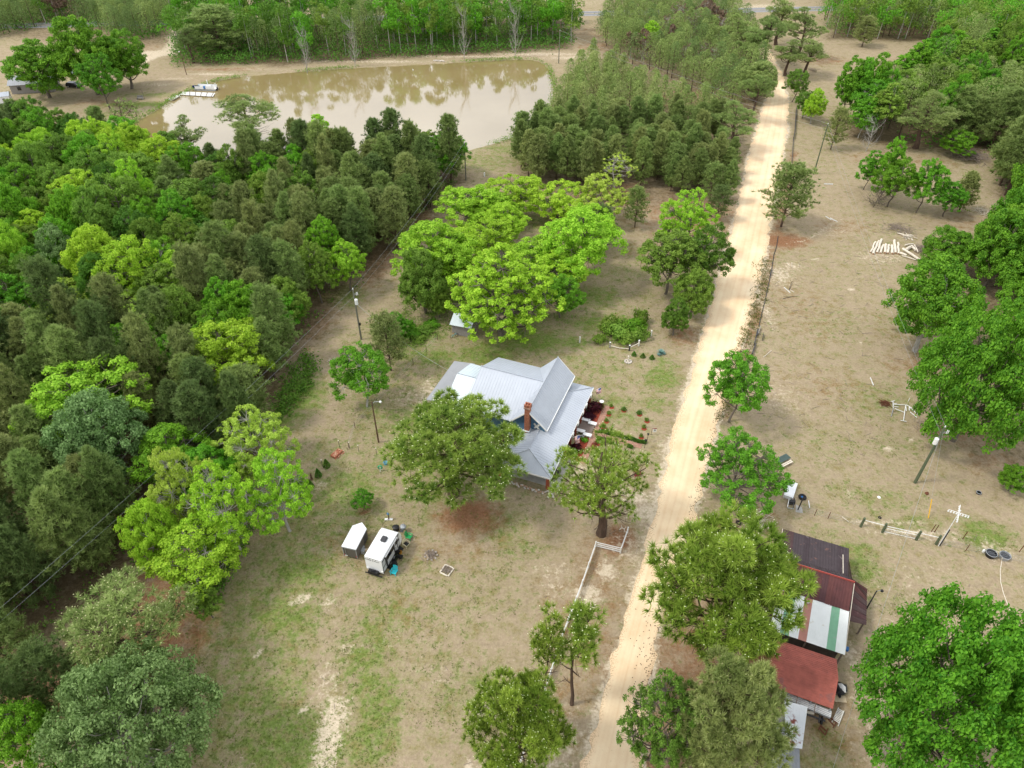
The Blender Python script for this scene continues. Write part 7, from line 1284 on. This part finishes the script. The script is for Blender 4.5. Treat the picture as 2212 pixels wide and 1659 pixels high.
a_ = W5(225, 475, .45); b_ = W5(415, 378, .45); d_ = unit(b_-a_); c_ = (a_+b_)/2 + np.array([-.0, .55, 0]); pt = thing('picnic_table', 'dark green picnic table with pale bench plank under the roadside tree', 'table', (c_[0], c_[1], 0), math.atan2(d_[1], d_[0])); gm2 = mat('dark_green_top', (.06, .095, .085), .6, .15, 3)
for i in range(4): part('plank', MB().box((0, -.12 + i*.24, .75), (2.3, .22, .05)), gm2, pt)
part('bench_plank', MB().box((0, -.68, .45), (2.2, .2, .05)), MT['bone'], pt); part('bench_plank', MB().box((0, -.42, .47), (2.2, .2, .05)), MT['bone'], pt); part('leg', MB().bar((-.8, -.7, 0), (-.8, .5, .74), .08).bar((-.8, .9, 0), (-.8, -.1, .74), .08), MT['wood'], pt); part('leg', MB().bar((.8, -.7, 0), (.8, .5, .74), .08).bar((.8, .9, 0), (.8, -.1, .74), .08), MT['wood'], pt)
# logs on the field
def wpx(p, n): return n*depth(p)/2150
LG = [((570, 385), (425, 650), 46), ((645, 365), (500, 700), 58), ((720, 325), (603, 665), 56), ((775, 470), (683, 672), 54), ((838, 450), (805, 672), 66), ((902, 468), (893, 675), 58), ((985, 480), (990, 685), 66), ((1048, 350), (1085, 680), 62), ((1142, 408), (1150, 690), 54)]
nm_ = ['leftmost thin crooked', 'second from the left, longest slim', 'third from left, tallest left', 'fourth from the left, slanting', 'fifth from the left, thickest short', 'sixth from the left, short straight', 'seventh from the left, knotty', 'eighth from the left, longest upright', 'rightmost upright']
for (t_, b2, w_), l_ in zip(LG, nm_):
    w2 = wpx(W3(*b2, 0), w_/8.5)/2; a_ = W3(*t_, w2*.9); b_ = W3(*b2, w2*.9); o = thing('log', l_ + ' log in the white row on the field', 'log', (*b_[:2], 0), 0, 'row of white logs'); k_ = np.linspace(0, 1, 6)[:, None]; pts_ = (b_*(1-k_) + a_*k_) - [b_[0], b_[1], 0]; pts_ = pts_ + rng.normal(size=(6, 3))*[.05, .05, 0]*(2 if 'crooked' in l_ else 1)
    part('trunk', MB().tube(pts_, w2*(1 + rng.normal(size=6)*.05), 10), MT['bone'], o); dd = unit(pts_[0]-pts_[1]); part('cut_end', MB().tube([pts_[0], pts_[0] + dd*.02], w2*.9, 10), MT['endgrain'], o)
for a, b, w_, zz, l_ in (((1260, 560), (1715, 860), 60, .75, 'long straight white log lying across the heap right of the row'), ((1320, 470), (1530, 440), 44, .3, 'short grey log at the top of the heap right of the row'), ((1190, 670), (1360, 730), 60, .3, 'short thick grey log at the lower left of the heap'), ((1240, 740), (1600, 850), 28, .15, 'thin bent white log at the bottom of the heap'), ((1490, 490), (1600, 620), 60, .4, 'thick curved pale log right in the heap'), ((1340, 600), (1460, 520), 90, .35, 'stump-like pale log in the middle of the heap'), ((1560, 470), (1650, 650), 40, .3, 'slim pale log at the right end of the heap'), ((1120, 160), (1400, 250), 34, .2, 'split pale log on the brush above the heap')):
    a_ = W3(*a, zz); b_ = W3(*b, zz*.6+.1); w2 = wpx(a_, w_/8.5)/2; solo('log', l_, 'log', MB().tube([a_, (a_+b_)/2 + [0, 0, .05], b_], [w2, w2*.95, w2*.9], 9), MT['bone'], group='heap of logs')
def brush(lb, p, R0, n, h_, m_='twig', ln=2.2, seed=1, r=.03):
    g = np.random.default_rng(seed); mb = MB(); sticks(mb, n, R0, g, h_, ln, r); o = thing('brush_pile', lb, 'brush pile', (*p[:2], 0)); part('branches', mb, MT[m_], o, kind='stuff')
brush('heap of dry limbs stacked at the edge of the upper right wood', R3(1880, 1010, .5), 4.6, 170, 1.3, 'twig', 5., 2, .045); brush('dark low brush above the log heap', W3(1200, 70, .2), 3.6, 120, .5, 'twig', 3., 3); brush('grey brush right of the log heap', W3(1790, 560, .4), 2.4, 110, .8, 'twig', 2.2, 4); brush('pale split wood pile above the white logs', W3(1390, 255, .2), 1.2, 34, .4, 'bone', 1.6, 5, .06)
brush('thin grey branches at the lower right of the upper wood', R3(1960, 1370, .3), 2.6, 50, .5, 'bone', 3., 6); brush('limbs fallen at the left edge of the far clearing', R3(840, 450, .3), 2.6, 40, .4, 'twig', 2.6, 7); brush('dry leaf brush heap left of the white pipe scrap', W8(440, 420, .2), 1.0, 60, .5, 'rust', 1.2, 8); brush('bare twigs spread under the leaning pole', W8(1060, 760, .1), 2.2, 70, .12, 'twig', 1.8, 9, .02)
brush('small heap of grey limbs at the wood edge left of the green yard tree', at(722, 780), .9, 24, .4, 'bone', 1.4, 10); brush('bare pale branches on the ground under the roadside tree', R8(1050, 30, .2), 2.0, 60, .7, 'bone', 2.4, 11)
# white pipe scrap, planks, stakes on the field
ps = thing('pipe_scrap', 'tangle of white metal pipes lying on the field left of the leaning pole', 'scrap', (*W8(650, 520, 0)[:2], 0)); o_ = W8(650, 520, 0)
for a, b in (((530, 402), (585, 390)), ((565, 400), (570, 500)), ((570, 500), (540, 612)), ((560, 430), (620, 430)), ((570, 440), (740, 450)), ((745, 455), (715, 672)), ((675, 668), (755, 685)), ((745, 455), (758, 535)), ((750, 445), (835, 495)), ((800, 480), (940, 608)), ((795, 470), (797, 530)), ((810, 550), (905, 628)), ((590, 500), (725, 555)), ((560, 470), (640, 480))): part('pipe', MB().tube([tuple(W8(*a, .3)-o_), tuple(W8(*b, .12)-o_)], .055, 6), MT['steel'] if rng.random() < .3 else MT['white'], ps)
for a, b, W_, w2, l_, f in (((240, 65), (285, 175), .3, W8, 'wide white plank alone on the field', 'white'), ((800, 355), (782, 400), .2, W8, 'short grey-white board above the pipe scrap', 'whitew')):
    a_, b_ = w2(*a, .04), w2(*b, .04); solo('plank', l_, 'plank', MB().bar(a_, b_, W_*.9, .06) if False else MB().bar(a_, b_, .06, W_), MT[f])
for a, b, W_, l_, f in (((450, 955), (505, 1003), .26, 'white board, left of two under the dark leaning sticks', 'white'), ((505, 975), (540, 1000), .18, 'shorter board right of the white one under the dark sticks', 'bone'), ((805, 38), (885, 40), .5, 'white boards lying beside the lone pine, on its right', 'white'), ((820, 325), (870, 355), .3, 'left white slat of the group above the dirt track', 'white'), ((860, 340), (922, 372), .3, 'right white slat of the group above the dirt track', 'white'), ((338, 1518), (268, 1575), .22, 'grey board on the field edge near the dark roadside tree', 'bone'), ((475, 735), (500, 770), .2, 'small pale board in the white patch, left one', 'bone'), ((520, 735), (520, 775), .2, 'small pale board in the white patch, right one', 'bone')):
    a_, b_ = W9(*a, .05), W9(*b, .05); solo('plank', l_, 'plank', MB().bar(a_, b_, .06, W_), MT[f])
g = np.random.default_rng(40)
for i, (a, b, t_) in enumerate([((495, 975), (535, 810), 2.2), ((500, 975), (525, 860), 1.6)]): p = W9(*a, 0); solo('leaning_stick', ['long dark bare sapling stem standing by the white boards', 'short dark sapling stem beside the long one'][i], 'sapling stem', MB().tube([(0, 0, 0), (.15+.1*i, .2, t_*.6), (.5, .3, t_)], [.05, .035, .01], 5).tube([(.15, .2, t_*.6), (.0, .5, t_*.9)], [.03, .01], 4), MT['dark'], (*p[:2], 0))
a_, b_ = W9(440, 1055, .05), W9(580, 1028, .05); solo('fallen_branch', 'thin dark branch lying below the white boards', 'branch', MB().tube([a_, (a_+b_)/2+[0, .1, .05], b_], [.05, .04, .015], 5), MT['dark'])
pp = [W9(*q, .10) for q in ((398, 500), (385, 590), (362, 660), (345, 770), (320, 900), (285, 1060), (250, 1200), (228, 1300))]; solo('fallen_pipe', 'long thin dark pipe line lying along the field edge beside the road', 'pipe', MB().tube(pp, .07, 6), MT['dark'])
for a, b, w_, l_ in (((343, 782), (327, 848), .3, 'short black barrier piece on the pipe line, upper one'), ((218, 1330), (205, 1390), .4, 'short black barrier piece at the lower end of the pipe line'), ((240, 1305), (222, 1368), .25, 'grey slatted piece beside the lower black barrier'), ((203, 1400), (185, 1460), .3, 'dark wooden rail below the black barrier'), ((200, 1460), (165, 1548), .3, 'lowest dark rail next to the roadside tree'), ((270, 1362), (258, 1418), .12, 'thin dark stake right of the lower barrier')):
    a_, b_ = W9(*a, .35), W9(*b, .35); solo('barrier_piece', l_, 'barrier', MB().bar(a_, b_, w_*.5, .5), MT['dark' if 'grey' not in l_ else 'woodgrey'])
a_, b_ = R3(738, 660, 1.), R3(722, 890, 0); pq = [R3(737, 700, .5), R3(728, 850, .5), R3(718, 900, .4), R3(705, 1090, .4)]; solo('silt_fence', 'black low fence line along the road below the dark bend trees', 'fence', MB().bar(pq[0], pq[1], .1, .8).bar(pq[1], pq[2], .12, 1.0).bar(pq[2], pq[3], .08, .35), MT['dark'])
p = W3(1330, 270, 0)
# ---------------------------------------------------------------- utility poles and wires
R4v = lambda x, y: ((1024 + x*1024/2212)*.72, (768 + y*1024/2212)*.72)
def upole(lb, px, tx, kind, m_='woodpole', r=.15):
    b = at(px[0]*.72, px[1]*.72, 0); Hh = ph(b, (tx[0]*.72, tx[1]*.72)); o = thing('utility_pole', lb, 'utility pole', (*b[:2], 0)); part('pole', MB().tube([(0, 0, -.2), (0, 0, Hh)], [r*1.15, r*.75], 9), MT[m_], o)
    if 't' in kind: part('transformer', MB().lathe([(0, -.5), (.27, -.5), (.28, .42), (.2, .5), (.05, .52), (.05, .65), (0, .66)], ((-.42 if 'l' in kind else .3), -.25, Hh-2.3), 14), MT['white'], o)
    if 't' in kind: part('bracket', MB().bar((0, 0, Hh-1.2), (.55, 0, Hh-.9), .07).bar((0, 0, Hh-.9), (.55, 0, Hh-.9), .06), MT['steel'], o); part('fuse_switch', MB().tube([(.5, -.1, Hh-1.1), (.5, -.1, Hh-.5)], .06, 7).tube([(.7, -.1, Hh-1.05), (.7, -.1, Hh-.6)], .06, 7), MT['white'], o)
    part('insulator', MB().lathe([(0, -.05), (.08, 0), (.05, .1), (.08, .16), (.03, .25), (0, .26)], (0, 0, Hh), 8), MT['white'], o)
    if 'm' in kind: part('meter_box', MB().box((.22, -.05, 3.3), (.28, .25, .45)), MT['black'], o)
    if 'x' in kind: part('crossarm', MB().box((0, 0, Hh-.4), (1.8, .1, .12)), MT['wood'], o)
    return np.array([b[0], b[1], Hh])
PA = upole('grey utility pole with white transformer left of the house', (1084, 1018), (1056, 868), 'tm')
PC = upole('leaning-looking mossy utility pole with white transformer by the big field oaks', (2745, 1448), (2833, 1280), 'tl', 'postgreen', .19)
PD = upole('thin utility pole on the far field right of the road', (2441, 523), (2476, 370), 'x', 'postgreen')
PE = upole('pale utility pole at the right end of the pond dam', (1676, 190), (1677, 92), '', 'barkp') if False else upole('pale utility pole at the right end of the pond dam', (1676, 190), (1677, 92), '')
PG = upole('utility pole at the edge of the pines near the pond bank', (1398, 541), (1391, 430), 's')
PHh = upole('utility pole standing among the trees behind the dam', (1288, 102), (1285, 10), 's')
b = at(-160, 1660); oJ = thing('utility_pole', 'utility pole at the lower left outside the straw track', 'utility pole', (*b[:2], 0)); part('pole', MB().tube([(0, 0, 0), (0, 0, 10)], [.17, .12], 9), MT['woodpole'], oJ); PJ = np.array([b[0], b[1], 10])
def lampole(lb, bpx, tpx, dirx, m_, head, r=.11):
    b = at(bpx[0]*.72, bpx[1]*.72, 0); Hh = ph(b, (tpx[0]*.72, tpx[1]*.72)); o = thing('yard_light', lb, 'light pole', (*b[:2], 0)); part('pole', MB().tube([(0, 0, -.2), (0, 0, Hh)], [r*1.2, r*.8], 8), MT[m_], o); part('arm', MB().tube([(0, 0, Hh-.3), (dirx*.4, 0, Hh), (dirx*1.1, 0, Hh+.05)], .035, 6), MT['steel'], o); part('lamp_head', MB().lathe([(0, .1), (.14, .06), (.2, -.06), (.16, -.16), (0, -.2)], (dirx*1.2, 0, Hh+.05), 10), MT[head], o)
lampole('brown yard light pole left of the house with white lamp arm', (1136, 1327), (1115, 1205), 1, 'woodbrown', 'white'); lampole('dark yard light pole at the right side of the barn', (2560+175*.2315, 1480+1490*.2315), (2560+300*.2315, 1480+1260*.2315), .5, 'dark', 'black', .08); lampole('pole with white lamp at the left end of the pond dam', (560, 224), (541, 155), -.3, 'woodbrown', 'white')
def wire(lb, a, b, sag, r=.011, m_='steel'):
    t = np.linspace(0, 1, 14)[:, None]; P = np.array(a)*(1-t) + np.array(b)*t; P[:, 2] -= (4*t*(1-t)*sag)[:, 0]; solo('power_line', lb, 'wire', MB().tube(P, r, 4), MT[m_])
Lw = [('from the transformer pole to the pine-edge pole', PA, PG), ('from the dam pole to the far field pole', PE, PD), ('from the far field pole to the mossy pole', PD, PC), ('from the lower left pole to the transformer pole', PJ, PA)]
for l_, a, b in Lw: wire('upper power wire ' + l_, a + [0, 0, .1], b + [0, 0, .1], 1.0); wire('lower power wire ' + l_, a - [0, 0, 1.3], b - [0, 0, 1.3], 1.1)
he = HP(12.1, -19.0, 5.6); wire('black-and-white service wire from the transformer pole to the house', PA - [0, 0, 2.6], he, 1.2, .016); wire('service wire from the mossy pole running past the barn to the bottom edge', PC - [0, 0, 1.6], at(1775, 1740, 5.0), 1.0, .014)
gw_ = W4(970, 335, 0); wire('guy wire from the mossy pole to the field', PC - [0, 0, .6], gw_, 0, .012); gq = gw_ + (PC-gw_)*.22; solo('guy_marker', 'yellow guard sleeve on the guy wire', 'guy marker', MB().tube([gw_ + (PC-gw_)*.01, gq], .06, 7), MT['yellow'])
# ---------------------------------------------------------------- pond: dock, boats, far left yard
D_ = Zr(460, 220, 240); dz = .45
dq = [D_(980, 468, dz), D_(1700, 500, dz), D_(1640, 600, dz), D_(985, 562, dz)]; o_ = dq[3]; dk_ = thing('pond_dock', 'pale plank dock reaching into the pond', 'dock', (*o_[:2], 0))
for i in range(22):
    s0, s1 = i/22, (i+.9)/22; part('plank', MB().slab([dq[0]*(1-s0)+dq[1]*s0-o_, dq[0]*(1-s1)+dq[1]*s1-o_, dq[3]*(1-s1)+dq[2]*s1-o_, dq[3]*(1-s0)+dq[2]*s0-o_], .06), MT['woodgrey'] if i % 5 == 0 else MT['whitew'], dk_)
gq_ = [D_(760, 462, dz), D_(980, 468, dz), D_(985, 562, dz), D_(650, 545, dz)]
for i in range(9):
    s0, s1 = i/9, (i+.9)/9; part('plank', MB().slab([gq_[0]*(1-s0)+gq_[1]*s0-o_, gq_[0]*(1-s1)+gq_[1]*s1-o_, gq_[3]*(1-s1)+gq_[2]*s1-o_, gq_[3]*(1-s0)+gq_[2]*s0-o_], .06), MT['whitew'], dk_)
for k_ in (0, .33, .66, 1): part('piling', MB().tube([tuple(dq[3]*(1-k_)+dq[2]*k_-o_ + [0, .2, -1.6]), tuple(dq[3]*(1-k_)+dq[2]*k_-o_ + [0, .2, -.05])], .1, 7), MT['wood'], dk_); part('float', MB().box(tuple(dq[3]*(1-k_*.95-.02)+dq[2]*(k_*.95+.02)-o_ + [0, .4, -.4]), (1.5, .5, .35)), MT['black'], dk_)
bt0 = D_(1130, 470, 0); bt1 = D_(1720, 490, 0); db = unit(bt1-bt0); Lb = np.linalg.norm(bt1-bt0); cbt = (bt0+bt1)/2 + [0, 1.6, 0]; pb = thing('pontoon_boat', 'white pontoon boat with navy seat moored behind the dock', 'boat', (cbt[0], cbt[1], 0), math.atan2(db[1], db[0]))
for sy in (-.85, .85): part('pontoon', MB().tube([(-Lb/2, sy, -.1), (Lb/2-.4, sy, -.1), (Lb/2, sy, .05)], [.3, .3, .12], 10), MT['steel'], pb)
part('deck', MB().box((0, 0, .3), (Lb, 2.4, .1)), MT['whitew'], pb)
for sy in (-1.15, 1.15): part('rail_panel', MB().box((0, sy, .75), (Lb*.9, .05, .7)), RW, pb)
part('seat', MB().box((-Lb*.42, -.7, .75), (2.2, .6, .8), bev=.08), MT['navy'], pb); part('seat', MB().box((Lb*.1, .7, .7), (1.4, .6, .6), bev=.08), MT['white'], pb); part('console', MB().box((Lb*.22, -.3, .85), (.6, .6, .9)), MT['white'], pb); part('chair', MB().box((Lb*.0, -1.0, .8), (.6, .5, .8)), MT['bluep'], pb); part('umbrella_post', MB().tube([(Lb*.1, .3, .3), (Lb*.08, .4, 2.6)], [.06, .16], 7), MT['white'], pb); part('canopy_frame', MB().tube([(Lb*.36, -1.1, .4), (Lb*.42, -1., 1.6), (Lb*.42, 1., 1.6), (Lb*.36, 1.1, .4)], .05, 6).tube([(Lb*.46, -1.1, .4), (Lb*.5, -1., 1.3), (Lb*.5, 1., 1.3)], .05, 6), MT['white'], pb); part('outboard_motor', MB().box((Lb*.52, 0, .4), (.4, .4, .8), bev=.08), MT['dark'], pb)
def boat(lb, a, b, wd, m_=None, inside='whitew'):
    d = unit((b-a)[:2]); Lb = np.linalg.norm((b-a)[:2]); c = (a+b)/2; o = thing('small_boat', lb, 'boat', (c[0], c[1], -.15), math.atan2(d[1], d[0])); n = 12; V = []; t = np.linspace(-1, 1, n)
    for z_, k in ((.0, .55), (.42, 1.), (.42, .88), (.12, .5)):
        for x_ in t: w = wd/2*k*(1 - max(0, x_)**2.6*.98)*(1 if x_ > -.9 else .85); V.append((x_*Lb/2*(.97 if z_ < .2 else 1), w, z_))
        for x_ in t[::-1]: w = wd/2*k*(1 - max(0, x_)**2.6*.98)*(1 if x_ > -.9 else .85); V.append((x_*Lb/2*(.97 if z_ < .2 else 1), -w, z_))
    k = 2*n; q = [(r*k+i, r*k+(i+1) % k, (r+1)*k+(i+1) % k, (r+1)*k+i) for r in range(3) for i in range(k)] + [(3*k+i, 3*k+i+1, 3*k+k-2-i, 3*k+k-1-i) for i in range(n-1)]
    part('hull', MB().add(V, q), m_ or MT['whitew'], o)
    for x_ in (-.5, .1): part('bench', MB().box((x_*Lb/2, 0, .34), (.28, wd*.78, .05)), MT['bone'], o)
boat('white rowing boat tied in the corner between dock and bank', D_(470, 750, 0), D_(735, 615, 0), 1.5); boat('small white boat pulled onto the left pond bank', R1(705, 818, 0), R1(748, 812, 0), 1.3); boat('yellowish canoe at the left pond bank', R1(845, 798, 0), R1(866, 786, 0), .8)
def duck(lb, p): o = thing('duck', lb, 'duck', (*p[:2], -.22), 2.); part('body', MB().lathe([(0, -.02), (.13, .03), (.17, .12), (.1, .22), (0, .25)], n=10, sx=1.8), MT['white'], o); part('head', MB().tube([(.22, 0, .15), (.27, 0, .36)], .05, 6).rock((.29, 0, .42), (.09, .06, .06), 3), MT['white'], o)
duck('white duck swimming on the right half of the pond', R2(465, 455, -.2)); duck('white duck on the pond beside the bright tree top', R1(1797, 775, -.2))
p = R2(928, 1145, 0); solo('marker_post', 'short white marker on the grass near the pond bank', 'marker', MB().box((0, 0, .5), (.3, .3, 1.0)), MT['white'], (*p[:2], 0))
p = R2(632, 398, 0); rk2 = thing('culvert_rocks', 'grey rocks and pipe on the dam edge', 'rocks', (*p[:2], 0))
for i in range(7): part('stone', MB().rock((i*.55-1.6, rng.normal()*.3, .2), (.45, .35, .3), i+200), MT['rock'], rk2)
Wv = Zr(0, 100, 420, 1250); p = Wv(40, 625, 0); ws = thing('garden_shed', 'small white shed with pale roof at the far left edge', 'shed', (*p[:2], 0), radians(22)); part('wall', MB().prism([(-2.2, -1.7), (2.2, -1.7), (2.2, 1.7), (-2.2, 1.7)], 0, 2.5), RW, ws); roof_face(ws, [(-2.4, -1.9, 2.45), (2.4, -1.9, 2.45), (2.4, 0, 3.2), (-2.4, 0, 3.2)], MT['roof'], .5); roof_face(ws, [(-2.4, 1.9, 2.45), (2.4, 1.9, 2.45), (2.4, 0, 3.2), (-2.4, 0, 3.2)], MT['roof'], .5); part('window', MB().box((.6, -1.73, 1.5), (.6, .05, .7)), MT['glass'], ws); part('gable_end', MB().slab([(2.2, -1.7, 2.5), (2.2, 1.7, 2.5), (2.2, 0, 3.15)], .05), RW, ws)
p = Wv(330, 500, 0); hh_ = thing('cottage', 'grey-roofed house almost hidden under the dark oaks at the far left', 'house', (*p[:2], 0), radians(12)); part('wall', MB().prism([(-6, -3.5), (6, -3.5), (6, 3.5), (-6, 3.5)], 0, 2.8), MT['woodgrey'], hh_); roof_face(hh_, [(-6.4, -4, 2.7), (6.4, -4, 2.7), (6.4, 0, 4.4), (-6.4, 0, 4.4)], MT['rooff'], .6); roof_face(hh_, [(-6.4, 4, 2.7), (6.4, 4, 2.7), (6.4, 0, 4.4), (-6.4, 0, 4.4)], MT['rooff'], .6)
for xx in (-3.5, 0, 3.5): part('window', MB().box((xx, -3.53, 1.6), (1., .06, 1.1)), MT['glass'], hh_)
p = Wv(670, 480, 0); car('parked_car', 'dark car parked under the oaks at the far left', (*p[:2], 0), radians(-12), paint_blk, 4.8, 1.9, 1.5); p = Wv(700, 360, 0); car('parked_car', 'pale blue-grey car behind the dark one under the far left oaks', (*p[:2], 0), radians(60), mat('pale_car_paint', (.35, .42, .46), .3, 0, 1), 4.6, 1.8, 1.7)
sw = thing('garden_swing', 'grey garden seat by a thin post on the pond lawn', 'swing', (*R1(910, 645, 0)[:2], 0)); part('seat', MB().box((0, 0, .5), (1.8, .7, .12)), MT['woodgrey'], sw); part('backrest', MB().box((0, .35, .85), (1.8, .08, .6)), MT['woodgrey'], sw); part('leg', MB().box((-.8, 0, .25), (.1, .6, .5)).box((.8, 0, .25), (.1, .6, .5)), MT['woodgrey'], sw); part('post', MB().tube([(1.1, .5, 0), (1.0, .5, 2.6)], .06, 6), MT['wood'], sw)
# ---------------------------------------------------------------- ground cover and litter nobody could count
def scatter_leaves(name, P, size, m_, seed, n_per=12, spread=.35, hz=.3):
    g = np.random.default_rng(seed); n = len(P); Q = (np.repeat(P, n_per, 0) + np.column_stack([g.normal(size=(n*n_per, 2))*spread, g.uniform(.02, hz, n*n_per)])); fo = MB(); leaves(fo, Q, unit(g.normal(size=(len(Q), 3)) + [0, 0, 1.1]), size, g, np.clip(.45 + g.normal(size=len(Q))*.22, 0, 1)); o = link(name, fo.mesh(name, m_, tint=True)); o['kind'] = 'stuff'
g = np.random.default_rng(50)
def inreg(poly, n):
    P = np.array(G(poly)); lo, hi = P.min(0), P.max(0); q = g.uniform(lo, hi, (n*5, 2)); q = q[inpoly(q[:, 0], q[:, 1], P)][:n]; u = np.array([proj((a, b, 0)) for a, b in q]); k = (u[:, 0] > -60) & (u[:, 0] < 2280) & (u[:, 1] < 1720); q = q[k]; return np.column_stack([q, np.zeros(len(q))])
scatter_leaves('undergrowth', np.vstack([inreg(FORL, 1500), inreg([(600, 860), (660, 760), (690, 790), (640, 880), (590, 930)], 130), inreg([(400, 1260), (500, 1120), (560, 1120), (470, 1290), (420, 1330)], 130)]), .2, M['deep'], 51, 16, .6, .9)
scatter_leaves('undergrowth', np.vstack([inreg([(380, 146), (1235, 110), (1235, 60), (370, 80)], 1500), inreg([(-60, 84), (30, 72), (160, 40), (255, 88), (335, 84), (372, 62), (385, 20), (-60, 20)], 700), inreg(RTP, 1500)]), .32, M['deep'], 52, 16, 1.1, 3.2)
scatter_leaves('undergrowth', np.vstack([inreg([(860, 640), (960, 600), (990, 700), (900, 760), (840, 790)], 230), inreg([(1130, 560), (1250, 560), (1260, 690), (1130, 720)], 120), inreg([(1290, 720), (1360, 690), (1400, 700), (1380, 740), (1310, 745)], 60)]), .11, M['mid'], 53, 22, .4, .45)
sh = resample(POND + POND[:1], 1500); nrm = g.normal(size=(1500, 2))*.5; sh = sh + nrm; sh = sh[vn(sh[:, 0], sh[:, 1], 9, 77) + .3*g.random(len(sh)) > .62]; scatter_leaves('bank_grass', np.column_stack([sh, np.zeros(len(sh))]), .17, M['mid'], 54, 9, .55, .7)
vz = np.array(G([(1558, 905), (1588, 800), (1612, 730), (1628, 680), (1645, 620), (1655, 560)])); vv_ = resample(vz, 260) + g.normal(size=(260, 2))*.7; scatter_leaves('verge_weeds', np.column_stack([vv_, np.zeros(260)]), .12, M['olive'], 55, 12, .3, .35)
def weight_pts(n, key, thr):
    px = g.uniform([-20, 150], [2230, 1700], (n*4, 2)); P = np.array([at(a, b) for a, b in px]); ix = np.clip(np.searchsorted(xs, P[:, 0]), 0, nx-1); iy = np.clip(np.searchsorted(ys, P[:, 1]), 0, ny-1); w = ch[key].reshape(nx, ny)[ix, iy]; k = (w > thr) & (g.random(len(w)) < w) & ~inpoly(P[:, 0], P[:, 1], POND) & ~inpoly(P[:, 0], P[:, 1], ROAD); P = P[k]
    hx = (Hr.T[:2, :2] @ (P[:, :2] - [5.222, 65.217]).T).T; k2 = ~((hx[:, 0] > 0) & (hx[:, 0] < 20.3) & (hx[:, 1] > -2.9) & (hx[:, 1] < 23)); P = P[k2][:n]; P[:, 2] = 0; return P
scatter_leaves('grass_tufts', weight_pts(9000, 'g', .3), .075, M['grass'], 56, 5, .16, .12)
cn = MB(); 
for a, b in zip(A_[::-1], B_[::-1]): pass
rp2 = np.vstack([resample(roadR[1:9], 900)[:900]*1.0 + g.normal(size=(900, 2))*[.35, .5] - [.5, 0], resample(roadR[2:6], 260) + g.normal(size=(260, 2))*[.9, .9] - [1.3, 0]])
for i, q in enumerate(rp2[g.random(len(rp2)) < .5]): cn.rock((q[0], q[1], .05), (.055, .075, .05), i % 40)
o = link('pine_cones', cn.mesh('pine_cones', MT['woodbrown'])); o['kind'] = 'stuff'
lt = MB()
for q in weight_pts(420, 's', .12): a = g.uniform(0, pi); l2 = g.uniform(.2, .7); lt.bar((q[0]-cos(a)*l2, q[1]-sin(a)*l2, .04), (q[0]+cos(a)*l2, q[1]+sin(a)*l2, .05), .03)
for q in inreg([(1640, 600), (1900, 480), (1960, 700), (1900, 1000), (1640, 900)], 170): a = g.uniform(0, pi); l2 = g.uniform(.15, .9); lt.bar((q[0]-cos(a)*l2, q[1]-sin(a)*l2, .04), (q[0]+cos(a)*l2, q[1]+sin(a)*l2, .07), .035)
o = link('fallen_twigs', lt.mesh('fallen_twigs', MT['twig'])); o['kind'] = 'stuff'
